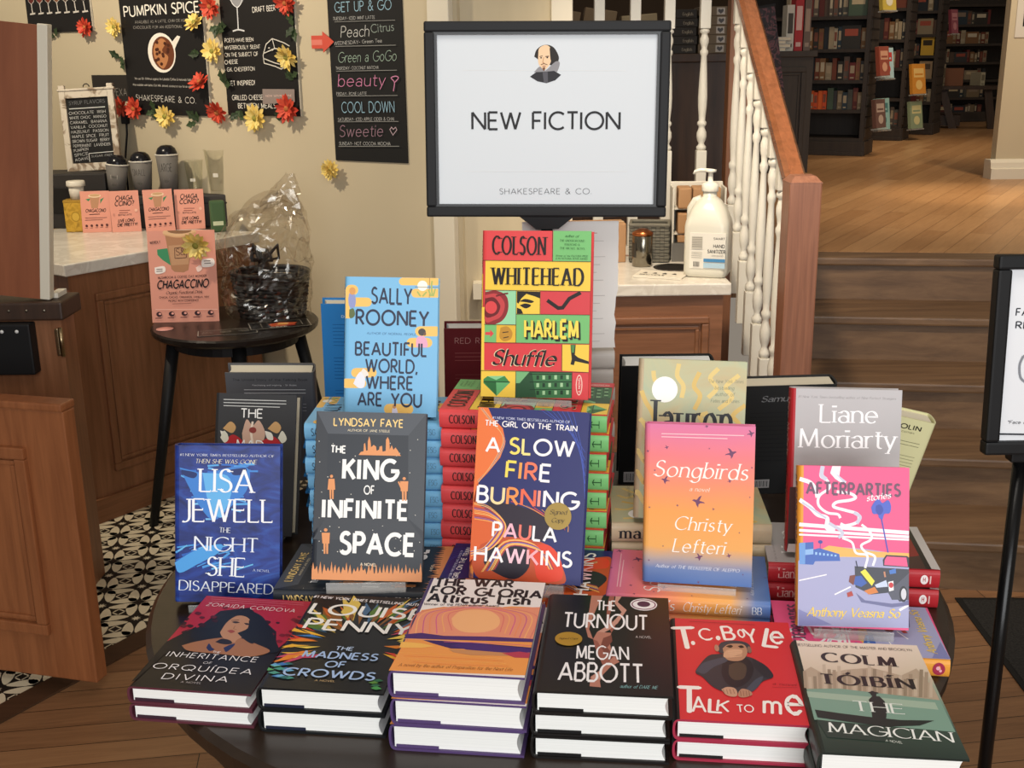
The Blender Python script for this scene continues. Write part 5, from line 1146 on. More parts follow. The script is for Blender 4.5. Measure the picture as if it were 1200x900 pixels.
 ('P',[(0.694,0.272),(0.796,0.304),(0.814,0.264),(0.711,0.255)],'c9d4ea'),
 ('P',[(0.814,0.293),(0.861,0.301),(0.865,0.243),(0.823,0.235)],'f1eeee'),
 ('E',0.841,0.274,0.021,0.017,'c8343c'),
 ('P',[(0.443,0.216),(0.487,0.229),(0.504,0.201),(0.452,0.19)],'b04038'),
 ('S',[(0.524,0.416),(0.538,0.372)],0.01,'2a2c44',1),
 ('S',[(0.779,0.356),(0.788,0.322)],0.015,'c98a6a',1),
 ('S',[(0.572,0.642),(0.649,0.597),(0.658,0.551),(0.572,0.514),(0.607,0.474),(0.693,0.447),(0.676,0.388)],0.022,'f4f1f4',1),
 ('S',[(0.399,0.555),(0.486,0.529),(0.524,0.465),(0.624,0.451),(0.607,0.374)],0.021,'f4f1f4',1),
 ('S',[(0.277,0.646),(0.399,0.591),(0.364,0.555)],0.028,'c9c9dc',1),
 ('S',[(0.751,0.681),(0.778,0.589),(0.812,0.474)],0.012,'4a50b8',1),
 ('B',[(0.657,0.749),(0.691,0.788),(0.729,0.802),(0.759,0.778),(0.81,0.798),(0.836,0.761),(0.824,0.718),(0.777,0.711),(0.76,0.678),(0.729,0.687),(0.717,0.709),(0.674,0.711)],'4d63c8'),
 ('B',[(0.7,0.761),(0.742,0.768),(0.768,0.734),(0.734,0.704),(0.7,0.726)],'3a4aa8'),
 ('T', 'AFTERPARTIES', 0.063, 0.825, 0.926, 0.825, 0.07, 'heavy', '6b4a62'),
 ('T', 'stories', 0.614, 0.788, 0.836, 0.812, 0.037, 'script', 'faf4f6'),
 ('T', 'Anthony Veasna So', 0.08, 0.066, 0.918, 0.075, 0.052, 'script', 'f2cf5a'),
],
'inherit': [
 ('P',[(0.0,1.002),(1.015,0.999),(1.005,0.524),(0.963,0.438),(0.86,0.63),(0.473,0.886),(0.236,0.828),(0.157,0.608),(-0.003,0.451)],'b3263c'),
 ('B',[(0.069,0.574),(0.085,0.596),(0.139,0.584),(0.136,0.556),(0.104,0.558)],'3a0f16'),
 ('B',[(0.215,0.549),(0.226,0.564),(0.263,0.556),(0.261,0.537),(0.238,0.538)],'5e1420'),
 ('B',[(0.756,0.543),(0.772,0.56),(0.814,0.55),(0.809,0.527),(0.782,0.529)],'7c1828'),
 ('B',[(0.799,0.728),(0.809,0.74),(0.836,0.733),(0.833,0.717),(0.815,0.719)],'3a0f16'),
 ('B',[(0.516,0.638),(0.527,0.652),(0.56,0.644),(0.556,0.626),(0.536,0.628)],'5e1420'),
 ('B',[(0.314,0.738),(0.323,0.75),(0.353,0.743),(0.351,0.727),(0.332,0.728)],'7c1828'),
 ('B',[(0.232,0.709),(0.245,0.727),(0.288,0.716),(0.285,0.694),(0.259,0.696)],'3a0f16'),
 ('B',[(0.674,0.715),(0.693,0.739),(0.748,0.725),(0.741,0.695),(0.707,0.698)],'5e1420'),
 ('B',[(0.91,0.526),(0.926,0.544),(0.97,0.534),(0.963,0.51),(0.936,0.512)],'7c1828'),
 ('B',[(0.67,0.662),(0.687,0.682),(0.737,0.67),(0.731,0.644),(0.7,0.646)],'3a0f16'),
 ('B',[(0.34,0.63),(0.355,0.649),(0.402,0.638),(0.398,0.613),(0.369,0.615)],'5e1420'),
 ('B',[(0.459,0.755),(0.469,0.768),(0.499,0.76),(0.497,0.743),(0.478,0.745)],'7c1828'),
 ('B',[(-0.039,0.712),(-0.026,0.731),(0.021,0.72),(0.02,0.695),(-0.009,0.697)],'3a0f16'),
 ('B',[(0.816,0.599),(0.829,0.614),(0.864,0.605),(0.859,0.587),(0.837,0.588)],'5e1420'),
 ('B',[(0.909,0.771),(0.927,0.792),(0.974,0.78),(0.967,0.753),(0.938,0.756)],'7c1828'),
 ('B',[(0.053,0.561),(0.067,0.579),(0.115,0.569),(0.112,0.544),(0.084,0.546)],'3a0f16'),
 ('B',[(1.057,0.54),(1.074,0.559),(1.117,0.548),(1.109,0.525),(1.082,0.527)],'5e1420'),
 ('B',[(0.901,0.593),(0.917,0.611),(0.959,0.601),(0.953,0.577),(0.926,0.579)],'7c1828'),
 ('B',[(0.14,0.654),(0.156,0.676),(0.211,0.663),(0.208,0.634),(0.175,0.637)],'3a0f16'),
 ('B',[(0.299,0.487),(0.312,0.504),(0.354,0.495),(0.351,0.473),(0.325,0.475)],'5e1420'),
 ('B',[(0.228,0.865),(0.241,0.883),(0.282,0.872),(0.28,0.849),(0.254,0.852)],'7c1828'),
 ('B',[(0.142,0.601),(0.158,0.623),(0.212,0.61),(0.209,0.582),(0.176,0.585)],'3a0f16'),
 ('B',[(0.96,0.641),(0.974,0.657),(1.011,0.648),(1.005,0.628),(0.982,0.63)],'5e1420'),
 ('B',[(0.08,0.586),(0.093,0.603),(0.137,0.593),(0.135,0.57),(0.108,0.572)],'7c1828'),
 ('B',[(0.684,0.726),(0.702,0.748),(0.754,0.735),(0.748,0.706),(0.716,0.708)],'3a0f16'),
 ('B',[(0.1,0.736),(0.111,0.751),(0.149,0.743),(0.147,0.723),(0.124,0.724)],'5e1420'),
 ('B',[(0.706,0.529),(0.717,0.541),(0.748,0.534),(0.744,0.518),(0.725,0.519)],'7c1828'),
 ('B',[(0.689,0.576),(0.701,0.589),(0.734,0.582),(0.73,0.564),(0.709,0.566)],'3a0f16'),
 ('B',[(-0.012,0.63),(0.002,0.651),(0.056,0.639),(0.054,0.611),(0.022,0.614)],'5e1420'),
 ('B',[(0.947,0.598),(0.961,0.614),(0.998,0.605),(0.992,0.585),(0.969,0.586)],'7c1828'),
 ('B',[(0.39,0.656),(0.407,0.678),(0.461,0.666),(0.456,0.637),(0.424,0.64)],'3a0f16'),
 ('B',[(0.191,0.749),(0.205,0.768),(0.252,0.757),(0.249,0.732),(0.221,0.734)],'5e1420'),
 ('B',[(0.949,0.808),(0.96,0.82),(0.988,0.813),(0.984,0.797),(0.966,0.798)],'7c1828'),
 ('B',[(0.052,0.633),(0.065,0.652),(0.112,0.641),(0.11,0.617),(0.082,0.619)],'3a0f16'),
 ('B',[(0.027,0.781),(0.04,0.801),(0.088,0.789),(0.086,0.764),(0.057,0.766)],'5e1420'),
 ('B',[(0.678,0.604),(0.695,0.623),(0.741,0.612),(0.735,0.587),(0.707,0.589)],'7c1828'),
 ('B',[(-0.037,0.661),(-0.022,0.682),(0.032,0.67),(0.03,0.642),(-0.003,0.644)],'3a0f16'),
 ('B',[(0.947,0.755),(0.966,0.777),(1.016,0.764),(1.008,0.736),(0.977,0.738)],'5e1420'),
 ('P',[(-0.003,0.451),(0.141,0.631),(0.361,0.396),(0.078,0.324),(0.023,0.056),(-0.011,0.037)],'191516'),
 ('B',[(0.284,0.755),(0.354,0.826),(0.475,0.85),(0.643,0.789),(0.795,0.651),(0.938,0.5),(0.99,0.418),(0.867,0.393),(0.652,0.406),(0.35,0.437),(0.175,0.518),(0.157,0.608),(0.288,0.635)],'15181f'),
 ('B',[(0.156,0.42),(0.253,0.472),(0.433,0.527),(0.59,0.536),(0.784,0.478),(0.923,0.416),(0.789,0.35),(0.508,0.36),(0.254,0.371)],'a8704f'),
 ('B',[(0.389,0.581),(0.378,0.697),(0.422,0.778),(0.524,0.766),(0.616,0.68),(0.637,0.578),(0.581,0.52),(0.569,0.483),(0.451,0.527)],'c08a68'),
 ('B',[(0.415,0.705),(0.446,0.716),(0.49,0.705),(0.46,0.692)],'30201c'),
 ('B',[(0.529,0.701),(0.562,0.702),(0.6,0.687),(0.566,0.681)],'30201c'),
 ('B',[(0.437,0.605),(0.47,0.618),(0.51,0.601),(0.485,0.582)],'a0483e'),
 ('S',[(0.404,0.722),(0.47,0.731)],0.009,'30201c',1),
 ('S',[(0.474,0.664),(0.479,0.632),(0.509,0.626)],0.007,'9a6848',1),
 ('B',[(0.411,0.478),(0.449,0.516),(0.529,0.503),(0.559,0.47),(0.495,0.459)],'241c22'),
 ('B',[(0.375,0.413),(0.37,0.459),(0.419,0.419),(0.455,0.399),(0.423,0.381)],'252d58'),
 ('B',[(0.519,0.422),(0.551,0.455),(0.591,0.471),(0.586,0.414),(0.563,0.382)],'252d58'),
 ('B',[(0.541,0.586),(0.597,0.645),(0.56,0.738),(0.691,0.625),(0.742,0.489),(0.658,0.512)],'15181f'),
 ('S',[(0.055,0.982),(0.932,0.97)],0.005,'dd8a94',0),
 ('S',[(0.071,0.958),(0.943,0.947)],0.005,'dd8a94',0),
 ('S',[(0.087,0.934),(0.787,0.92)],0.005,'dd8a94',0),
 ('T', 'ZORAIDA CORDOVA', 0.071, 0.875, 0.902, 0.854, 0.038, 'wide', 'f3e6e4'),
 ('T', 'THE', 0.455, 0.366, 0.522, 0.364, 0.018, 'sans', 'f6f1f2'),
 ('T', 'INHERITANCE', 0.098, 0.302, 0.87, 0.298, 0.049, 'wide', 'f6f1f2'),
 ('T', 'OF', 0.449, 0.251, 0.521, 0.25, 0.021, 'wide', 'f6f1f2'),
 ('T', 'ORQUÍDEA', 0.065, 0.177, 0.901, 0.175, 0.051, 'wide', 'f6f1f2'),
 ('T', 'DIVINA', 0.212, 0.083, 0.754, 0.09, 0.052, 'wide', 'f6f1f2'),
 ('T', 'A NOVEL', 0.393, 0.057, 0.56, 0.057, 0.016, 'wide', 'c9bfc0'),
],
'penny': [
 ('P',[(0.309,0.687),(0.196,0.73),(0.155,0.83),(0.264,0.775)],'8a5a2c'),
 ('P',[(0.736,0.61),(0.816,0.717),(0.897,0.834),(0.843,0.706)],'5a7a34'),
 ('P',[(0.382,0.567),(0.232,0.619),(0.103,0.703),(0.274,0.657)],'e0c05a'),
 ('P',[(0.205,0.574),(0.032,0.613),(-0.151,0.646),(0.048,0.64)],'d8432e'),
 ('P',[(0.415,0.706),(0.34,0.764),(0.36,0.865),(0.395,0.786)],'5a7a34'),
 ('P',[(1.028,0.468),(1.204,0.498),(1.361,0.464),(1.19,0.451)],'e8862c'),
 ('P',[(1.024,0.547),(1.119,0.579),(1.22,0.575),(1.122,0.557)],'f0b53a'),
 ('P',[(0.78,0.772),(0.825,0.908),(0.992,1.022),(0.888,0.891)],'4a6a8a'),
 ('P',[(0.695,0.716),(0.714,0.812),(0.817,0.902),(0.749,0.808)],'5a7a34'),
 ('P',[(0.327,0.358),(0.181,0.294),(0.016,0.258),(0.166,0.311)],'f4d25a'),
 ('P',[(0.947,0.497),(1.071,0.528),(1.196,0.554),(1.069,0.496)],'f4d25a'),
 ('P',[(0.695,0.624),(0.753,0.745),(0.871,0.86),(0.779,0.738)],'8a5a2c'),
 ('P',[(0.169,0.545),(-0.009,0.565),(-0.192,0.581),(0.006,0.601)],'f0b53a'),
 ('P',[(0.927,0.509),(1.057,0.551),(1.19,0.524),(1.059,0.511)],'f4d25a'),
 ('P',[(0.792,0.673),(0.822,0.748),(0.903,0.807),(0.877,0.724)],'c8632c'),
 ('P',[(0.261,0.338),(0.131,0.269),(-0.035,0.244),(0.099,0.305)],'e8862c'),
 ('P',[(0.772,0.743),(0.794,0.855),(0.848,0.967),(0.875,0.832)],'5a7a34'),
 ('P',[(0.307,0.652),(0.161,0.722),(0.014,0.801),(0.206,0.756)],'5a7a34'),
 ('P',[(0.955,0.655),(1.036,0.727),(1.167,0.75),(1.068,0.691)],'e0c05a'),
 ('P',[(0.861,0.372),(0.989,0.352),(1.103,0.322),(0.962,0.324)],'f0b53a'),
 ('P',[(0.644,0.654),(0.652,0.763),(0.709,0.877),(0.693,0.76)],'5a7a34'),
 ('P',[(0.905,0.61),(1.017,0.681),(1.169,0.703),(1.034,0.659)],'c8632c'),
 ('P',[(0.838,0.449),(0.962,0.464),(1.076,0.446),(0.951,0.43)],'e8862c'),
 ('P',[(0.987,0.462),(1.113,0.481),(1.226,0.453),(1.105,0.45)],'d8432e'),
 ('P',[(0.433,0.737),(0.332,0.848),(0.265,0.984),(0.4,0.871)],'e0c05a'),
 ('P',[(0.332,0.7),(0.219,0.76),(0.14,0.849),(0.281,0.797)],'c8632c'),
 ('P',[(0.31,0.564),(0.181,0.589),(0.083,0.662),(0.214,0.629)],'4a6a8a'),
 ('P',[(0.426,0.588),(0.328,0.633),(0.268,0.708),(0.378,0.664)],'8a5a2c'),
 ('P',[(0.318,0.518),(0.185,0.537),(0.066,0.594),(0.196,0.559)],'f0b53a'),
 ('P',[(0.85,0.618),(0.942,0.692),(1.058,0.752),(0.963,0.674)],'4a6a8a'),
 ('P',[(0.48,0.702),(0.387,0.822),(0.37,0.979),(0.458,0.842)],'e0c05a'),
 ('P',[(0.866,0.598),(0.94,0.664),(1.03,0.718),(0.972,0.627)],'c8632c'),
 ('P',[(0.168,0.417),(0.078,0.392),(-0.019,0.396),(0.071,0.428)],'f0b53a'),
 ('P',[(0.254,0.478),(0.108,0.476),(-0.034,0.531),(0.111,0.501)],'d8432e'),
 ('P',[(0.927,0.375),(1.019,0.37),(1.078,0.327),(0.997,0.344)],'f0b53a'),
 ('P',[(0.233,0.469),(0.062,0.46),(-0.109,0.498),(0.065,0.493)],'d8432e'),
 ('P',[(0.391,0.651),(0.294,0.718),(0.206,0.797),(0.332,0.739)],'8a5a2c'),
 ('P',[(0.872,0.534),(0.962,0.579),(1.072,0.565),(0.973,0.545)],'e8862c'),
 ('P',[(0.271,0.346),(0.174,0.295),(0.071,0.256),(0.15,0.325)],'c84a6a'),
 ('P',[(0.457,0.671),(0.373,0.765),(0.291,0.868),(0.417,0.781)],'c8632c'),
 ('P',[(0.234,0.422),(0.066,0.394),(-0.102,0.374),(0.06,0.421)],'f0b53a'),
 ('P',[(0.301,0.502),(0.179,0.509),(0.055,0.519),(0.188,0.535)],'3f78b8'),
 ('P',[(0.319,0.633),(0.164,0.714),(0.044,0.841),(0.194,0.739)],'e0c05a'),
 ('P',[(0.608,0.658),(0.587,0.785),(0.618,0.925),(0.651,0.787)],'4a6a8a'),
 ('P',[(0.544,0.664),(0.501,0.759),(0.539,0.874),(0.545,0.766)],'8a5a2c'),
 ('P',[(0.373,0.347),(0.313,0.297),(0.206,0.289),(0.283,0.323)],'c84a6a'),
 ('P',[(0.886,0.619),(0.961,0.682),(1.045,0.742),(0.987,0.655)],'c8632c'),
 ('P',[(0.933,0.564),(1.068,0.639),(1.23,0.66),(1.088,0.585)],'e8862c'),
 ('P',[(0.922,0.55),(1.014,0.596),(1.112,0.63),(1.025,0.561)],'f4d25a'),
 ('P',[(0.949,0.333),(1.067,0.313),(1.176,0.288),(1.036,0.284)],'d8432e'),
 ('P',[(0.202,0.352),(0.124,0.319),(0.016,0.336),(0.11,0.341)],'f0b53a'),
 ('P',[(0.427,0.612),(0.348,0.67),(0.293,0.746),(0.374,0.684)],'c8632c'),
 ('P',[(0.982,0.383),(1.111,0.389),(1.2,0.341),(1.074,0.339)],'d8432e'),
 ('P',[(0.386,0.601),(0.292,0.644),(0.213,0.703),(0.327,0.669)],'8a5a2c'),
 ('P',[(0.621,0.725),(0.586,0.807),(0.635,0.898),(0.673,0.808)],'5a7a34'),
 ('P',[(0.642,0.699),(0.643,0.79),(0.646,0.886),(0.678,0.789)],'e0c05a'),
 ('P',[(0.245,0.352),(0.109,0.291),(-0.065,0.284),(0.084,0.325)],'c84a6a'),
 ('P',[(0.473,0.692),(0.396,0.789),(0.395,0.92),(0.447,0.805)],'8a5a2c'),
 ('P',[(0.262,0.578),(0.125,0.61),(0.029,0.706),(0.149,0.642)],'5a7a34'),
 ('P',[(0.306,0.332),(0.173,0.261),(0.035,0.201),(0.151,0.281)],'c84a6a'),
 ('P',[(0.84,0.52),(0.965,0.575),(1.104,0.602),(0.977,0.535)],'f4d25a'),
 ('P',[(0.408,0.645),(0.271,0.731),(0.194,0.864),(0.345,0.77)],'8a5a2c'),
 ('P',[(0.275,0.466),(0.119,0.455),(-0.037,0.457),(0.123,0.492)],'e8862c'),
 ('P',[(0.993,0.474),(1.152,0.505),(1.311,0.527),(1.142,0.46)],'f0b53a'),
 ('P',[(0.32,0.412),(0.218,0.386),(0.103,0.398),(0.211,0.407)],'f4d25a'),
 ('P',[(0.793,0.705),(0.835,0.808),(0.978,0.88),(0.896,0.785)],'4a6a8a'),
 ('P',[(0.856,0.565),(0.951,0.623),(1.075,0.642),(0.969,0.594)],'c84a6a'),
 ('P',[(0.31,0.355),(0.188,0.293),(0.04,0.265),(0.163,0.324)],'f4d25a'),
 ('P',[(0.749,0.742),(0.8,0.871),(0.896,1.002),(0.835,0.863)],'e0c05a'),
 ('P',[(0.292,0.335),(0.215,0.287),(0.133,0.248),(0.191,0.313)],'c84a6a'),
 ('P',[(0.221,0.33),(0.124,0.272),(0.015,0.232),(0.089,0.314)],'e8862c'),
 ('P',[(0.471,0.703),(0.387,0.791),(0.385,0.915),(0.461,0.814)],'8a5a2c'),
 ('P',[(0.833,0.682),(0.882,0.751),(0.999,0.786),(0.913,0.735)],'5a7a34'),
 ('P',[(0.868,0.386),(0.958,0.376),(1.015,0.329),(0.942,0.357)],'d8432e'),
 ('P',[(0.636,0.649),(0.637,0.747),(0.657,0.852),(0.681,0.745)],'8a5a2c'),
 ('P',[(0.279,0.368),(0.202,0.335),(0.111,0.324),(0.189,0.356)],'e8862c'),
 ('P',[(0.424,0.726),(0.33,0.794),(0.359,0.915),(0.418,0.826)],'e0c05a'),
 ('P',[(0.694,0.69),(0.706,0.814),(0.807,0.936),(0.783,0.802)],'c8632c'),
 ('P',[(0.559,0.741),(0.511,0.824),(0.51,0.921),(0.587,0.834)],'4a6a8a'),
 ('P',[(0.634,0.66),(0.641,0.771),(0.669,0.889),(0.674,0.769)],'8a5a2c'),
 ('P',[(0.328,0.577),(0.224,0.603),(0.13,0.645),(0.255,0.635)],'5a7a34'),
 ('P',[(0.466,0.758),(0.361,0.868),(0.365,1.024),(0.47,0.898)],'e0c05a'),
 ('P',[(0.765,0.657),(0.848,0.789),(0.983,0.914),(0.892,0.771)],'c8632c'),
 ('P',[(0.982,0.495),(1.106,0.53),(1.228,0.538),(1.101,0.487)],'e8862c'),
 ('P',[(0.09,0.172),(0.141,0.191),(0.197,0.174),(0.147,0.16)],'3f78b8'),
 ('P',[(0.115,0.161),(0.165,0.18),(0.221,0.162),(0.171,0.149)],'6fb0d8'),
 ('P',[(0.015,0.131),(0.065,0.15),(0.121,0.133),(0.071,0.12)],'4a9a8a'),
 ('P',[(0.077,0.222),(0.128,0.242),(0.186,0.223),(0.135,0.209)],'2f6a6a'),
 ('P',[(-0.015,0.201),(0.035,0.221),(0.094,0.202),(0.043,0.188)],'5fae6a'),
 ('P',[(0.061,0.101),(0.11,0.12),(0.165,0.103),(0.116,0.09)],'3f78b8'),
 ('P',[(-0.017,0.205),(0.033,0.225),(0.092,0.207),(0.041,0.193)],'6fb0d8'),
 ('P',[(0.042,0.172),(0.092,0.191),(0.149,0.173),(0.099,0.159)],'4a9a8a'),
 ('P',[(-0.073,0.163),(-0.023,0.182),(0.035,0.164),(-0.015,0.15)],'2f6a6a'),
 ('P',[(-0.051,0.16),(-0.001,0.179),(0.056,0.161),(0.007,0.148)],'5fae6a'),
 ('P',[(0.037,0.215),(0.088,0.235),(0.146,0.217),(0.095,0.203)],'3f78b8'),
 ('P',[(0.084,0.102),(0.133,0.121),(0.188,0.104),(0.139,0.091)],'6fb0d8'),
 ('P',[(0.153,0.09),(0.202,0.108),(0.256,0.092),(0.207,0.079)],'4a9a8a'),
 ('P',[(0.119,0.091),(0.168,0.109),(0.223,0.093),(0.174,0.08)],'2f6a6a'),
 ('P',[(0.876,0.106),(0.921,0.123),(0.962,0.107),(0.918,0.094)],'2f6a4a'),
 ('P',[(0.884,0.039),(0.928,0.056),(0.967,0.04),(0.925,0.028)],'4a9a52'),
 ('P',[(0.847,0.085),(0.891,0.102),(0.932,0.086),(0.889,0.074)],'5a8a3a'),
 ('P',[(0.872,0.06),(0.916,0.077),(0.956,0.061),(0.913,0.049)],'2f6a4a'),
 ('P',[(0.893,0.032),(0.937,0.049),(0.976,0.033),(0.934,0.022)],'4a9a52'),
 ('T', '#1 NEW YORK TIMES BESTSELLING AUTHOR', 0.007, 0.95, 1.083, 0.895, 0.028, 'bold', 'f6f1f2'),
 ('T', 'LOUISE', 0.039, 0.768, 1.09, 0.739, 0.115, 'bold', 'f8f4ee'),
 ('T', 'PENNY', 0.073, 0.595, 1.031, 0.569, 0.112, 'bold', 'f8f4ee'),
 ('T', 'THE', 0.453, 0.381, 0.606, 0.38, 0.036, 'bold', 'b8cbe8'),
 ('T', 'MADNESS', 0.207, 0.297, 0.842, 0.293, 0.063, 'bold', 'a9c3ea'),
 ('T', 'OF', 0.437, 0.209, 0.609, 0.21, 0.056, 'bold', 'a9c3ea'),
 ('T', 'CROWDS', 0.134, 0.116, 0.888, 0.105, 0.068, 'bold', 'a9c3ea'),
 ('T', 'A NOVEL', 0.424, 0.071, 0.587, 0.071, 0.015, 'sans', 'c8a878'),
],
'gloria': [
 ('P',[(0.05,0.617),(0.215,0.665),(0.589,0.671),(0.768,0.706),(1.034,0.707),(1.047,0.022),(0.0,-0.003)],'ee9a4e'),
 ('P',[(0.031,0.59),(0.271,0.668),(0.625,0.675),(1.033,0.712),(1.036,0.371),(0.029,0.335)],'e79273'),
 ('B',[(0.317,0.542),(0.36,0.62),(0.464,0.652),(0.595,0.646),(0.692,0.575),(0.703,0.478),(0.61,0.415),(0.454,0.406),(0.358,0.459)],'f2b27c'),
 ('S',[(0.353,0.416),(0.282,0.578),(0.375,0.634),(0.482,0.653),(0.613,0.646),(0.725,0.589),(0.732,0.421)],0.008,'dd6f6a',1),
 ('S',[(0.3,0.396),(0.239,0.576),(0.351,0.638),(0.48,0.66),(0.638,0.652),(0.77,0.592),(0.772,0.41)],0.009,'f0a86a',1),
 ('S',[(0.247,0.375),(0.196,0.574),(0.328,0.641),(0.478,0.668),(0.663,0.657),(0.815,0.594),(0.813,0.398)],0.009,'d8628a',1),
 ('S',[(0.195,0.354),(0.152,0.571),(0.304,0.644),(0.476,0.676),(0.687,0.662),(0.859,0.596),(0.852,0.387)],0.008,'eb8a5a',1),
 ('S',[(0.143,0.334),(0.109,0.569),(0.281,0.648),(0.475,0.683),(0.712,0.667),(0.904,0.599),(0.892,0.376)],0.008,'c95a8a',1),
 ('S',[(0.091,0.314),(0.065,0.567),(0.257,0.651),(0.473,0.691),(0.737,0.672),(0.948,0.601),(0.931,0.365)],0.009,'f3b070',1),
 ('S',[(0.039,0.293),(0.022,0.564),(0.234,0.655),(0.471,0.699),(0.762,0.677),(0.993,0.603),(0.971,0.354)],0.009,'dc7a6e',1),
 ('P',[(-0.004,0.352),(0.123,0.375),(0.308,0.356),(0.655,0.371),(1.029,0.37),(1.029,0.337),(0.665,0.327),(0.319,0.318),(0.02,0.312)],'4a2a6a'),
 ('P',[(0.146,0.308),(0.357,0.309),(0.637,0.299),(1.024,0.283),(1.024,0.251),(0.785,0.236),(0.583,0.239),(0.396,0.234),(0.245,0.275)],'3a2060'),
 ('P',[(0.388,0.262),(0.497,0.306),(0.708,0.285),(0.929,0.273),(1.013,0.265),(1.001,0.234),(0.788,0.221),(0.517,0.231)],'43266e'),
 ('P',[(0.378,0.226),(0.551,0.228),(0.788,0.221),(0.844,0.191),(0.563,0.18),(0.423,0.199)],'c88a5a'),
 ('P',[(0.789,0.215),(0.918,0.238),(1.012,0.229),(1.015,0.181),(0.895,0.178)],'b43a52'),
 ('P',[(-0.002,0.276),(0.159,0.27),(0.271,0.248),(0.174,0.227),(0.003,0.217)],'f4b85a'),
 ('S',[(-0.013,0.305),(0.323,0.307),(0.671,0.301)],0.007,'f2b08a',1),
 ('S',[(0.326,0.296),(0.703,0.307),(1.019,0.299)],0.007,'d8628a',1),
 ('S',[(0.021,0.168),(0.363,0.174),(0.799,0.164)],0.005,'f6b860',1),
 ('S',[(0.066,0.141),(0.372,0.144),(0.82,0.141)],0.005,'e88a4a',1),
 ('S',[(0.11,0.115),(0.381,0.113),(0.841,0.118)],0.005,'f6b860',1),
 ('S',[(0.153,0.089),(0.39,0.083),(0.861,0.095)],0.005,'e88a4a',1),
 ('S',[(0.196,0.063),(0.399,0.054),(0.881,0.073)],0.005,'f6b860',1),
 ('T', 'THE WAR', 0.059, 0.906, 0.74, 0.926, 0.087, 'heavy', '1c1a1c'),
 ('T', 'FOR GLORIA', 0.057, 0.812, 0.997, 0.81, 0.086, 'heavy', '1c1a1c'),
 ('T', 'Atticus Lish', 0.058, 0.715, 0.915, 0.729, 0.094, 'heavy', '1c1a1c'),
 ('T', 'Winner of the PEN/Faulkner Award', 0.049, 0.672, 0.663, 0.69, 0.024, 'sans', '4a4648'),
 ('T', 'A novel by the author of Preparation for the Next Life', 0.056, 0.042, 0.898, 0.051, 0.028, 'ital', '8a5028'),
],
'turnout': [
 ('P',[(0.356,1.002),(0.457,1.016),(0.413,0.873),(0.379,0.731),(0.361,0.618),(0.399,0.511),(0.358,0.53),(0.331,0.638),(0.349,0.821)],'b87a68'),
 ('P',[(0.508,1.012),(0.551,1.008),(0.538,0.881),(0.517,0.763),(0.57,0.653),(0.539,0.585),(0.494,0.716),(0.493,0.878)],'9a5a4c'),
 ('P',[(0.56,1.004),(0.611,1.002),(0.579,0.932),(0.656,0.842),(0.585,0.688),(0.522,0.617),(0.444,0.557),(0.427,0.589),(0.536,0.685),(0.615,0.816),(0.554,0.918)],'c99484'),
 ('P',[(0.427,0.589),(0.539,0.585),(0.526,0.498),(0.554,0.373),(0.611,0.295),(0.55,0.252),(0.493,0.17),(0.472,0.111),(0.482,0.054),(0.4,0.059),(0.403,0.145),(0.49,0.228),(0.509,0.33),(0.449,0.45),(0.399,0.511)],'b87a68'),
 ('P',[(0.478,0.527),(0.54,0.563),(0.55,0.499),(0.513,0.433),(0.57,0.354),(0.526,0.29),(0.458,0.43)],'7e453a'),
 ('P',[(0.399,0.511),(0.435,0.492),(0.517,0.33),(0.549,0.281),(0.489,0.248),(0.419,0.427)],'9a5a4c'),
 ('P',[(0.411,0.146),(0.49,0.228),(0.479,0.13),(0.42,0.108)],'c99484'),
 ('T', 'THE', 0.407, 0.83, 0.565, 0.831, 0.109, 'sans', 'f6f1f2'),
 ('T', 'TURNOUT', 0.146, 0.63, 0.83, 0.63, 0.154, 'sans', 'f6f1f2'),
 ('T', 'A NOVEL', 0.73, 0.54, 0.853, 0.542, 0.024, 'sans', 'b8b0ae'),
 ('T', 'MEGAN', 0.278, 0.31, 0.683, 0.318, 0.127, 'sans', 'f6f1f2'),
 ('T', 'ABBOTT', 0.163, 0.103, 0.793, 0.109, 0.164, 'sans', 'f6f1f2'),
 ('T', 'author of DARE ME', 0.619, 0.056, 0.888, 0.058, 0.028, 'ital', '8cc0c0'),
 ('E',0.795,0.911,0.111,0.07,'eeeaec'),
 ('E',0.795,0.911,0.101,0.06,'7a3f5e'),
 ('E',0.795,0.911,0.091,0.051,'eeeaec'),
 ('E',0.795,0.916,0.054,0.033,'4f2a48'),
],
'boyle': [
 ('T', 'T', 0.028, 0.67, 0.23, 0.686, 0.215, 'hand', 'fbf3ee'),
 ('E',0.179,0.73,0.017,0.022,'fbf3ee'),
 ('T', 'C', 0.237, 0.767, 0.348, 0.776, 0.118, 'hand', 'fbf3ee'),
 ('E',0.39,0.795,0.019,0.025,'fbf3ee'),
 ('T', 'B', 0.433, 0.782, 0.543, 0.791, 0.139, 'hand', 'fbf3ee'),
 ('T', 'o', 0.562, 0.813, 0.622, 0.818, 0.123, 'hand', 'fbf3ee'),
 ('T', 'Y', 0.617, 0.76, 0.727, 0.769, 0.141, 'hand', 'fbf3ee'),
 ('T', 'L', 0.737, 0.733, 0.873, 0.72, 0.187, 'hand', 'fbf3ee'),
 ('T', 'e', 0.813, 0.765, 0.93, 0.765, 0.185, 'hand', 'fbf3ee'),
 ('T', 'T', 0.017, 0.067, 0.206, 0.068, 0.215, 'hand', 'fbf3ee'),
 ('T', 'A', 0.129, 0.072, 0.237, 0.074, 0.126, 'hand', 'fbf3ee'),
 ('T', 'L', 0.245, 0.072, 0.352, 0.07, 0.109, 'hand', 'fbf3ee'),
 ('T', 'K', 0.308, 0.089, 0.404, 0.084, 0.089, 'hand', 'fbf3ee'),
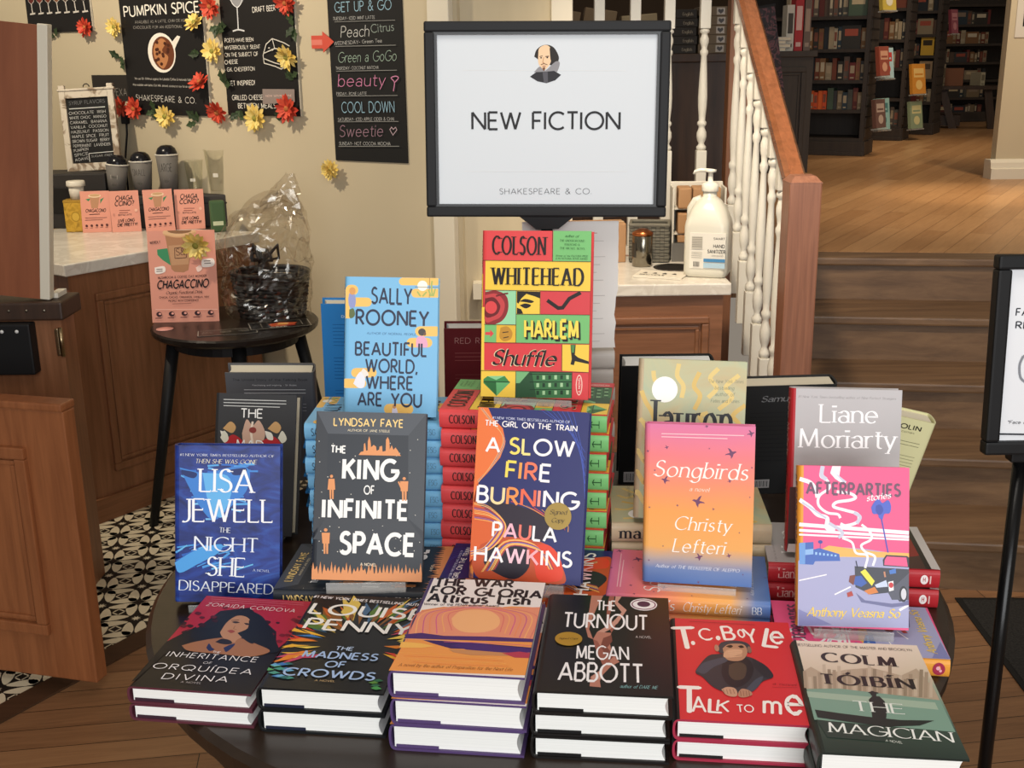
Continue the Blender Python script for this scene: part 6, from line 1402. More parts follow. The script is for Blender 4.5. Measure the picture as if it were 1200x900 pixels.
 ('T', 'TO', 0.464, 0.085, 0.589, 0.088, 0.059, 'hand', 'fbf3ee'),
 ('T', 'm', 0.649, 0.09, 0.789, 0.085, 0.15, 'hand', 'fbf3ee'),
 ('T', 'e', 0.815, 0.093, 0.952, 0.091, 0.236, 'hand', 'fbf3ee'),
 ('T', 'a novel', 0.763, 0.343, 0.942, 0.34, 0.022, 'ital', '8c1c22'),
 ('S',[(0.759,0.319),(0.947,0.326)],0.003,'8c1c22',0),
 ('S',[(0.161,0.966),(0.714,0.955)],0.005,'8c1c22',0),
 ('B',[(0.386,0.623),(0.292,0.597),(0.2,0.476),(0.181,0.419),(0.23,0.387),(0.296,0.304),(0.378,0.258),(0.492,0.25),(0.595,0.275),(0.695,0.37),(0.775,0.411),(0.769,0.465),(0.721,0.535),(0.64,0.595),(0.537,0.616)],'33343c'),
 ('B',[(0.41,0.568),(0.519,0.595),(0.608,0.583),(0.64,0.492),(0.595,0.38),(0.498,0.302),(0.415,0.33),(0.382,0.435)],'22222a'),
 ('B',[(0.45,0.514),(0.529,0.548),(0.583,0.506),(0.553,0.394),(0.477,0.37),(0.439,0.421)],'4d4038'),
 ('B',[(0.182,0.438),(0.24,0.517),(0.334,0.562),(0.42,0.588),(0.439,0.551),(0.327,0.486),(0.247,0.415)],'454a58'),
 ('B',[(0.64,0.595),(0.735,0.527),(0.782,0.439),(0.759,0.401),(0.704,0.424),(0.643,0.511)],'2b2b33'),
 ('B',[(0.554,0.289),(0.639,0.383),(0.702,0.415),(0.661,0.332),(0.594,0.266)],'474c5a'),
 ('B',[(0.373,0.681),(0.413,0.744),(0.509,0.768),(0.601,0.759),(0.642,0.718),(0.625,0.652),(0.555,0.637),(0.417,0.626),(0.38,0.642)],'3a3c46'),
 ('B',[(0.415,0.68),(0.461,0.724),(0.537,0.738),(0.6,0.723),(0.609,0.641),(0.561,0.57),(0.484,0.554),(0.43,0.579)],'b88a6e'),
 ('E',0.368,0.681,0.019,0.036,'b98670'),
 ('E',0.631,0.678,0.017,0.036,'8a6a5c'),
 ('B',[(0.443,0.703),(0.481,0.721),(0.502,0.707),(0.477,0.689)],'2a201c'),
 ('B',[(0.541,0.71),(0.573,0.721),(0.591,0.702),(0.562,0.692)],'2a201c'),
 ('B',[(0.417,0.626),(0.448,0.663),(0.499,0.679),(0.56,0.676),(0.571,0.646),(0.522,0.615),(0.458,0.587),(0.416,0.591)],'d4a584'),
 ('S',[(0.453,0.648),(0.571,0.669)],0.012,'dcae8e',0),
 ('S',[(0.456,0.629),(0.569,0.649)],0.013,'dcae8e',0),
 ('S',[(0.46,0.61),(0.566,0.63)],0.013,'dcae8e',0),
 ('S',[(0.464,0.591),(0.564,0.61)],0.013,'dcae8e',0),
 ('B',[(0.365,0.274),(0.411,0.299),(0.468,0.291),(0.484,0.249),(0.466,0.214),(0.403,0.222)],'c99a80'),
 ('B',[(0.493,0.258),(0.525,0.29),(0.58,0.274),(0.592,0.237),(0.529,0.21),(0.488,0.219)],'b98870'),
 ('S',[(0.38,0.275),(0.384,0.233)],0.004,'8c5a46',0),
 ('S',[(0.508,0.268),(0.508,0.22)],0.005,'8c5a46',0),
 ('S',[(0.405,0.277),(0.41,0.235)],0.004,'8c5a46',0),
 ('S',[(0.53,0.27),(0.529,0.222)],0.004,'8c5a46',0),
 ('S',[(0.429,0.279),(0.436,0.237)],0.005,'8c5a46',0),
 ('S',[(0.552,0.271),(0.551,0.224)],0.004,'8c5a46',0),
 ('S',[(0.454,0.281),(0.462,0.239)],0.004,'8c5a46',0),
 ('S',[(0.573,0.273),(0.572,0.225)],0.005,'8c5a46',0),
],
'toibin': [
 ('P',[(0.03,0.687),(0.101,0.736),(0.187,0.669),(0.361,0.721),(0.572,0.752),(0.775,0.688),(0.914,0.764),(0.978,0.591),(0.983,0.43),(0.022,0.52)],'b9a58e'),
 ('P',[(0.03,0.69),(0.056,0.691),(0.031,0.531),(0.007,0.531)],'a8947e'),
 ('P',[(0.059,0.637),(0.084,0.637),(0.066,0.53),(0.042,0.529)],'c6b49e'),
 ('P',[(0.098,0.645),(0.123,0.646),(0.102,0.528),(0.078,0.528)],'978670'),
 ('P',[(0.142,0.682),(0.167,0.683),(0.138,0.527),(0.114,0.526)],'a8947e'),
 ('P',[(0.195,0.764),(0.22,0.764),(0.174,0.525),(0.149,0.524)],'c6b49e'),
 ('P',[(0.224,0.718),(0.249,0.718),(0.21,0.523),(0.185,0.523)],'978670'),
 ('P',[(0.261,0.713),(0.287,0.714),(0.245,0.522),(0.221,0.521)],'a8947e'),
 ('P',[(0.308,0.754),(0.334,0.755),(0.281,0.52),(0.257,0.52)],'c6b49e'),
 ('P',[(0.331,0.683),(0.356,0.684),(0.317,0.519),(0.293,0.518)],'978670'),
 ('P',[(0.376,0.716),(0.402,0.716),(0.353,0.517),(0.329,0.516)],'a8947e'),
 ('P',[(0.394,0.631),(0.419,0.632),(0.39,0.516),(0.365,0.515)],'c6b49e'),
 ('P',[(0.436,0.65),(0.462,0.651),(0.426,0.514),(0.401,0.513)],'978670'),
 ('P',[(0.495,0.73),(0.522,0.731),(0.462,0.512),(0.437,0.512)],'a8947e'),
 ('P',[(0.546,0.771),(0.572,0.772),(0.498,0.511),(0.473,0.51)],'c6b49e'),
 ('P',[(0.575,0.738),(0.602,0.738),(0.534,0.509),(0.51,0.509)],'978670'),
 ('P',[(0.592,0.661),(0.617,0.662),(0.571,0.508),(0.546,0.507)],'a8947e'),
 ('P',[(0.646,0.713),(0.672,0.714),(0.607,0.506),(0.582,0.505)],'c6b49e'),
 ('P',[(0.708,0.788),(0.735,0.789),(0.643,0.504),(0.619,0.504)],'978670'),
 ('P',[(0.701,0.644),(0.727,0.645),(0.68,0.503),(0.655,0.502)],'a8947e'),
 ('P',[(0.754,0.686),(0.78,0.687),(0.716,0.501),(0.691,0.501)],'c6b49e'),
 ('P',[(0.781,0.652),(0.807,0.653),(0.753,0.5),(0.728,0.499)],'978670'),
 ('P',[(0.838,0.705),(0.865,0.706),(0.79,0.498),(0.765,0.497)],'a8947e'),
 ('P',[(0.861,0.661),(0.888,0.662),(0.826,0.496),(0.801,0.496)],'c6b49e'),
 ('P',[(0.935,0.752),(0.962,0.753),(0.863,0.495),(0.838,0.494)],'978670'),
 ('P',[(0.966,0.73),(0.993,0.731),(0.9,0.493),(0.874,0.493)],'a8947e'),
 ('P',[(0.98,0.664),(1.006,0.665),(0.936,0.492),(0.911,0.491)],'c6b49e'),
 ('P',[(0.022,0.52),(0.266,0.538),(0.983,0.472),(0.989,0.207),(0.021,0.254)],'7fa08f'),
 ('P',[(0.019,0.499),(0.939,0.45),(0.94,0.388),(0.019,0.448)],'a3b8a4'),
 ('T', 'BESTSELLING AUTHOR OF THE MASTER AND BROOKLYN', 0.034, 0.942, 0.941, 0.933, 0.024, 'sans', '7c6f66'),
 ('T', 'COLM', 0.197, 0.794, 0.776, 0.769, 0.09, 'didone', '2b2724'),
 ('T', 'TÓIBÍN', 0.139, 0.578, 0.844, 0.563, 0.091, 'didone', '2b2724'),
 ('P',[(0.043,0.339),(0.218,0.318),(0.41,0.299),(0.637,0.284),(0.875,0.293),(0.756,0.245),(0.519,0.223),(0.251,0.249),(0.048,0.273)],'2a302c'),
 ('P',[(0.46,0.448),(0.495,0.48),(0.547,0.482),(0.573,0.441),(0.565,0.36),(0.534,0.282),(0.438,0.281),(0.453,0.358)],'2a302c'),
 ('E',0.509,0.502,0.022,0.026,'2a302c'),
 ('E',0.513,0.512,0.038,0.009,'2a302c'),
 ('P',[(0.036,0.255),(0.484,0.217),(0.512,0.103),(0.081,0.115)],'33413a'),
 ('T', 'THE', 0.324, 0.347, 0.692, 0.335, 0.084, 'serif', 'e8ede6'),
 ('T', 'MAGICIAN', 0.094, 0.158, 0.951, 0.122, 0.079, 'serif', 'f1f3ee'),
 ('T', 'A NOVEL', 0.475, 0.103, 0.587, 0.092, 0.017, 'sans', 'cfd6cc'),
],
'sign': [
 ('S',[(0.117,0.794),(0.857,0.789)],0.003,'d8dadb',0),
 ('S',[(0.12,0.2),(0.876,0.2)],0.003,'d8dadb',0),
 ('B',[(0.443,0.871),(0.452,0.907),(0.475,0.932),(0.504,0.938),(0.533,0.92),(0.554,0.87),(0.547,0.835),(0.521,0.821),(0.475,0.843)],'2a2522'),
 ('B',[(0.461,0.878),(0.465,0.918),(0.492,0.937),(0.514,0.923),(0.521,0.871),(0.514,0.828),(0.492,0.796),(0.473,0.807),(0.461,0.839)],'ecc9a2'),
 ('B',[(0.512,0.92),(0.538,0.906),(0.554,0.856),(0.539,0.828),(0.519,0.842)],'2a2522'),
 ('B',[(0.442,0.782),(0.469,0.814),(0.492,0.79),(0.539,0.842),(0.559,0.832),(0.539,0.771),(0.493,0.771)],'8f8d90'),
 ('P',[(0.424,0.756),(0.452,0.782),(0.492,0.784),(0.533,0.789),(0.565,0.766),(0.539,0.735),(0.499,0.718),(0.458,0.729)],'2b2a2e'),
 ('P',[(0.481,0.781),(0.504,0.784),(0.506,0.721),(0.487,0.721)],'55545a'),
 ('S',[(0.467,0.871),(0.481,0.875)],0.003,'5a3d2c',0),
 ('S',[(0.493,0.871),(0.51,0.873)],0.004,'5a3d2c',0),
 ('E',0.474,0.864,0.004,0.004,'40302a'),
 ('E',0.502,0.865,0.004,0.004,'40302a'),
 ('S',[(0.486,0.867),(0.482,0.838),(0.489,0.835)],0.003,'b98a62',1),
 ('S',[(0.473,0.824),(0.487,0.83),(0.503,0.824)],0.003,'6a4630',1),
 ('S',[(0.48,0.816),(0.495,0.817)],0.003,'a85a48',0),
 ('B',[(0.48,0.807),(0.492,0.81),(0.49,0.79),(0.483,0.793)],'7a5238'),
 ('T', 'NEW FICTION', 0.155, 0.45, 0.839, 0.45, 0.099, 'sans', '262628'),
 ('T', 'SHAKESPEARE & CO.', 0.283, 0.064, 0.712, 0.065, 0.033, 'light', '4a4a4c'),
],
'pumpkin': [
 ('T', 'PUMPKIN SPICE', 0.048, 0.794, 0.965, 0.81, 0.08, 'sans', 'e9e4d8'),
 ('T', 'AVAILABLE AS A LATTE, CHAI OR HOT', 0.179, 0.738, 0.81, 0.74, 0.022, 'light', 'b9b4aa'),
 ('T', 'CHOCOLATE FOR AN ADDITIONAL $0.50', 0.154, 0.696, 0.848, 0.692, 0.022, 'light', 'b9b4aa'),
 ('S',[(0.601,0.556),(0.685,0.616),(0.655,0.58),(0.625,0.539)],0.036,'ece5d8',1),
 ('E',0.475,0.501,0.168,0.158,'ece5d8'),
 ('E',0.492,0.498,0.135,0.133,'6a3a22'),
 ('B',[(0.399,0.57),(0.481,0.615),(0.541,0.583),(0.482,0.518),(0.552,0.466),(0.478,0.376),(0.396,0.437),(0.375,0.512)],'b57a4e'),
 ('E',0.489,0.49,0.018,0.014,'4a2414'),
 ('E',0.418,0.493,0.018,0.013,'4a2414'),
 ('E',0.551,0.507,0.017,0.013,'4a2414'),
 ('E',0.43,0.452,0.018,0.014,'4a2414'),
 ('E',0.565,0.56,0.018,0.013,'4a2414'),
 ('E',0.417,0.527,0.018,0.013,'4a2414'),
 ('E',0.403,0.443,0.018,0.013,'4a2414'),
 ('E',0.463,0.413,0.018,0.013,'4a2414'),
 ('E',0.432,0.584,0.017,0.013,'4a2414'),
 ('E',0.431,0.53,0.018,0.013,'4a2414'),
 ('E',0.495,0.476,0.017,0.013,'4a2414'),
 ('E',0.528,0.575,0.018,0.013,'4a2414'),
 ('E',0.56,0.528,0.017,0.014,'4a2414'),
 ('E',0.453,0.506,0.017,0.013,'4a2414'),
 ('T', 'We use 100% RAWnut organics for Labedzki Coffee & Herbinatti Valley Milk', 0.113, 0.29, 0.863, 0.277, 0.018, 'sans', 'b9b4aa'),
 ('T', 'Also available with barley Oat Milk, almond, coconut or soy for an additional', 0.082, 0.24, 0.856, 0.223, 0.018, 'sans', 'b9b4aa'),
 ('T', 'SHAKESPEARE & CO.', 0.105, 0.12, 0.842, 0.099, 0.047, 'light', 'e4dfd4'),
],
'cheese': [
 ('B',[(0.135,0.932),(0.335,0.938),(0.31,0.897),(0.241,0.861),(0.181,0.89)],'8f8f92'),
 ('S',[(0.239,0.864),(0.233,0.688)],0.014,'cfcfd0',0),
 ('S',[(0.156,0.676),(0.233,0.686),(0.315,0.675)],0.015,'cfcfd0',1),
 ('S',[(0.145,0.945),(0.181,0.89),(0.241,0.861),(0.295,0.889),(0.33,0.943)],0.009,'dcdcdc',1),
 ('T', 'DRAFT BEER $5', 0.444, 0.816, 0.821, 0.828, 0.04, 'sans', 'e4dfd4'),
 ('T', 'POETS HAVE BEEN', 0.034, 0.589, 0.43, 0.593, 0.029, 'sans', 'ddd8cc'),
 ('T', 'MYSTERIOUSLY SILENT', 0.027, 0.531, 0.517, 0.536, 0.029, 'sans', 'ddd8cc'),
 ('T', 'ON THE SUBJECT OF', 0.02, 0.473, 0.483, 0.479, 0.03, 'sans', 'ddd8cc'),
 ('T', 'CHEESE', 0.012, 0.414, 0.2, 0.42, 0.031, 'sans', 'ddd8cc'),
 ('T', '- G.K. CHESTERTON', 0.005, 0.355, 0.426, 0.363, 0.03, 'sans', 'ddd8cc'),
 ('T', 'GET INSPIRED!', 0.033, 0.241, 0.418, 0.249, 0.036, 'sans', 'ddd8cc'),
 ('T', 'GRILLED CHEESE', 0.082, 0.125, 0.51, 0.131, 0.038, 'sans', 'ddd8cc'),
 ('T', 'BETWEEN MEALS', 0.159, 0.059, 0.68, 0.064, 0.039, 'sans', 'ddd8cc'),
 ('S',[(0.555,0.481),(0.605,0.567),(0.693,0.61),(0.845,0.575),(0.913,0.55)],0.01,'cfcabf',0),
 ('S',[(0.693,0.61),(0.716,0.533),(0.571,0.498)],0.01,'cfcabf',0),
 ('S',[(0.716,0.533),(0.884,0.524)],0.01,'cfcabf',0),
 ('S',[(0.555,0.481),(0.564,0.42),(0.705,0.395),(0.789,0.372),(0.877,0.421)],0.01,'cfcabf',0),
 ('S',[(0.567,0.455),(0.707,0.421),(0.805,0.404)],0.01,'cfcabf',0),
 ('S',[(0.884,0.524),(0.891,0.421)],0.009,'cfcabf',0),
 ('E',0.687,0.524,0.014,0.007,'cfcabf'),
 ('E',0.645,0.538,0.012,0.005,'cfcabf'),
 ('P',[(0.517,0.216),(0.944,0.215),(0.938,0.113),(0.506,0.094)],'8d7f78'),
 ('T', 'NOW SERVING WINE', 0.556, 0.153, 0.903, 0.158, 0.015, 'sans', 'd8b8ac'),
],
'chalk': [
 ('T', 'GET UP & GO', 0.097, 0.869, 0.866, 0.874, 0.054, 'chalk', '8fb4c6'),
 ('T', 'TUESDAY: ICED MINT LATTE', 0.07, 0.824, 0.642, 0.825, 0.017, 'chalk', 'c4c4c0'),
 ('T', 'Peach', 0.164, 0.725, 0.554, 0.729, 0.062, 'monoline', 'c4c4c0'),
 ('T', 'Citrus', 0.584, 0.747, 0.892, 0.757, 0.045, 'chalk', '8c9890'),
 ('T', 'WEDNESDAY: Green Tea', 0.069, 0.682, 0.723, 0.693, 0.019, 'chalk', 'c4c4c0'),
 ('T', 'Green a GoGo', 0.114, 0.581, 0.906, 0.589, 0.058, 'monoline', '9ab0a0'),
 ('T', 'THURSDAY: COCONUT MATCHA', 0.078, 0.539, 0.67, 0.543, 0.017, 'chalk', 'c4c4c0'),
 ('T', 'beauty', 0.094, 0.441, 0.749, 0.447, 0.07, 'monoline', 'c47ea0'),
 ('T', 'FRIDAY: ROSE LATTE', 0.072, 0.39, 0.492, 0.393, 0.017, 'chalk', 'c4c4c0'),
 ('T', 'COOL DOWN', 0.133, 0.288, 0.861, 0.296, 0.061, 'chalk', '8fb4c6'),
 ('T', 'SATURDAY: ICED APPLE CIDER & CHAI', 0.074, 0.238, 0.851, 0.248, 0.018, 'chalk', 'c4c4c0'),
 ('T', 'Sweetie', 0.083, 0.144, 0.691, 0.155, 0.067, 'monoline', '9a7a88'),
 ('T', 'SUNDAY: HOT COCOA MOCHA', 0.075, 0.094, 0.79, 0.103, 0.019, 'chalk', 'c4c4c0'),
 ('S',[(0.103,0.814),(0.921,0.813)],0.005,'8a8a86',0),
 ('S',[(0.096,0.674),(0.919,0.675)],0.006,'8a8a86',0),
 ('S',[(0.089,0.531),(0.918,0.535)],0.006,'8a8a86',0),
 ('S',[(0.082,0.385),(0.916,0.392)],0.006,'8a8a86',0),
 ('S',[(0.075,0.233),(0.914,0.243)],0.006,'8a8a86',0),
 ('S',[(0.067,0.086),(0.912,0.099)],0.007,'8a8a86',0),
 ('S',[(0.832,0.163),(0.793,0.195),(0.818,0.209),(0.84,0.196),(0.871,0.209),(0.888,0.194),(0.832,0.163)],0.008,'b8a0a8',0),
 ('S',[(0.863,0.416),(0.881,0.466),(0.84,0.491),(0.899,0.501),(0.936,0.491),(0.887,0.466)],0.011,'c47ea0',1),
],
'glasses': [
 ('P',[(0.039,0.784),(0.158,0.778),(0.138,0.639),(0.09,0.58),(0.049,0.644)],'b8b0a6'),
 ('P',[(0.045,0.723),(0.145,0.718),(0.132,0.648),(0.091,0.598),(0.053,0.653)],'5c2622'),
 ('S',[(0.091,0.598),(0.095,0.401)],0.013,'c8c2b8',0),
 ('S',[(0.053,0.386),(0.137,0.399)],0.016,'c8c2b8',0),
 ('P',[(0.171,0.786),(0.291,0.78),(0.272,0.641),(0.224,0.582),(0.183,0.646)],'b8b0a6'),
 ('P',[(0.177,0.725),(0.279,0.72),(0.266,0.65),(0.225,0.599),(0.186,0.654)],'6e302a'),
 ('S',[(0.225,0.599),(0.23,0.402)],0.012,'c8c2b8',0),
 ('S',[(0.188,0.387),(0.272,0.4)],0.016,'c8c2b8',0),
 ('P',[(0.304,0.788),(0.425,0.782),(0.406,0.643),(0.359,0.583),(0.317,0.647)],'b8b0a6'),
 ('P',[(0.311,0.727),(0.413,0.722),(0.4,0.652),(0.359,0.601),(0.32,0.656)],'6a3426'),
 ('S',[(0.359,0.601),(0.366,0.403)],0.013,'c8c2b8',0),
 ('S',[(0.323,0.388),(0.408,0.401)],0.017,'c8c2b8',0),
 ('P',[(0.438,0.791),(0.56,0.785),(0.542,0.644),(0.494,0.585),(0.452,0.649)],'b8b0a6'),
 ('P',[(0.445,0.729),(0.548,0.724),(0.536,0.654),(0.495,0.602),(0.455,0.658)],'7a4c34'),
 ('S',[(0.495,0.602),(0.503,0.404)],0.013,'c8c2b8',0),
 ('S',[(0.46,0.389),(0.546,0.402)],0.016,'c8c2b8',0),
 ('P',[(0.573,0.793),(0.696,0.787),(0.678,0.646),(0.631,0.586),(0.588,0.651)],'b8b0a6'),
 ('P',[(0.581,0.731),(0.684,0.726),(0.672,0.655),(0.631,0.604),(0.591,0.66)],'55413a'),
 ('S',[(0.631,0.604),(0.641,0.405)],0.013,'c8c2b8',0),
 ('S',[(0.598,0.389),(0.684,0.403)],0.016,'c8c2b8',0),
 ('P',[(0.709,0.795),(0.833,0.789),(0.816,0.648),(0.768,0.588),(0.724,0.653)],'b8b0a6'),
 ('P',[(0.717,0.733),(0.821,0.728),(0.81,0.657),(0.769,0.606),(0.728,0.661)],'3e3a38'),
 ('S',[(0.769,0.606),(0.78,0.406)],0.013,'c8c2b8',0),
 ('S',[(0.736,0.39),(0.823,0.403)],0.017,'c8c2b8',0),
 ('P',[(0.846,0.797),(0.97,0.791),(0.954,0.65),(0.907,0.589),(0.862,0.654)],'6a6660'),
 ('P',[(0.854,0.735),(0.959,0.73),(0.948,0.659),(0.907,0.607),(0.866,0.663)],'333130'),
 ('S',[(0.907,0.607),(0.92,0.407)],0.013,'c8c2b8',0),
 ('S',[(0.876,0.391),(0.963,0.404)],0.017,'c8c2b8',0),
],
'menu': [
 ('T', 'SYRUP FLAVORS', 0.056, 0.902, 0.909, 0.912, 0.053, 'chalk', '77787a'),
 ('S',[(0.049,0.843),(0.901,0.846)],0.02,'c9c9c6',1),
 ('T', 'CHOCOLATE  IRISH', 0.028, 0.755, 0.901, 0.757, 0.041, 'chalk', 'd4d4d0'),
 ('T', 'WHITE CHOC  MANGO', 0.031, 0.683, 0.906, 0.685, 0.041, 'chalk', 'd4d4d0'),
 ('T', 'CARAMEL  BANANA', 0.033, 0.611, 0.911, 0.613, 0.041, 'chalk', 'd4d4d0'),
 ('T', 'VANILLA  COCONUT', 0.036, 0.538, 0.916, 0.542, 0.041, 'chalk', 'd4d4d0'),
 ('T', 'HAZELNUT  PASSION', 0.039, 0.466, 0.921, 0.47, 0.041, 'chalk', 'd4d4d0'),
 ('T', 'MAPLE SPICE  FRUIT', 0.042, 0.394, 0.926, 0.398, 0.042, 'chalk', 'd4d4d0'),
 ('T', 'BROWN SUGAR  BERRY', 0.045, 0.322, 0.931, 0.327, 0.042, 'chalk', 'd4d4d0'),
 ('T', 'PEPPERMINT  LAVENDER', 0.048, 0.25, 0.936, 0.255, 0.042, 'chalk', 'd4d4d0'),
 ('T', 'PUMPKIN', 0.05, 0.178, 0.399, 0.198, 0.041, 'chalk', 'd4d4d0'),
 ('T', 'SPICE', 0.053, 0.106, 0.391, 0.127, 0.042, 'chalk', 'd4d4d0'),
 ('T', 'AGAVE', 0.056, 0.034, 0.382, 0.057, 0.041, 'chalk', 'd4d4d0'),
 ('S',[(0.403,0.145),(1.003,0.158)],0.014,'d4d4d0',0),
 ('S',[(0.403,0.145),(0.404,0.018)],0.014,'d4d4d0',0),
 ('T', 'SUGAR FREE', 0.449, 0.084, 0.958, 0.091, 0.03, 'chalk', 'b8b8b4'),
],
'card_cup': [
 ('P',[(0.283,0.753),(0.181,0.807),(0.364,0.828)],'3f8a5a'),
 ('P',[(0.687,0.794),(0.823,0.841),(0.676,0.692)],'3f8a5a'),
 ('P',[(0.327,0.88),(0.675,0.881),(0.584,0.587),(0.365,0.582)],'b98a68'),
 ('E',0.501,0.885,0.217,0.046,'e8cfae'),
 ('E',0.503,0.895,0.18,0.031,'c9a276'),
 ('T', 'CHAGACCINO', 0.144, 0.49, 0.843, 0.493, 0.076, 'boldobl', '3a2420'),
 ('S',[(0.269,0.436),(0.63,0.442)],0.025,'5a3a34',0),
 ('S',[(0.114,0.353),(0.871,0.354)],0.021,'8a5a50',0),
 ('S',[(0.108,0.301),(0.714,0.306)],0.022,'8a5a50',0),
 ('E',0.15,0.161,0.044,0.031,'5a3230'),
 ('S',[(0.085,0.106),(0.179,0.109)],0.018,'8a5a50',0),
 ('E',0.325,0.164,0.044,0.031,'5a3230'),
 ('S',[(0.261,0.109),(0.354,0.112)],0.018,'8a5a50',0),
 ('E',0.501,0.168,0.043,0.03,'5a3230'),
 ('S',[(0.436,0.113),(0.53,0.115)],0.018,'8a5a50',0),
 ('E',0.676,0.171,0.044,0.031,'5a3230'),
 ('S',[(0.611,0.116),(0.705,0.119)],0.019,'8a5a50',0),
 ('E',0.851,0.174,0.044,0.031,'5a3230'),
 ('S',[(0.787,0.119),(0.88,0.122)],0.018,'8a5a50',0),
],
'card_ask': [
 ('T', 'CHAGA', 0.192, 0.768, 0.793, 0.774, 0.108, 'boldobl', '2a1a18'),
 ('T', 'CCINO?', 0.155, 0.639, 0.816, 0.645, 0.107, 'boldobl', '2a1a18'),
 ('S',[(0.3,0.525),(0.67,0.521)],0.022,'8a4a40',0),
 ('S',[(0.294,0.471),(0.591,0.47)],0.022,'8a4a40',0),
 ('T', 'BOTTLE LATTE', 0.255, 0.396, 0.715, 0.396, 0.038, 'bold', '3a2420'),
 ('T', 'LIVE LONG', 0.223, 0.239, 0.787, 0.248, 0.07, 'boldobl', '3a2420'),
 ('T', 'DIE PRETTY!', 0.189, 0.137, 0.87, 0.143, 0.07, 'boldobl', '3a2420'),
 ('E',0.874,0.513,0.051,0.038,'e8b8a0'),
 ('E',0.108,0.423,0.038,0.038,'c98a78'),
],
'poster_card': [
 ('P',[(0.136,0.798),(0.303,0.811),(0.344,0.613),(0.208,0.684),(0.138,0.739)],'3f8f62'),
 ('P',[(0.649,0.864),(0.769,0.852),(0.659,0.799)],'4a9a5a'),
 ('P',[(0.267,0.952),(0.696,0.97),(0.581,0.568),(0.511,0.544),(0.377,0.552),(0.331,0.583)],'b1805c'),
 ('P',[(0.306,0.837),(0.648,0.851),(0.588,0.632),(0.338,0.623)],'c39670'),
 ('E',0.483,0.98,0.249,0.053,'e2b98c'),
 ('E',0.485,0.999,0.179,0.034,'8f6848'),
 ('S',[(0.244,0.959),(0.477,0.928),(0.724,0.975)],0.02,'d8a87a',1),
 ('T', 'S&', 0.416, 0.729, 0.552, 0.735, 0.072, 'serif', '5a3a28'),
 ('S',[(0.397,0.811),(0.582,0.817)],0.009,'5a3a28',0),
 ('S',[(0.582,0.817),(0.562,0.704)],0.008,'5a3a28',0),
 ('S',[(0.562,0.704),(0.393,0.699)],0.009,'5a3a28',0),
 ('S',[(0.393,0.699),(0.397,0.811)],0.008,'5a3a28',0),
 ('E',0.79,0.761,0.07,0.049,'f6ece4'),
 ('B',[(0.794,0.683),(0.96,0.688),(0.961,0.61),(0.808,0.595),(0.781,0.631)],'f6ece4'),
 ('B',[(0.086,0.604),(0.225,0.616),(0.232,0.553),(0.096,0.535)],'f6ece4'),
 ('B',[(0.694,0.593),(0.759,0.619),(0.789,0.58),(0.722,0.544)],'f6d8cc'),
 ('S',[(0.75,0.779),(0.848,0.782)],0.011,'5a4a46',0),
 ('S',[(0.747,0.753),(0.845,0.756)],0.011,'5a4a46',0),
 ('S',[(0.82,0.662),(0.918,0.665)],0.01,'5a4a46',0),
 ('S',[(0.824,0.636),(0.922,0.639)],0.01,'5a4a46',0),
 ('S',[(0.11,0.584),(0.202,0.586)],0.01,'5a4a46',0),
 ('S',[(0.108,0.562),(0.2,0.564)],0.01,'5a4a46',0),
 ('T', 'WEIRDLY', 0.037, 0.858, 0.196, 0.869, 0.026, 'bold', '3a2420'),
 ('T', 'MUSHROOM & COFFEE OAT WONDER', 0.123, 0.48, 0.848, 0.492, 0.023, 'bold', '4a2a26'),
 ('T', 'CHAGACCINO', 0.097, 0.372, 0.868, 0.38, 0.085, 'boldobl', '1f1414'),
 ('T', 'Organic Functional Drink', 0.228, 0.311, 0.771, 0.316, 0.03, 'script', '5a3a34'),
 ('T', 'CHAGA, CACAO, CINNAMON, VANILLA, MAY', 0.126, 0.267, 0.871, 0.263, 0.02, 'bold', '4a2a26'),
 ('T', 'PEOPLE WITH CONFIDENCE', 0.262, 0.227, 0.712, 0.227, 0.02, 'bold', '4a2a26'),
 ('S',[(0.315,0.202),(0.597,0.205)],0.01,'a8705f',0),
 ('S',[(0.061,0.146),(0.983,0.133)],0.008,'f4c8b8',0),
 ('E',0.11,0.092,0.042,0.026,'3a2026'),
 ('E',0.123,0.096,0.019,0.012,'f0a898'),
 ('S',[(0.049,0.05),(0.141,0.05)],0.013,'7a4a44',0),
 ('E',0.297,0.093,0.043,0.027,'3a2026'),
 ('E',0.311,0.098,0.02,0.012,'f0a898'),
 ('S',[(0.235,0.052),(0.328,0.051)],0.013,'7a4a44',0),
 ('E',0.488,0.095,0.044,0.026,'3a2026'),
 ('E',0.502,0.099,0.02,0.012,'f0a898'),
 ('S',[(0.424,0.053),(0.52,0.052)],0.013,'7a4a44',0),
 ('E',0.683,0.096,0.044,0.027,'3a2026'),
 ('E',0.697,0.101,0.02,0.012,'f0a898'),
 ('S',[(0.617,0.054),(0.714,0.054)],0.014,'7a4a44',0),
 ('E',0.881,0.098,0.045,0.027,'3a2026'),
 ('E',0.896,0.103,0.02,0.012,'f0a898'),
 ('S',[(0.814,0.055),(0.913,0.055)],0.014,'7a4a44',0),
],
'rsign': [
 ('T', 'FACE COVERINGS', 0.071, 0.736, 0.934, 0.721, 0.041, 'bold', '2c3038'),
 ('T', 'REQUIRED', 0.076, 0.662, 0.629, 0.65, 0.039, 'bold', '2c3038'),
 ('S',[(0.168,0.499),(0.143,0.445),(0.16,0.374),(0.219,0.339)],0.021,'8a8d94',1),
 ('S',[(0.168,0.499),(0.485,0.529)],0.021,'8a8d94',1),
 ('S',[(0.219,0.339),(0.523,0.315)],0.02,'8a8d94',1),
 ('T', '*Face coverings available upon request', 0.072, 0.099, 0.951, 0.08, 0.019, 'obl', '4a4d55'),
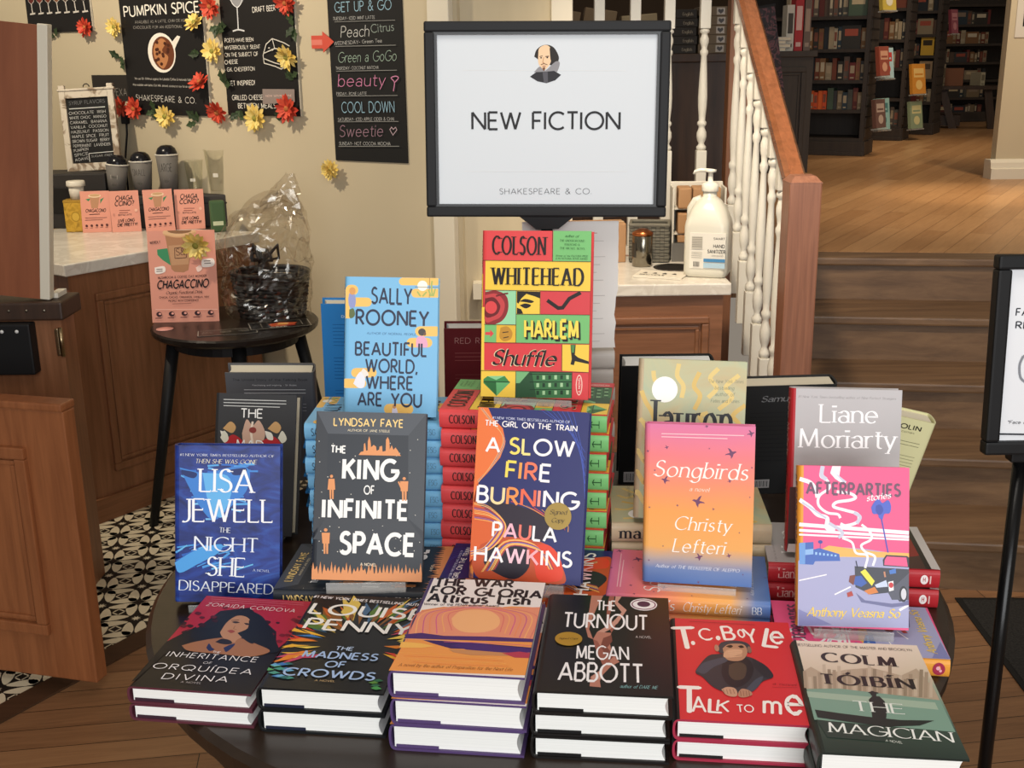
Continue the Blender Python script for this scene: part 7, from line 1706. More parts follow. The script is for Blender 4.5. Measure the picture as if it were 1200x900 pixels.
 ('S',[(-0.005,0.037),(0.998,0.018)],0.015,'2c3038',0),
],
}
# ------------------------------------------------------------------ books
def page_mat(col, name):
    m, nt, b = nodes(name, .8, .2); L = nt.links.new
    tc = nd(nt, 'ShaderNodeTexCoord'); mp = nd(nt, 'ShaderNodeMapping'); mp.inputs['Scale'].default_value = (1, 1, 900)
    n = nd(nt, 'ShaderNodeTexNoise', i_Scale=1.0, i_Detail=2.0); L(tc.outputs['Object'], mp.inputs[0]); L(mp.outputs[0], n.inputs['Vector'])
    c = rgb(col); lo = tuple(v * .9 for v in c[:3]); r = nt.nodes.new('ShaderNodeValToRGB'); r.color_ramp.elements[0].color = lo + (1,); r.color_ramp.elements[1].color = c
    r.color_ramp.elements[0].position = .3; r.color_ramp.elements[1].position = .6
    L(n.outputs['Fac'], r.inputs[0]); L(r.outputs[0], b.inputs['Base Color']); return m
PAGE_W = page_mat('f6f6f2', 'page_edges_white'); PAGE_C = page_mat('e6dcc4', 'page_edges_cream')
TB = .0028
def spine_x(W, T, b, rx=.008):
    q = min(1, abs(2 * b / T - 1)); return -W / 2 + .006 - rx * (1 - q ** 2.6) ** (1 / 2.6)
def book(name, W, H, T, front, spine, back, art=None, sart=None, bart=None, page=None, flap=None, edge=None, detail=True):
    """a hardcover lying face up, tail towards -y, spine at -x; returns the root Empty"""
    page = page or PAGE_W
    root = bpy.data.objects.new(name, None); C.objects.link(root); root.empty_display_size = .03
    m = MB(); n = 12 if detail else 4
    out = [(W / 2, T), (-W / 2 + .006, T)]; inn = [(W / 2, T - TB), (-W / 2 + .007, T - TB)]
    for i in range(1, n):
        z = T / 2 + T / 2 * math.cos(PI * i / n); x_ = spine_x(W, T, z); out.append((x_, z)); inn.append((x_ + TB, min(max(z, TB), T - TB)))
    out += [(-W / 2 + .006, 0), (W / 2, 0)]; inn += [(-W / 2 + .007, TB), (W / 2, TB)]
    k = len(out); h = H / 2; em = edge or front
    for i in range(k - 1):
        a, b = out[i], out[i + 1]; mt = front if i == 0 else (back if i == k - 2 else spine)
        m.add([(a[0], -h, a[1]), (b[0], -h, b[1]), (b[0], h, b[1]), (a[0], h, a[1])], [(0, 1, 2, 3)], mt)
        c, d = inn[i], inn[i + 1]
        m.add([(c[0], -h, c[1]), (d[0], -h, d[1]), (d[0], h, d[1]), (c[0], h, c[1])], [(3, 2, 1, 0)], em)
        for s in (-h, h): m.add([(a[0], s, a[1]), (b[0], s, b[1]), (d[0], s, d[1]), (c[0], s, c[1])], [(0, 1, 2, 3)], em)
    for i in (0, k - 1):
        a, c = out[i], inn[i]; m.add([(a[0], -h, a[1]), (c[0], -h, c[1]), (c[0], h, c[1]), (a[0], h, a[1])], [(0, 1, 2, 3)], em)
    if art: paint(m, art, W, H, lambda x, y, e: (x - W / 2, y - h, T + e), .000012)
    if sart: paint(m, sart, H, T, lambda x, y, e: (spine_x(W, T, y) - e - .0005, h - x, y), .00004)
    if bart: paint(m, bart, W, H, lambda x, y, e: (W / 2 - x, y - h, -e), .00002)
    m.build('cover', root, fix=False)
    m = MB(); pr = [(-W / 2 + .004, TB)]; x1 = W / 2 - .0045
    for i in range(7): f = i / 6; pr.append((x1 - .004 * math.sin(PI * f), TB + (T - 2 * TB) * f))
    pr.append((-W / 2 + .004, T - TB))
    m.prism(pr, -h + .0035, h - .0035, page, 'y'); m.build('page_block', root)
    if flap:
        m = MB(); m.box(-W / 2 + .006, -W / 2 + W * .36, -h + .0022, -h + .004, TB, TB + .0035, mat(flap, .5)); m.build('jacket_flap', root)
    return root
def lie(o, x, y, z, yaw, spine_out=True):
    o.location = (x, y, z); o.rotation_euler = (0, 0, R(90 + yaw) if spine_out else R(yaw))
def stand(o, pos, yaw, tilt, roll, H, T, away=False):
    """pos = middle of the bottom edge of the face that looks at the camera"""
    if away: E_ = Euler((R(90 - tilt), R(roll), R(180 + yaw)), 'XYZ'); p = Vector((0, -H / 2, 0))
    else: E_ = Euler((R(90 - tilt), R(roll), R(yaw)), 'XYZ'); p = Vector((0, -H / 2, T))
    o.rotation_euler = E_; o.location = Vector(pos) - E_.to_matrix() @ p
ORD = ['topmost', 'second from the top', 'third from the top', 'fourth from the top', 'fifth from the top', 'sixth from the top', 'seventh from the top', 'eighth from the top', 'ninth from the top', 'tenth from the top']
def order(i, n): return 'topmost' if i == 0 else ('lowest' if i == n - 1 else ORD[i])

# printed jackets --------------------------------------------------------------------------------
h_ = .12
J = {}
J['king'] = dict(front=mat('2d3138', .4, 0, 'jacket_charcoal'))
J['sally'] = dict(front=mat('7cbbe4', .4, 0, 'jacket_sky_blue'))
J['harlem'] = dict(front=mat('dd4a4c', .4, 0, 'jacket_coral_red'))
J['slow'] = dict(front=mat('262a66', .36, 0, 'jacket_navy'), spine=blotch('jacket_flame', [(.3, '#2a1f2e'), (.45, '#c2502a'), (.55, '#ee9648'), (.7, '#33286a')], 30, 2, stretch=(2, .6, 1)))
J['songbirds'] = dict(front=grad('jacket_sunset', [(0, '#4a6fb0'), (.1, '#6b83b4'), (.17, '#b8a296'), (.24, '#ecaa5c'), (.45, '#f3a253'), (.62, '#f28f6a'), (.8, '#ee7d82'), (1, '#dc76a4')], 1, -.114, .114, .4, .06, 14))
J['lauren'] = dict(front=blotch('jacket_sage', [(.3, '#a9bda4'), (.5, '#c2c09a'), (.7, '#c9b184')], 9, 1.5, .5), spine=blotch('jacket_sage_spine', [(.3, '#b5a68c'), (.6, '#cbb794')], 12), back=blotch('jacket_sage_back', [(.3, '#a39a84'), (.6, '#c2b294')], 12))
J['liane'] = dict(front=grad('jacket_silver', [(0, '#9b9796'), (.35, '#c2bebd'), (.55, '#a9a5a4'), (1, '#b9b5b6')], 1, -.12, .12, .35, .5, 9), spine=mat('b3262e', .4, 0, 'jacket_red'))
J['after'] = dict(front=mat('ec5a8c', .4, 0, 'jacket_pink'), spine=mat('e8a03c', .4, 0, 'jacket_orange'))
J['lisa'] = dict(front=blotch('jacket_blue', [(.3, '#15235e'), (.55, '#20388a'), (.75, '#2a55aa')], 16, 2, .35, (1, 2.2, 1)))
J['mad'] = dict(front=mat('38383a', .4, 0, 'jacket_dark_grey'), spine=mat('2a2a2c', .4))
J['inherit'] = dict(front=mat('191516', .3, 0, 'jacket_black_wine'), edge=mat('5a2c38', .4))
J['penny'] = dict(front=mat('1a1c1e', .3, 0, 'jacket_black'))
J['gloria'] = dict(front=mat('ece2de', .35, 0, 'jacket_pale'), spine=mat('4a3a6a', .4, 0, 'jacket_purple'), back=mat('b9a8a8', .4), edge=mat('54406e', .4))
J['turnout'] = dict(front=mat('1b1817', .3, 0, 'jacket_near_black'))
J['boyle'] = dict(front=mat('d8343a', .36, 0, 'jacket_scarlet'), edge=mat('a83048', .4), spine=mat('221f20', .4))
J['toibin'] = dict(front=grad('jacket_mist', [(0, '#2c3a33'), (.22, '#3f4f45'), (.38, '#6a8577'), (.6, '#a3ad98'), (.7, '#d5c4ad'), (1, '#ecdccb')], 1, -.12, .12, .33, .03, 10), spine=mat('26302b', .4), edge=mat('1f2723', .4))
SP = {
 'harlem': [('R', .26, 0, .84, 1, 'f2cb4c'), ('R', .84, 0, 1, 1, '78bd73'), ('T', 'COLSON', .06, .32, .215, .32, .42, 'didone', '231d1c'), ('T', 'WHITEHEAD', .29, .32, .50, .32, .42, 'didone', '231d1c'), ('T', 'HARLEM SHUFFLE', .53, .34, .83, .34, .4, 'heavy', 'dd4a4c'), ('S', [(.905, .5), (.955, .5)], .006, '1f4a26', 0), ('S', [(.915, .66), (.905, .5), (.915, .34)], .005, '1f4a26', 0), ('S', [(.955, .7), (.955, .3)], .004, '1f4a26', 0)],
 'sally': [('T', 'SALLY ROONEY', .05, .3, .36, .3, .42, 'sans', '1b2440'), ('T', 'BEAUTIFUL WORLD', .4, .3, .84, .3, .42, 'sans', '1b2440'), ('T', 'FSG', .89, .36, .95, .36, .34, 'serif', '5b7f9c')],
 'songbirds': [('T', 'Songbirds', .05, .28, .42, .28, .55, 'ital', 'fbeee4'), ('T', 'Christy Lefteri', .47, .28, .82, .28, .5, 'ital', 'fbeee4'), ('T', 'BB', .89, .32, .95, .32, .4, 'serif', 'dfe6f2')],
 'lauren': [('T', 'matrix', .05, .24, .36, .24, .62, 'serifb', '23262a'), ('T', 'lauren groff', .44, .24, .88, .24, .62, 'serifb', '23262a')],
 'liane': [('T', 'Liane Moriarty', .06, .32, .42, .32, .5, 'serif', 'e8b8b4'), ('T', 'Apples Never Fall', .44, .32, .82, .32, .5, 'serif', '3a1014'), ('E', .91, .5, .022, .24, 'f4ecea'), ('T', 'H', .903, .4, .917, .4, .22, 'bold', 'b3262e'), ('S', [(.945, .3), (.945, .7)], .008, 'e6c0bc', 0)],
 'after': [('T', 'AFTERPARTIES', .05, .25, .5, .25, .5, 'heavy', '6b4a62'), ('T', 'Anthony Veasna So', .55, .3, .86, .3, .45, 'script', 'f7ecd0'), ('E', .935, .5, .036, .33, 'a8324e'), ('E', .93, .55, .012, .1, 'f0b0bc'), ('E', .945, .42, .008, .08, 'f0b0bc')],
 'king': [('T', 'LYNDSAY FAYE', .06, .3, .36, .3, .4, 'bold', 'f3cf83'), ('T', 'THE KING OF INFINITE SPACE', .4, .3, .9, .3, .4, 'heavy', 'f4f2ee')],
 'slow': [('T', 'PAULA HAWKINS', .08, .28, .46, .28, .45, 'bold', 'f6f1f2'), ('T', 'A SLOW FIRE BURNING', .5, .28, .92, .28, .45, 'bold', 'f6f1f2')],
 'gloria': [], 'toibin': []}
DIM = {'king': (.154, .235, .0265), 'sally': (.139, .208, .0265), 'harlem': (.163, .2475, .0294), 'slow': (.155, .2355, .031), 'songbirds': (.148, .222, .0265), 'lauren': (.156, .237, .0305), 'liane': (.153, .2385, .030), 'after': (.1415, .212, .0265), 'lisa': (.150, .2285, .030), 'mad': (.138, .2315, .036), 'inherit': (.154, .24, .023), 'penny': (.1515, .241, .0295), 'gloria': (.1545, .239, .034), 'turnout': (.1545, .238, .029), 'boyle': (.152, .239, .0265), 'toibin': (.152, .239, .0305)}
FLAP = {'inherit': '3a2430', 'penny': '23263a', 'gloria': '54406e', 'turnout': '141213', 'boyle': '1c1a1b', 'toibin': '1f2723'}
def make(key, with_flap=False):
    j = J[key]; W, H, T = DIM[key]
    return book('book', W, H, T, j['front'], j.get('spine', j['front']), j.get('back', j['front']), ART.get(key), SP.get(key), None, PAGE_W if key in ('inherit', 'penny', 'gloria', 'turnout', 'boyle', 'toibin') else PAGE_C, FLAP.get(key) if with_flap else None, j.get('edge'))

TZ = .785
rj = random.Random(11)
# the round table --------------------------------------------------------------------------------
TABM = wood('table_dark', '#33261d', '#241a13', 'X', 2, .3, 8)
t = thing('display_table', 'round dark wooden display table covered with stacks of new books', 'table', (.048, 1.607, 0))
m = MB(); m.lathe([(0, TZ - .035), (.575, TZ - .035), (.586, TZ - .028), (.588, TZ - .008), (.58, TZ), (0, TZ)], TABM, 72, None, False); m.build('table_top', t)
m = MB(); m.lathe([(.52, TZ - .10), (.54, TZ - .10), (.54, TZ - .034), (.52, TZ - .034)], TABM, 60, None, False, False); m.build('apron', t)
m = MB(); m.lathe([(.07, .08), (.07, .2), (.045, .26), (.06, .5), (.05, .62), (.09, .70), (.2, TZ - .034)], TABM, 32); m.build('pedestal', t)
for k in range(4):
    m = MB(); a = R(45 + 90 * k); m.tube([(.05 * math.cos(a), .05 * math.sin(a), .14), (.2 * math.cos(a), .2 * math.sin(a), .10), (.38 * math.cos(a), .38 * math.sin(a), .025)], [.04, .032, .025], TABM, 10); m.build('foot', t)

# stacks ------------------------------------------------------------------------------------------
def stack(key, n, x, y, yaw, spine_out, what, where, group, z0=TZ, front_art=True):
    W, H, T = DIM[key]; proto = None
    for i in range(n):
        o = make(key, not spine_out) if proto is None else dup(proto)
        proto = proto or o
        jx, jy, ja = (rj.uniform(-.003, .003), rj.uniform(-.003, .003), rj.uniform(-1.2, 1.2) * (1 if spine_out else .3)) if i < n - 1 else (0, 0, 0)
        lie(o, x + jx, y + jy, z0 + i * (T + .0003), yaw + ja, spine_out)
        tag(o, '%s, %s%s' % (what, order(n - 1 - i, n) + ' ' if n > 1 else '', where), 'book', group)
    return proto
def near(key, x, y, yaw):
    H = DIM[key][1]; a = R(yaw); return x - math.sin(a) * H / 2, y + math.cos(a) * H / 2
front = [('inherit', 2, -.39, 1.213, -8.4, 'black hardcover with a woman on its cover', 'of the front left pair'),
         ('penny', 2, -.229, 1.187, -6.9, 'black hardcover with multicoloured paint bursts', 'of its front row pair'),
         ('gloria', 3, -.067, 1.145, -7.4, 'hardcover with orange sunset and white top', 'of its front row pile'),
         ('turnout', 3, .096, 1.125, -6.3, 'black hardcover with a pink ribbon', 'of its front row pile'),
         ('boyle', 2, .252, 1.118, -6.6, 'scarlet hardcover with a chimpanzee', 'of its front row pair'),
         ('toibin', 2, .393, 1.04, -6.4, 'misty green hardcover with boat', 'of the front right pair')]
for k, n, x, y, yw, what, where in front:
    p = near(k, x, y, yw); z0 = TZ
    stack(k, n, p[0], p[1], yw, False, what, where, 'books lying in the front row')
stack('king', 2, -.215, 1.532, -5, True, 'charcoal hardcover lying flat', 'of the pair under the charcoal standing book', 'charcoal books in a flat pile')
stack('slow', 2, .017, 1.4985, -9, True, 'navy and flame coloured hardcover lying flat', 'of the pair under the gold sealed book', 'navy and orange books in a flat pile')
stack('songbirds', 2, .247, 1.494, -9, True, 'sunset coloured hardcover lying spine out', 'of the pair under the standing one', 'sunset books in a flat pile')
stack('after', 1, .4545, 1.379, -8, True, 'lavender hardcover lying flat with orange spine', 'beneath the standing pink book', None)
stack('liane', 2, .493, 1.573, -7, True, 'red spined hardcover lying flat', 'of the pair under the silver book', 'red spined books in a flat pile')
stack('lauren', 3, .27, 1.66, -4, True, 'beige hardcover lying spine out', 'of three behind the sunset books', 'beige books in a flat pile')
stack('sally', 9, -.205, 1.70, -3, True, 'sky blue hardcover lying spine out', 'in the tall blue pile', 'sky blue books in a tall pile')
stack('harlem', 9, .027, 1.676, -9, True, 'multicoloured hardcover lying spine out', 'in the tall red and green pile', 'red and green books in a tall pile')

# standing books ----------------------------------------------------------------------------------
ACR = clear('clear_acrylic', (.97, .97, .96), .08, .75, (.85, .85, .84))
def easel(pos, yaw, tilt, roll, W, H, T, label):
    """small clear stand: foot plate, front lip and sloping back rest"""
    t = thing('book_easel', label, 'book stand', (pos[0], pos[1], pos[2]), R(yaw), 'clear book stands')
    a = R(tilt); w2 = W * .36; d = T * math.cos(a) + .012
    drop = T * math.sin(a)
    m = MB(); m.box(-w2, w2, -.012, d + .055, -drop - .0058, -drop - .0028, ACR, None, .001); m.build('foot_plate', t)
    m = MB(); m.box(-w2, w2, -.012, -.0095, -drop - .0058, .002, ACR, None, .001); m.build('front_lip', t)
    m = MB(); bx = T * math.cos(a) + .002; L = H * .55
    m.add([(sx_ * w2, bx + yy * math.cos(a) + L * math.sin(a) * kk, -drop - .0028 - yy * math.sin(a) * 0 + L * math.cos(a) * kk) for kk in (0, 1) for yy in (.0005, .0035) for sx_ in (-1, 1)], [(0, 1, 3, 2), (4, 6, 7, 5), (0, 4, 5, 1), (2, 3, 7, 6), (0, 2, 6, 4), (1, 5, 7, 3)], ACR); m.build('back_rest', t)
    return t
UP = [('king', (-.2067, 1.4640, .850), -.6, 18.8, 2.1, 'charcoal hardcover standing with white title and orange skyline, figures and flames', 'on the charcoal pile'),
      ('sally', (-.1835, 1.640, 1.034), -1.7, 13.3, 1.5, 'sky blue hardcover standing on the tall blue pile, yellow shapes and navy lettering', 'on the tall blue pile'),
      ('harlem', (.0323, 1.637, 1.0605), -12.5, 11, -.8, 'hardcover of red, yellow and green blocks standing below the white sign', 'on the red and green pile'),
      ('slow', (.0128, 1.432, .8605), -10.4, 19.5, .6, 'navy hardcover with orange swirls and gold seal standing at the centre', 'on the navy pile'),
      ('songbirds', (.2517, 1.446, .846), -10.9, 11, -.9, 'pink to orange sunset hardcover with dark flying birds, standing', 'on the sunset pile'),
      ('lauren', (.2567, 1.577, .8866), -7, 13.2, 1.1, 'sage green hardcover with white disc standing behind the sunset book', 'on the beige pile'),
      ('liane', (.471, 1.52, .855), -7.2, 11.2, 0, 'silver hardcover with white serif lettering standing at the right', 'on the red spined pile'),
      ('after', (.4435, 1.358, .823), -7.8, 18.6, -.6, 'bright pink hardcover with white smoke and a pickup truck, standing', 'on the lavender book'),
      ('lisa', (-.418, 1.516, .794), 3, 12, 2.5, 'deep blue hardcover with pale serif lettering standing at the left', 'on the bare table at the left'),
      ('mad', (-.433, 1.745, .800), -7, 18, .5, 'dark grey hardcover with red ornament standing behind the deep blue book', 'behind the deep blue book')]
for k, pos, yw, tl, rl, lb, on in UP:
    o = make(k); tag(o, lb, 'book'); W, H, T = DIM[k]
    stand(o, pos, yw, tl, rl, H, T)
    e = easel((pos[0], pos[1], pos[2]), yw, tl, rl, W, H, T, 'clear book stand ' + on)
    if k == 'slow':
        m = MB(); GOLD = mat('8c7540', .4, .6, 'gold_foil')
        m.lathe([(0, 0), (.0185, 0), (.0185, .0004), (0, .0004)], GOLD, 36, None, False)
        paint(m, [('T', 'Signed', .18, .56, .82, .58, .16, 'script', '4a3a1c'), ('T', 'Copy', .26, .26, .74, .28, .16, 'script', '4a3a1c')], .037, .037, lambda x, y, e_: (x - .0185, y - .0185, .0005 + e_), .0001)
        s = m.build('gold_seal', o.children[0]); s.location = (.79 * W - W / 2 - .003, .40 * H - H / 2 - .002, T + .0021)
for o in [x for x in C.objects if x.get('label', '').startswith('black hardcover with a pink ribbon')]:
    if 'topmost' in o['label']:
        m = MB(); m.lathe([(0, 0), (.0165, 0), (.0165, .0004), (0, .0004)], mat('d9a83a', .3, .6, 'gold_bright'), 36, None, False); paint(m, [('T', 'Signed Copy', .15, .42, .85, .46, .12, 'script', '6b4c14')], .033, .033, lambda x, y, e_: (x - .0165, y - .0165, .0005 + e_), .0001)
        s = m.build('gold_seal', o.children[0]); W, H, T = DIM['turnout']; s.location = (-.045, -.001, T + .0012)

# the far side of the table: books that face away ---------------------------------------------------
def backtext(x0, y0, x1, n, dy, col, w=.007):
    return [('S', [(x0, y0 - i * dy), (x1 if i < n - 1 else x0 + (x1 - x0) * .6, y0 - i * dy)], w, col, 0) for i in range(n)]
def barcode(x, y, w, h):
    o = [('P', [(x, y), (x + w, y), (x + w, y + h), (x, y + h)], 'b9b9bc')]
    for i in range(12): o.append(('P', [(x + w * (.06 + i * .075), y + h * .15), (x + w * (.06 + i * .075 + (.02, .035)[i % 2]), y + h * .15), (x + w * (.06 + i * .075 + (.02, .035)[i % 2]), y + h * .85), (x + w * (.06 + i * .075), y + h * .85)], '2c2c30'))
    return o
def back_book(W, H, T, col, bart, pos, yaw, tilt, roll, label, spine=None, page=PAGE_C):
    mt = mat(col, .4); o = book('book', W, H, T, mt, spine or mt, mt, None, None, bart, page)
    stand(o, pos, yaw, tilt, roll, H, T, True); tag(o, label, 'book'); return o
back_book(.157, .229, .04, '55565a', [('T', 'The Untold Story of the Talking Book', .08, .93, .93, .93, .018, 'bold', '2c2d30'), ('T', 'Fascinating and inspiring. - Sir Books', .3, .885, .8, .885, .012, 'sans', 'c9c9cc')] + backtext(.2, .85, .9, 3, .03, 'c0c1c4', .008) + backtext(.2, .72, .9, 4, .03, 'a9aaae', .006), (-.446, 2.03, .786), 4, 12, -2, 'grey hardcover facing away behind the dark grey book')
BL2 = back_book(.157, .24, .03, '2f7fc4', [('T', 'PRAISE FOR', .35, .925, .65, .925, .018, 'bold', '123a66'), ('T', 'DONALD HALL', .22, .895, .6, .895, .018, 'bold', 'cfe2f2')] + [q for s in range(3) for q in backtext(.12, .84 - s * .27, .86, 7, .028, '1c5c98', .006)], (-.262, 2.0, .903), 3, 11, -2, 'bright blue hardcover facing away, left of the sky blue book')
back_book(.157, .235, .035, '6b2329', [('T', 'RED ROULETTE', .12, .88, .85, .88, .045, 'light', 'c99a96')] + backtext(.12, .8, .88, 3, .03, 'a8605e', .006) + backtext(.12, .62, .88, 9, .03, '8f4a4a', .005), (-.045, 2.0, .86), 2, 10, -1, 'dark red hardcover facing away, right of the sky blue book', None, PAGE_W)
back_book(.163, .243, .05, '17181a', [('T', '"Early one', .3, .9, .62, .9, .024, 'ital', 'c9c9c9'), ('T', 'world I ever', .34, .865, .7, .865, .024, 'ital', 'c9c9c9'), ('T', 'gentleman', .34, .83, .62, .83, .024, 'ital', 'a9a9a9')] + barcode(.06, .02, .24, .09), (.275, 1.985, .786), -1, 11, 0, 'black hardcover with white page tops facing away, left of the sage book', None, PAGE_W)
back_book(.165, .213, .045, '2c2d2f', [('T', 'Samuel Lyons', .2, .86, .95, .87, .05, 'script', '8b8c90')] + backtext(.1, .76, .9, 12, .04, '26272a', .01) + barcode(.1, .06, .26, .08), (.482, 1.93, .786), 1, 8, .5, 'dark grey hardcover facing away between the sage and silver books')
back_book(.145, .195, .045, 'd6d3a4', [('T', 'MAOLIN', .45, .9, .86, .905, .04, 'heavy', '2c2a22'), ('T', 'HERE comes', .5, .865, .8, .868, .02, 'sans', '7c7a5c')] + backtext(.4, .79, .9, 3, .03, '6b694e', .006) + backtext(.4, .66, .9, 5, .03, '8a8868', .006) + backtext(.3, .4, .85, 3, .03, '8a8868', .006), (.583, 1.815, .788), -4, 6, -13, 'pale yellow hardcover facing away and leaning right, behind the silver book')
# piles that carry the two raised books, and the white pile behind the red and green book
def pile(n, W, H, T, col, x, y, yaw, what, where, group, sart=None, page=PAGE_W):
    p = None
    for i in range(n):
        mt = mat(col, .4); o = book('book', W, H, T, mt, mt, mt, None, sart, None, page) if p is None else dup(p)
        p = p or o; o.location = (x + rj.uniform(-.003, .003), y, TZ + i * (T + .0003)); o.rotation_euler = (0, 0, R(yaw + rj.uniform(-2, 2)))
        tag(o, '%s, %s %s' % (what, order(n - 1 - i, n), where), 'book', group)
pile(4, .15, .23, .028, '2f7fc4', -.30, 2.02, 185, 'bright blue hardcover', 'in the flat pile under the upright one', 'bright blue books in a pile')
pile(2, .15, .225, .034, '6b2329', -.062, 2.03, 185, 'dark red hardcover lying flat', 'of the pair under the upright one', 'dark red books in a pile')
pile(8, .20, .152, .033, 'dad3cc', .100, 2.045, 91, 'white hardcover', 'in the pile behind the red and green books', 'white books in a pile', [('R', 0, .55, .5, 1, '2a2a2c'), ('T', 'R', .1, .65, .17, .65, .28, 'bold', 'e8e4e0'), ('T', 'NIN', .08, .16, .3, .16, .3, 'serif', '77726e')])

# the sign ----------------------------------------------------------------------------------------
t = thing('sign_stand', 'black framed white sign on a post above the table of books', 'sign', (.06, 1.85, TZ))
SZ = 1.452 - TZ
MS = at((0, 0, SZ), R(-2), R(-3), R(.6))
m = MB(); w2, h2 = .191, .150
for (a, b, c, d_) in ((-w2, w2, h2 - .016, h2), (-w2, w2, -h2, -h2 + .016), (-w2, -w2 + .016, -h2 + .016, h2 - .016), (w2 - .016, w2, -h2 + .016, h2 - .016)): m.box(a, b, -.008, .012, c, d_, BLACK, MS, .003)
for (a, b, c, d_) in ((-w2 + .012, w2 - .012, h2 - .02, h2 - .012), (-w2 + .012, w2 - .012, -h2 + .012, -h2 + .02), (-w2 + .012, -w2 + .02, -h2 + .02, h2 - .02), (w2 - .02, w2 - .012, -h2 + .02, h2 - .02)): m.box(a, b, -.005, .006, c, d_, BLACKG, MS)
m.build('frame', t)
m = MB(); m.box(-w2 + .005, w2 - .005, .0005, .008, -h2 + .005, h2 - .005, mat('d3d8dc', .5, 0, 'sign_paper'), MS)
pw, ph = 2 * (w2 - .019), 2 * (h2 - .019)
paint(m, ART['sign'], pw, ph, lambda x, y, e: MS @ Vector((x - pw / 2, .0003 - e, y - ph / 2)), .00003, .6); m.build('poster', t)
m = MB(); m.prism([(-.046, 0), (.046, 0), (.018, -.022), (-.018, -.022)], -.008, .014, BLACK, 'y', at((.0, 0, SZ - .148))); m.build('bracket', t)
m = MB(); m.lathe([(.0095, .01), (.0095, SZ - .16)], BLACK, 16, at((0, .004, 0))); m.build('post', t)
m = MB(); m.lathe([(.0, 0), (.08, 0), (.08, .006), (.03, .011), (0, .012)], BLACK, 32); m.build('base', t)
t = thing('notice_sheet', 'white printed sheet with ragged right edge hanging behind the red and green book', 'paper', (.06, 1.87, 1.29))
m = MB(); PAPER = mat('d9d6d2', .7, 0, 'notice_paper'); edge_ = [(.113 + .002 * math.sin(k * 2.3) - (k > 5) * .003 * (k - 5) / 4, -.245 + .245 * (1 - k / 16.)) for k in range(17)]
poly = [(-.04, 0)] + [(.118 - .0006 * (k % 2) - (.003 + .0012 * ((k * 7) % 3) if k > 8 else 0), -.0142 * k) for k in range(16)] + [(-.04, -.213)]
m.prism(poly, 0, .0012, PAPER, 'y')
for i in range(15):
    z = -.02 - i * .013; L_ = (.03, .05, .02, .055, .04)[i % 5]
    m.box(.066 if i % 3 else .072, .066 + L_ * .55, -.0004, 0, z, z + .0009, mat('b3afac' if i else 'b8645e', .6))
m.build('sheet', t)
# ------------------------------------------------------------------ things on the wall
def board(name, key, label, cat, s0, s1, z0, z1, col, thick=.008, rough=.45, edge='b9b2a2'):
    o = thing(name, label, cat, tuple(onwall((s0 + s1) / 2, z0, 0)), R(-30)); W, H = s1 - s0, z1 - z0
    m = MB(); m.box(-W / 2, W / 2, -thick, -.0005, 0, H, mat(col, rough))
    if edge: m.box(W / 2 - .003, W / 2 + .0015, -thick - .001, -.0005, 0, H, mat(edge, .5))
    paint(m, ART[key], W, H, lambda x, y, e: (x - W / 2, -thick - e, y), .00012, .55)
    m.build('panel', o); return o
board('wall_poster', 'pumpkin', 'black poster with a mug of coffee seen from above', 'poster', -1.455, -1.017, 1.337, 1.806, '1d1b1a')
board('wall_poster', 'cheese', 'black poster with wine glass and cheese wedge drawing', 'poster', -.93, -.575, 1.342, 1.79, '1d1b1a')
board('chalkboard_menu', 'chalk', 'narrow black chalkboard menu with coloured handwriting', 'chalkboard', -.43, -.115, 1.19, 1.775, '171717', .006, .7, None)
board('wall_poster', 'glasses', 'black poster with a row of red wine glasses at the upper left', 'poster', -2.0, -1.615, 1.66, 1.85, '1d1b1a')
o = thing('wall_panel', 'small dark panel partly behind the framed syrup list', 'poster', tuple(onwall(-1.52, 1.39)), R(-30))
m = MB(); m.box(-.14, .13, -.004, -.0005, 0, .10, mat('2a2622', .6)); paint(m, [('T', 'PEXA', .42, .2, .72, .2, .28, 'light', '8a857c')], .27, .1, lambda x, y, e: (x - .14, -.004 - e, y), .0001); m.build('panel', o)
o = thing('arrow_sticker', 'red paper arrow pointing at the chalkboard menu', 'sticker', tuple(onwall(-.455, 1.60, .006)), R(-30))
m = MB(); m.prism([(-.05, -.022), (0, -.022), (0, -.036), (.05, .0), (0, .036), (0, .022), (-.05, .022)], -.006, -.004, mat('c9503f', .6), 'y'); m.prism([(-.05, -.01), (-.002, -.01), (-.002, .008), (-.05, .008)], -.0065, -.006, mat('d8796a', .6), 'y'); m.build('arrow', o)

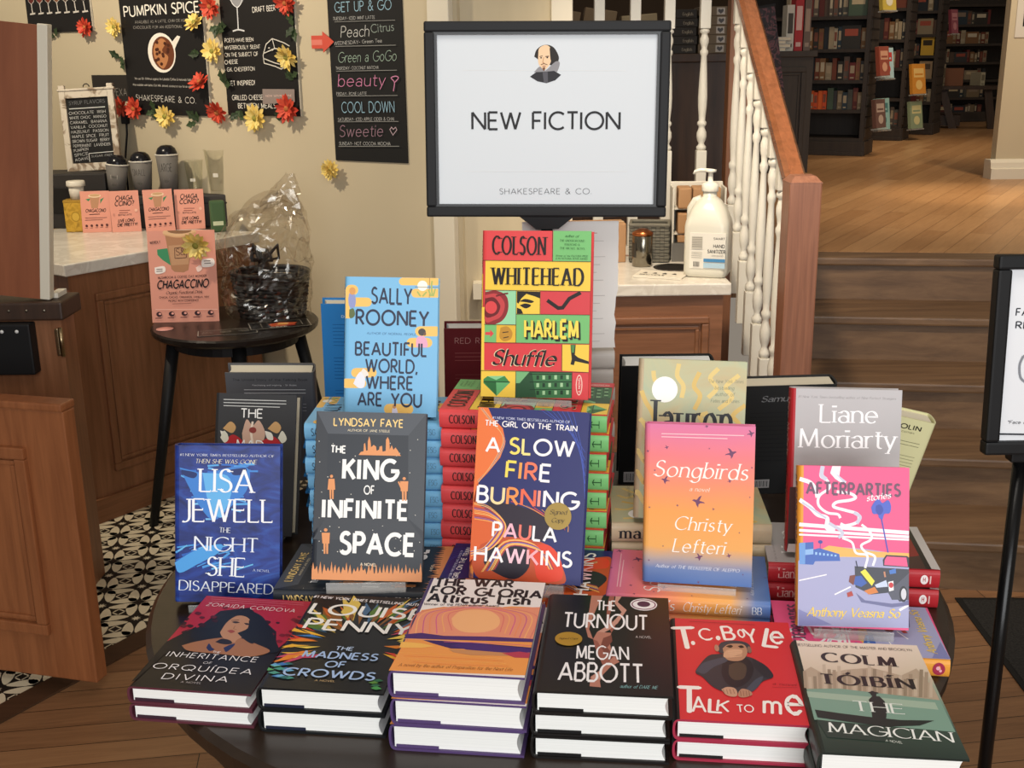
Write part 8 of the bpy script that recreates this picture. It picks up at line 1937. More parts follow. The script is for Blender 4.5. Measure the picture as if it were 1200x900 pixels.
PET = {'red': mat('d5523a', .6, 0, 'petal_red'), 'yellow': mat('ecd480', .6, 0, 'petal_yellow'), 'orange': mat('cf5a34', .6)}
PETB = {'red': mat('b83a28', .6), 'yellow': mat('e6c765', .6)}
def flower(M_loc, rz, col, size, label, tilt=0, turn=0, dense=False, group='artificial flowers around the posters'):
    o = thing('artificial_flower', label, 'flower', M_loc, rz, group)
    r_ = random.Random(label); m = MB(); T0 = at((0, 0, 0), 0, R(90 + tilt)) @ at((0, 0, .012), turn)
    for ring_, n_, L_, lift in (((0, 13, 1.0, .0), (1, 12, .8, .006)) if not dense else ((0, 14, 1.0, 0), (1, 13, .82, .008), (2, 11, .62, .015), (3, 8, .4, .02))):
        for k in range(n_):
            a = 2 * PI * (k + ring_ * .5) / n_ + r_.uniform(-.1, .1); l = size * L_ * r_.uniform(.88, 1.08); w_ = l * .17
            Mk = T0 @ at((0, 0, lift), a) @ at((0, 0, 0), 0, 0, -R(14 + 16 * ring_ + r_.uniform(-6, 10)))
            vs = [(0.1 * l, -w_ * .4, 0), (.45 * l, -w_, .006 * l), (.8 * l, -w_ * .85, 0), (1.0 * l, 0, -.04 * l), (.8 * l, w_ * .85, 0), (.45 * l, w_, .006 * l), (.1 * l, w_ * .4, 0), (.5 * l, 0, -.05 * l)]
            m.add(vs, [(0, 1, 7), (1, 2, 7), (2, 3, 7), (3, 4, 7), (4, 5, 7), (5, 6, 7), (6, 0, 7)], PET[col] if (k + ring_) % 3 else PETB.get(col, PET[col]), True, Mk)
    m.build('petals', o, fix=False)
    m = MB(); m.lathe([(.0, size * .34), (size * .12, size * .31), (size * .2, size * .22), (size * .17, size * .08), (0, .0)] if not dense else [(0, size * .4), (size * .1, size * .34), (size * .12, .0)], mat('8f8a3e' if col == 'yellow' else 'b06a3a', .8), 14, T0); m.build('centre', o)
    return o
def onw(px_s, z, off=.012): return tuple(onwall(px_s, z, off))
FL = [('red', -1.634, 1.675, .042, 'red artificial flower at the lower right corner of the wine glasses poster', 0, 0), ('yellow', -1.469, 1.674, .042, 'yellow artificial flower at the left edge of the mug poster', 5, 20),
      ('red', -.956, 1.736, .05, 'large red artificial flower at the top between the two posters', 10, 0), ('yellow', -1.046, 1.668, .046, 'yellow artificial flower seen side on at the right edge of the mug poster', -40, 40),
      ('yellow', -.962, 1.575, .05, 'yellow artificial flower between the posters at the height of the quotation', 0, 10), ('red', -1.045, 1.451, .048, 'red artificial flower seen side on, lower right edge of the mug poster', -45, 15),
      ('red', -1.482, 1.372, .044, 'dark red artificial flower left of the pair below the mug poster', 10, 30), ('red', -1.405, 1.361, .05, 'red artificial flower right of the pair at the lower left corner of the mug poster', 0, 0),
      ('yellow', -1.236, 1.334, .054, 'yellow artificial flower below the middle of the mug poster', 0, 5), ('red', -.964, 1.36, .052, 'red artificial flower at the lower left corner of the cheese poster', 25, 0),
      ('yellow', -.775, 1.334, .057, 'yellow artificial flower at the lower edge of the cheese poster', 0, 12), ('red', -.62, 1.37, .055, 'red artificial flower at the lower right corner of the cheese poster', 0, 0),
      ('yellow', -.608, 1.556, .052, 'yellow artificial flower at the right edge of the cheese poster', 20, 30), ('red', -.598, 1.74, .048, 'red artificial flower at the top right of the cheese poster', 20, 0)]
for col, s_, z, sz, lb, tl, tu in FL: flower(onw(s_, z, .014), R(-30), col, sz, lb, tl, R(tu))
flower(onw(-.439, 1.158, .012), R(-30), 'yellow', .044, 'dense yellow artificial flower at the lower left corner of the chalkboard', 0, 0, True, None)
LEAF = mat('2c3a24', .5, 0, 'leaf_green'); LEAFB = mat('37482c', .5)
def leaf_sprig(s_, z, label, n, sz, seed):
    o = thing('artificial_leaves', label, 'leaves', onw(s_, z, .009), R(-30), 'artificial leaf sprigs around the posters'); r_ = random.Random(seed)
    for k in range(n):
        m = MB(); a = r_.uniform(0, 2 * PI); L_ = sz * r_.uniform(.8, 1.2)
        M = at((r_.uniform(-.008, .008), 0, r_.uniform(-.008, .008)), 0, R(90)) @ at((0, 0, .002 * k), a) @ at((0, 0, 0), 0, 0, -R(r_.uniform(8, 25)))
        pts = [(0, 0, 0), (.25, .22, .03), (.4, .16, .03), (.55, .32, .04), (.68, .18, .03), (1, 0, 0), (.68, -.18, .03), (.55, -.32, .04), (.4, -.16, .03), (.25, -.22, .03)]
        m.add([(x_ * L_, y_ * L_, z_ * L_) for x_, y_, z_ in pts] + [(.5 * L_, 0, -.02 * L_)], [(i, (i + 1) % 10, 10) for i in range(10)], LEAF if k % 2 else LEAFB, False, M); m.build('leaf', o, fix=False)
LV = [(-1.472, 1.555, 'dark green leaves left of the mug drawing', 3, .05), (-1.845, 1.649, 'dark green leaf at the lower edge of the wine glasses poster', 2, .04), (-.942, 1.666, 'dark green leaves just below the large red flower', 4, .05), (-.94, 1.457, 'dark green leaves between the posters above the lower red flower', 4, .055),
      (-1.088, 1.317, 'dark green leaves at the lower right corner of the mug poster', 3, .055), (-.87, 1.352, 'dark green leaves at the lower edge of the cheese poster left of the yellow flower', 4, .05), (-.588, 1.658, 'dark green leaves on the right edge of the cheese poster near the top', 3, .05), (-.604, 1.476, 'dark green leaves on the right edge of the cheese poster below the yellow flower', 3, .05),
      (-.673, 1.32, 'dark green leaves below the red flower at the cheese poster corner', 2, .045), (-1.045, 1.563, 'dark green leaf on the right edge of the mug poster', 2, .04), (-1.316, 1.359, 'dark green leaves between the red pair and the yellow flower under the mug poster', 3, .045)]
for i, (s_, z, lb, n_, sz) in enumerate(LV): leaf_sprig(s_, z, lb, n_, sz, i)
t = thing('power_cable', 'black cable hanging down the wall behind the paper cups', 'cable', onw(-1.50, 1.1, .008), R(-30))
m = MB(); m.tube([(.02, 0, .22), (.015, 0, .16), (.0, 0, .1), (-.012, 0, .05), (-.012, 0, -.18)], .004, BLACK, 8); m.box(.0, .035, -.012, .004, .2, .26, BLACK, None, .004); m.build('cable', t)

# ------------------------------------------------------------------ things on the counter
ZC = .9155
t = thing('storage_box', 'dark grey low box on the counter carrying the paper cups', 'box', (-1.36, 4.53, ZC), R(4))
m = MB(); m.box(-.20, .26, -.055, .045, 0, .125, mat('3b3835', .6), None, .006); m.build('casing', t)
m = MB(); m.box(-.20, .26, -.0575, -.054, .09, .096, mat('262422', .6)); m.build('lid_seam', t)
t = thing('storage_box', 'tall dark grey box on the counter carrying the framed syrup list', 'box', (-1.70, 4.55, ZC), R(2))
m = MB(); m.box(-.16, .13, -.05, .13, 0, .212, mat('2f2c2a', .6), None, .006); m.build('casing', t)
m = MB(); m.box(-.10, .02, -.054, -.048, .06, .16, mat('1d1b1a', .4), None, .003); m.build('front_panel', t)
# framed syrup list
t = thing('framed_menu_board', 'small chalk list of syrups in a distressed white wooden frame', 'menu board', (-1.635, 4.60, ZC + .214), R(-2), None, R(-6), R(-2.5))
DIST = blotch('distressed_white_paint', [(.42, '#8c7a66'), (.5, '#c9bfae'), (1, '#d2cabb')], 20, 1, .7)
m = MB(); W2, H2 = .108, .33
m.box(-W2, -W2 + .024, -.012, .006, 0, H2, DIST, None, .002); m.box(W2 - .024, W2, -.012, .006, 0, H2, DIST, None, .002); m.box(-W2 + .024, W2 - .024, -.011, .006, 0, .03, DIST, None, .002); m.box(-W2 + .024, W2 - .024, -.011, .006, H2 - .05, H2 - .022, DIST, None, .002); m.box(-W2 - .004, W2 + .006, -.016, .006, H2 - .022, H2 - .014, DIST, None, .002)
m.build('frame', t)
m = MB(); m.box(-W2 + .02, W2 - .02, -.003, .003, .026, H2 - .045, mat('151515', .7)); pw2, ph2 = 2 * (W2 - .024), H2 - .05 - .03
paint(m, ART['menu'], pw2, ph2, lambda x, y, e: (x - pw2 / 2, -.003 - e, y + .03), .00008, .7); m.build('chalk_panel', t)
m = MB(); m.tube([(.012 * math.cos(a_ * PI / 8) , 0, H2 - .012 + .012 * math.sin(a_ * PI / 8) + .003) for a_ in range(9)], .002, BLACK, 8); m.build('hanging_ring', t)
# paper cups with black domed lids upside down on top
CUPM = mat('6b6762', .6, 0, 'grey_paper_cup'); RIMW = mat('d6d1c6', .5); LIDK = mat('15151a', .22, 0, 'black_lid')
def paper_cup(x, y, z, h, label, word, tilt=0, labels=1):
    t = thing('paper_cup', label, 'cup', (x, y, z), 0, None, 0, R(tilt)); r0, r1 = .030, .043
    m = MB(); m.lathe([(0, .004), (r0, .004), (r0, 0), (r0 + .001, 0), (r1, h), (r1 - .002, h), (r0 - .001, .008), (0, .008)], CUPM, 32)
    fn = lambda x_, y_, e: ((r0 + (r1 - r0) * y_ / h + .0004 + e) * math.sin((x_ - .03) / .036), -(r0 + (r1 - r0) * y_ / h + .0004 + e) * math.cos((x_ - .03) / .036), y_)
    if word: paint(m, [('T', word, .12, .60, .88, .60, .2, 'light', '2e2b28')], .06, h, fn, .0001)
    for k in range(labels): paint(m, [('P', [(.3, .28 + k * .27), (.7, .28 + k * .27), (.7, .42 + k * .27), (.3, .42 + k * .27)], 'c9c4b8'), ('T', 'FRESH', .36, .32 + k * .27, .64, .32 + k * .27, .06, 'bold', '4a4640')], .06, h, fn, .0001)
    cp_ = m.build('cup', t)
    m = MB(); m.lathe([(r1 - .001, h - .001), (r1 + .002, h + .001), (r1 + .002, h + .004), (r1 - .001, h + .005), (r1 - .003, h + .003)], RIMW, 32, None, True, False); m.build('rim', cp_)
    m = MB(); m.lathe([(r1 - .003, h + .002), (r1 - .004, h + .012), (r1 - .010, h + .026), (r1 - .022, h + .036), (0, h + .039)], LIDK, 32, None, True, False); m.build('lid', t)
paper_cup(-1.535, 4.525, ZC + .1265, .115, 'grey paper cup with tilted black lid, nearest the framed syrup list', '', 6, 2)
paper_cup(-1.432, 4.53, ZC + .1265, .125, 'grey paper cup marked small with black domed lid, middle of the three', 'SMALL')
paper_cup(-1.325, 4.52, ZC + .1265, .15, 'tall grey paper cup marked large with black domed lid', 'LARGE')
CLEARP = clear('clear_cup_plastic', (.96, .965, .95), .05, .97, (.9, .9, .86), True)
for x, y, z0, h, r1, lb in ((-1.225, 4.52, ZC + .1265, .125, .036, 'clear plastic cup, the smaller one right of the grey cups'), (-1.133, 4.52, ZC + .1265, .165, .048, 'tall clear plastic cup, the larger one right of the grey cups')):
    t = thing('plastic_cup', lb, 'cup', (x, y, z0))
    m = MB(); m.lathe([(r1 * .68, 0), (r1 * .7, .01), (r1 * .98, h), (r1 + .002, h), (r1 + .002, h + .004), (r1 * .96, h + .003), (r1 * .66, .012), (0, .012)], CLEARP, 32, None, True, False); m.build('cup', t)
    m = MB(); fn = lambda x_, y_, e, r1=r1, h=h: ((r1 * (.7 + .28 * y_ / h) + .0006 + e) * math.sin((x_ - .03) / r1 * .9), -(r1 * (.7 + .28 * y_ / h) + .0006 + e) * math.cos((x_ - .03) / r1 * .9), y_)
    paint(m, [('P', [(.28, .40), (.72, .40), (.72, .49), (.28, .49)], 'd9d4c6')], .06, h, fn, .0001); m.build('paper_label', t)
t = thing('tea_tin', 'yellow printed tin on the counter left of the pink cards', 'tin', (-1.665, 4.425, ZC), R(6))
YT = blotch('tin_yellow_print', [(.4, '#b08a2e'), (.5, '#cba23e'), (.7, '#8d6c22')], 30, 1, .4)
m = MB(); m.box(-.038, .038, -.03, .03, 0, .118, YT, None, .005); paint(m, [('E', .55, .5, .24, .18, 'a8842c'), ('E', .55, .5, .19, .14, 'd0ab48')], .07, .11, lambda x, y, e: (x - .035, -.0302 - e, y + .004), .0001); m.build('tin', t)
m = MB(); m.box(-.039, .039, -.031, .031, .112, .122, mat('a98432', .4), None, .003); m.build('lid', t)
t = thing('small_tub', 'small white lidded tub standing on the yellow tin', 'tub', (-1.655, 4.425, ZC + .1225))
m = MB(); m.lathe([(0, 0), (.024, 0), (.029, .05), (0, .05)], mat('cfc8ba', .5), 28); m.build('tub', t)
m = MB(); m.lathe([(0, .05), (.034, .05), (.035, .054), (.034, .068), (.031, .07), (0, .07)], mat('d8d2c4', .4), 28); m.build('lid', t)
PINK = mat('df9a86', .6, 0, 'pink_card')
def card(pos, rz, W, H, art, label, lean, name='promo_card', cat='card', group='pink cards in a row on the counter'):
    o = thing(name, label, cat, pos, rz, group, R(-lean)); m = MB(); m.box(-W / 2, W / 2, 0, .0015, 0, H, PINK)
    paint(m, ART[art], W, H, lambda x, y, e: (x - W / 2, -.00005 - e, y), .00006, .6); m.build('printed_sheet', o)
    m = MB(); m.add([(-W * .2, .0015, 0), (W * .2, .0015, 0), (W * .16, .0018, H * .8), (-W * .16, .0018, H * .8), (-W * .2, .034, 0), (W * .2, .034, 0)], [(0, 1, 2, 3), (3, 2, 5, 4)], PINK); m.build('strut', o); return o
card((-1.578, 4.385, ZC), R(6), .108, .156, 'card_cup', 'leftmost pink card with a picture of a drink cup', 7)
card((-1.466, 4.39, ZC), R(14), .107, .155, 'card_ask', 'second pink card from the left, with large dark lettering', 7)
card((-1.337, 4.393, ZC), R(20), .108, .158, 'card_cup', 'third pink card from the left, with a picture of a drink cup', 7)
card((-1.234, 4.438, ZC), R(6), .110, .152, 'card_ask', 'rightmost pink card of the row, with large dark lettering', 7)

# ------------------------------------------------------------------ small black table and what it carries
ZS = .70
t = thing('side_table', 'small round black table with splayed legs in front of the counter', 'table', (-.925, 3.76, 0))
m = MB(); m.lathe([(0, ZS - .028), (.262, ZS - .028), (.272, ZS - .02), (.275, ZS - .006), (.270, ZS), (0, ZS)], mat('211b18', .3, 0, 'black_table_top'), 56, None, False); m.build('table_top', t)
for a in (195, 285, 15, 105):
    c_, s_ = math.cos(R(a)), math.sin(R(a)); m = MB(); m.tube([(.20 * c_, .20 * s_, ZS - .026), (.33 * c_, .33 * s_, .0)], [.022, .015], BLACK, 12); m.build('leg', t)
m = MB(); m.lathe([(.19, ZS - .07), (.205, ZS - .07), (.205, ZS - .026), (.19, ZS - .026)], BLACK, 40, None, False, False); m.build('apron', t)
card((-1.092, 3.765, ZS + .0005), R(3), .222, .305, 'poster_card', 'large pink card with a big drink cup on the small black table', 8, 'promo_poster', 'card', None)
flower((-1.035, 3.79, ZS + .262), R(-10), 'yellow', .056, 'yellow artificial flower on the top right of the large pink card', 15, R(40), False, None)
def leaflet(pos, rz, W, D, label, kind):
    o = thing('leaflet', label, 'leaflet', pos, rz); m = MB(); m.box(-W / 2, W / 2, -D / 2, D / 2, 0, .0012, mat('1c1a19', .3))
    fn = lambda x, y, e: (x - W / 2, y - D / 2, .0013 + e)
    ops = [('S', [(.015, .02), (.985, .02), (.985, .98), (.015, .98), (.015, .02)], .008, 'b9b3a8', 0)]
    if kind: ops += [('P', [(.35, .25), (.68, .2), (.8, .6), (.5, .78), (.32, .6)], 'b5502e'), ('P', [(.45, .45), (.62, .4), (.66, .62), (.5, .7)], 'd9a35a'), ('P', [(.55, .2), (.75, .2), (.74, .36), (.58, .36)], '8c2c22'), ('T', 'CAFE', .32, .08, .6, .08, .12, 'bold', 'd6d0c4'), ('S', [(.2, .15), (.2, .8)], .008, '8c867c', 0), ('S', [(.86, .2), (.86, .85)], .008, '8c867c', 0)]
    else: ops += [('T', w_, .08 + .3 * (i % 3), .62 - .25 * (i // 3), .26 + .3 * (i % 3), .62 - .25 * (i // 3), .09, 'sans', 'a8a298') for i, w_ in enumerate(('TEA', 'MOCHA', 'LATTE', 'CHAI', 'COCOA', 'CIDER'))]
    paint(m, ops, W, D, fn, .0001); m.build('sheet', o)
leaflet((-.915, 3.605, ZS + .0005), R(14), .19, .075, 'black leaflet with small pale print at the front of the small table', 0)
leaflet((-.765, 3.70, ZS + .0020), R(18), .20, .105, 'black leaflet with orange picture at the right of the small table', 1)
o = thing('round_sticker', 'pink oval sticker at the left edge of the small table', 'sticker', (-1.135, 3.665, ZS + .0005), R(10)); m = MB(); m.lathe([(0, 0), (.028, 0), (.028, .0008), (0, .0008)], mat('d89a90', .5), 28); m.build('sticker', o)
# wicker basket wrapped in clear film
BX = (-.815, 3.845, ZS)
t = thing('gift_basket', 'black wicker basket inside the clear crumpled wrapping', 'basket', BX)
m = MB(); WK = mat('17161a', .5, 0, 'black_wicker')
for k in range(11):
    z = .008 + k * .013; r_ = .105 + .02 * k / 10
    m.tube([((r_ + .004 * (-1) ** (j + k)) * math.cos(2 * PI * j / 40), (r_ + .004 * (-1) ** (j + k)) * math.sin(2 * PI * j / 40) * .8, z) for j in range(41)], .0065, WK, 6)
m.build('weave', t)
m = MB(); m.tube([(.128 * math.cos(2 * PI * j / 36), .102 * math.sin(2 * PI * j / 36), .152) for j in range(37)], .009, WK, 8); m.build('rim', t)
m = MB(); m.lathe([(0, 0), (.105, 0), (.105, .006), (0, .006)], WK, 32, at((0, 0, 0)) @ Matrix.Diagonal((1, .8, 1, 1))); m.build('bottom', t)
o = thing('ribbon_bow', 'black ribbon bow inside the clear wrapping above the basket', 'bow', (BX[0] - .02, BX[1], ZS + .165))
m = MB()
for k in range(6): a = k * 1.05; rr_ = (.05, .035)[k % 2]; m.tube([(0, 0, .02), (.5 * rr_ * math.cos(a), .5 * rr_ * math.sin(a), .05), (rr_ * math.cos(a + .3), rr_ * math.sin(a + .3), (.075, .055)[k % 2]), (rr_ * 1.1 * math.cos(a + .5), rr_ * 1.1 * math.sin(a + .5), .03), (0, 0, .025)], [.003, .006, .007, .006, .003], WK, 6)
m.tube([(0, 0, -.006), (0, 0, .03)], [.03, .012], WK, 10)
m.build('bow', o)
t = thing('plastic_wrapping', 'clear crumpled plastic wrapping with a peaked top on the small black table', 'wrapping', BX)
FILM = clear('clear_film', (.945, .93, .905), .16, .90, (.92, .9, .85), True)
r_ = random.Random(3); vs = []; fs = []; NA, NZ = 72, 44
from mathutils import noise as mn
for j in range(NZ + 1):
    f = j / NZ; z = .004 + f * .40
    base = .156 * (1 - .12 * (2 * f - .6) ** 2) if f < .7 else .156 * (1 - .12 * .64) * max(.02, 1 - ((f - .7) / .3) ** 2.2)
    for i in range(NA):
        a = 2 * PI * i / NA
        p = Vector((math.cos(a) * 1.1, math.sin(a) * 1.1, f * 3))
        q = .16 * mn.noise(p * 1.3) + .10 * abs(mn.noise(p * 3.1)) + .05 * abs(mn.noise(p * 7)) + .035 * mn.noise(p * 13)
        rr = base * (.93 + q); lean = max(0, f - .55)
        vs.append((rr * math.cos(a) + .22 * lean ** 1.3 - .03 * f, rr * .8 * math.sin(a), z + (.05 * mn.noise(p * 2.2) + .02 * mn.noise(p * 6)) * min(1, f * 2.5) + .0 ))
for j in range(NZ):
    for i in range(NA): fs.append((j * NA + i, j * NA + (i + 1) % NA, (j + 1) * NA + (i + 1) % NA, (j + 1) * NA + i))
m = MB(); m.add(vs, fs, FILM, False); m.build('film', t, fix=False)
# peaked corner of the wrapping
m = MB(); vs = []; fs = []
for j in range(15):
    f = j / 14
    for i in range(20):
        a = 2 * PI * i / 20; p = Vector((math.cos(a), math.sin(a), f * 4)); rr = (.075 * (1 - f) + .016) * (1 + .4 * mn.noise(p * 2.5))
        vs.append((.03 + .06 * f + rr * math.cos(a), rr * .45 * math.sin(a), .33 + .15 * f + .012 * mn.noise(p * 3)))
for j in range(14):
    for i in range(20): fs.append((j * 20 + i, j * 20 + (i + 1) % 20, (j + 1) * 20 + (i + 1) % 20, (j + 1) * 20 + i))
m.add(vs, fs, FILM, False); m.build('peak', t, fix=False)
o = thing('green_packet', 'green packet on the counter end behind the clear wrapping', 'packet', (-1.115, 4.36, ZC), R(20)); m = MB(); m.box(-.02, .035, -.02, .02, 0, .118, mat('46603f', .7), None, .008); paint(m, [('P', [(.1, .2), (.9, .2), (.9, .32), (.1, .32)], 'c9d2b0')], .08, .13, lambda x, y, e: (x * .6 - .018, -.0203 - e, y), .0002); m.build('packet', o)

# ------------------------------------------------------------------ on the marble cabinet
ZK = .9005
t = thing('sanitizer_jug', 'large translucent pump jug of hand sanitizer on the marble cabinet', 'jug', (.598, 3.44, ZK), R(-18))
JUG = mat('d3d0c2', .3, 0, 'milky_plastic', .5, Transmission_Weight=.0, Subsurface_Weight=.0)
m = MB(); pr = []
def rrect(a, b, r, n=5):
    o = []
    for cx, cy, s0 in ((a - r, b - r, 0), (-a + r, b - r, 90), (-a + r, -b + r, 180), (a - r, -b + r, 270)): o += [(cx + r * math.cos(R(s0 + 90 * i / n)), cy + r * math.sin(R(s0 + 90 * i / n))) for i in range(n + 1)]
    return o
lev = [(0, .058, .055, .02), (.006, .064, .060, .02), (.02, .066, .062, .022), (.15, .066, .062, .022), (.165, .064, .060, .026), (.20, .052, .05, .035), (.225, .034, .034, .03), (.236, .021, .021, .0209), (.256, .02, .02, .0199)]
vs = []; 
for z, a, b_, r in lev: vs += [(x, y, z) for x, y in rrect(a, b_, r)]
n = 24; fs = [tuple(range(n - 1, -1, -1))]
for j in range(len(lev) - 1): fs += [(j * n + i, j * n + (i + 1) % n, (j + 1) * n + (i + 1) % n, (j + 1) * n + i) for i in range(n)]
fs.append(tuple(range((len(lev) - 1) * n, len(lev) * n))); m.add(vs, fs, JUG, True); bottle_ = m.build('bottle', t)
m = MB(); m.tube([(-.025, .0, .228), (-.042, 0, .222), (-.055, 0, .20), (-.056, 0, .17), (-.05, 0, .15)], [.012, .012, .012, .012, .012], JUG, 12); m.build('handle', bottle_)
m = MB(); LBL = mat('dfdbd0', .45); m.box(-.046, .060, -.0635, -.0618, .028, .135, LBL)
paint(m, [('T', 'SMART', .66, .82, .98, .82, .06, 'bold', '2c2c2e'), ('T', 'HAND', .66, .6, .98, .6, .09, 'bold', '2c2c2e'), ('T', 'SANITIZER', .5, .45, 1.0, .45, .09, 'bold', '2c2c2e'), ('T', 'UNSCENTED', .62, .36, .95, .36, .035, 'sans', '6a6a6c'), ('P', [(.4, .2), (1, .2), (1, .29), (.4, .29)], '4a86b4'), ('P', [(.4, .03), (1, .03), (1, .17), (.4, .17)], 'a9c4d4'), ('P', [(.06, .55), (.36, .55), (.36, .9), (.06, .9)], 'bdb8ac')] + [('S', [(.07, .87 - i * .05), (.35, .87 - i * .05)], .012, '77736a', 0) for i in range(6)] + [('S', [(.06, .46 - i * .05), (.36, .46 - i * .05)], .012, '8a857a', 0) for i in range(4)] + [('P', [(.12 + i * .03, .06), (.135 + i * .03, .06), (.135 + i * .03, .2), (.12 + i * .03, .2)], '2c2c2e') for i in range(6)], .106, .107, lambda x, y, e: (x - .046, -.0636 - e, y + .028), .0001); m.build('label', bottle_)
m = MB(); WHT = mat('dedace', .4); m.lathe([(.024, .250), (.025, .254), (.025, .272), (.02, .275), (.008, .278), (.007, .305), (.016, .307), (.017, .314), (0, .317)], WHT, 24); m.tube([(0, 0, .311), (-.03, 0, .313), (-.046, 0, .308), (-.05, 0, .300)], [.006, .006, .005, .004], WHT, 10); m.build('pump', t)
t = thing('metal_canister', 'shiny metal canister with copper lid on the marble cabinet', 'canister', (.418, 3.60, ZK))
m = MB(); m.lathe([(0, 0), (.030, 0), (.032, .003), (.032, .095), (.03, .098), (0, .098)], mat('8a8578', .18, 1, 'brushed_steel'), 32); m.build('body', t)
m = MB(); m.lathe([(0, .098), (.033, .098), (.033, .106), (.02, .114), (.012, .118), (0, .119)], mat('a8643c', .3, 1, 'copper'), 32); m.build('lid', t)
m = MB(); m.lathe([(.0325, .03), (.0325, .075)], mat('33302a', .5), 24, None, True, False, PI * .75, PI * 1.25); m.build('label', t)
t = thing('wicker_basket', 'grey woven basket behind the metal canister', 'basket', (.452, 3.70, ZK), R(-8)); GW = mat('6e6a5e', .7, 0, 'grey_wicker')
m = MB()
for k in range(12):
    for j in range(9): m.box(-.062 + j * .0138, -.062 + j * .0138 + .0125, -.05 - .003 * ((j + k) % 2), -.046, .004 + k * .0098, .012 + k * .0098, GW, None)
    for j in range(7):
        for sx_ in (-1, 1): m.box(sx_ * .060 - .002 - .003 * ((j + k) % 2) * (sx_ < 0), sx_ * .060 + .002 + .003 * ((j + k) % 2) * (sx_ > 0), -.046 + j * .0138, -.046 + j * .0138 + .0125, .004 + k * .0098, .012 + k * .0098, GW)
m.box(-.06, .06, -.047, -.043, 0, .118, mat('4c483f', .8)); m.box(-.06, .06, .045, .05, 0, .118, GW); m.box(-.06, .06, -.045, .047, 0, .004, GW); m.build('weave', t)
m = MB(); m.box(-.066, .066, -.056, -.044, .116, .126, GW, None, .004); m.box(-.066, .066, .042, .053, .116, .126, GW, None, .004); m.box(-.066, -.056, -.05, .05, .116, .126, GW, None, .004); m.box(.056, .066, -.05, .05, .116, .126, GW, None, .004); m.build('rim', t)
KRAFT = mat('a8815c', .7, 0, 'kraft_card')
t = thing('sleeve_rack', 'white rack of brown cup sleeves behind the sanitizer jug', 'rack', (.607, 3.715, ZK), R(-3))
m = MB(); WR = mat('cfcabd', .45); m.box(-.085, .085, .05, .056, 0, .245, WR, None, .002); m.box(-.085, -.079, -.05, .05, 0, .235, WR, None, .002); m.box(.079, .085, -.05, .05, 0, .235, WR, None, .002)
for z in (0, .085, .165): m.box(-.079, .079, -.04, .05, z, z + .004, WR)
m.build('frame', t)
m = MB(); m.box(-.084, .084, -.052, -.048, 0, .06, mat('6c6a66', .5)); m.build('grey_front', t)
for i, z in enumerate((.0605, .089, .169)):
    for k in range(3):
        m = MB(); M = at((-.046 + k * .046, -.052 + .004 * (k % 2), z)); m.box(-.021, .021, 0, .08, .0, .066 if z > .08 else .024, KRAFT, M, .005); m.build('sleeve', t)
t = thing('counter_card', 'white card with dark lettering lying on the front of the marble cabinet', 'card', (.455, 3.425, ZK), R(-22))
m = MB(); m.box(-.075, .075, -.05, .05, 0, .006, mat('d6cfc0', .5), None, .001); paint(m, [('T', 'RECYCLE', .1, .2, .62, .2, .13, 'heavy', '2c2824')] + [('P', [(.12 + i * .2, .48), (.22 + i * .2, .46), (.20 + i * .2, .62), (.16 + i * .2, .62)], '3a3632') for i in range(4)], .15, .1, lambda x, y, e: (x - .075, y - .05, .0062 + e), .0001); m.build('card', t)
t = thing('cardboard_box', 'brown cardboard box on the cabinet behind the sign', 'box', (.285, 3.70, ZK), R(4)); m = MB(); m.box(-.10, .085, -.04, .06, 0, .125, KRAFT, None, .003); m.build('carton', t); m = MB(); m.box(-.10, .085, .0, .02, .125, .1256, mat('c4a782', .4)); m.build('tape', t)

# ------------------------------------------------------------------ right foreground: floor sign and mat
t = thing('floor_sign', 'black framed floor sign on a pole at the right border of the picture', 'sign', (.868, 1.76, 0))
MF = at((0, -.005, 1.084), 0, R(-4)); w2, h2 = .112, .160; m = MB()
for (a, b, c, d_) in ((-w2, w2, h2 - .022, h2), (-w2, w2, -h2, -h2 + .022), (-w2, -w2 + .022, -h2 + .022, h2 - .022), (w2 - .022, w2, -h2 + .022, h2 - .022)): m.box(a, b, -.014, .012, c, d_, BLACK, MF, .004)
m.build('frame', t)
m = MB(); m.box(-w2 + .01, w2 - .01, -.002, .008, -h2 + .01, h2 - .01, mat('eceef2', .3, 0, 'poster_white'), MF); pw3, ph3 = 2 * (w2 - .023), 2 * (h2 - .023)
paint(m, ART['rsign'], pw3, ph3, lambda x, y, e: MF @ Vector((x - pw3 / 2, -.0022 - e, y - ph3 / 2)), .0001, .3); m.build('poster', t)
m = MB(); m.lathe([(.0115, .012), (.0115, .935)], BLACKG, 20, at((-.034, .015, 0))); m.build('pole', t)
m = MB(); m.box(-.054, -.014, .003, .03, .90, .98, BLACK, None, .003); m.build('bracket', t)
m = MB(); m.lathe([(0, 0), (.14, 0), (.14, .008), (.02, .014), (0, .014)], BLACK, 40); m.build('base', t)
t = thing('floor_mat', 'black rubber floor mat in front of the stairs at the right', 'mat', (1.75, 2.65, .0005), R(-2))
m = MB(); MATM = blotch('rubber_mat', [(.4, '#1b1a19'), (.6, '#2c2a28')], 160, 0, .85); m.box(-.46, .5, -.55, .37, 0, .006, MATM, None, .002); m.build('mat_surface', t)
m = MB()
for (a, b, c, d_) in ((-.475, -.455, -.565, .385), (-.455, .5, .365, .385), (-.455, .5, -.565, -.545)): m.box(a, b, c, d_, 0, .004, mat('171615', .7), None, .001)
m.build('rubber_edge', t)

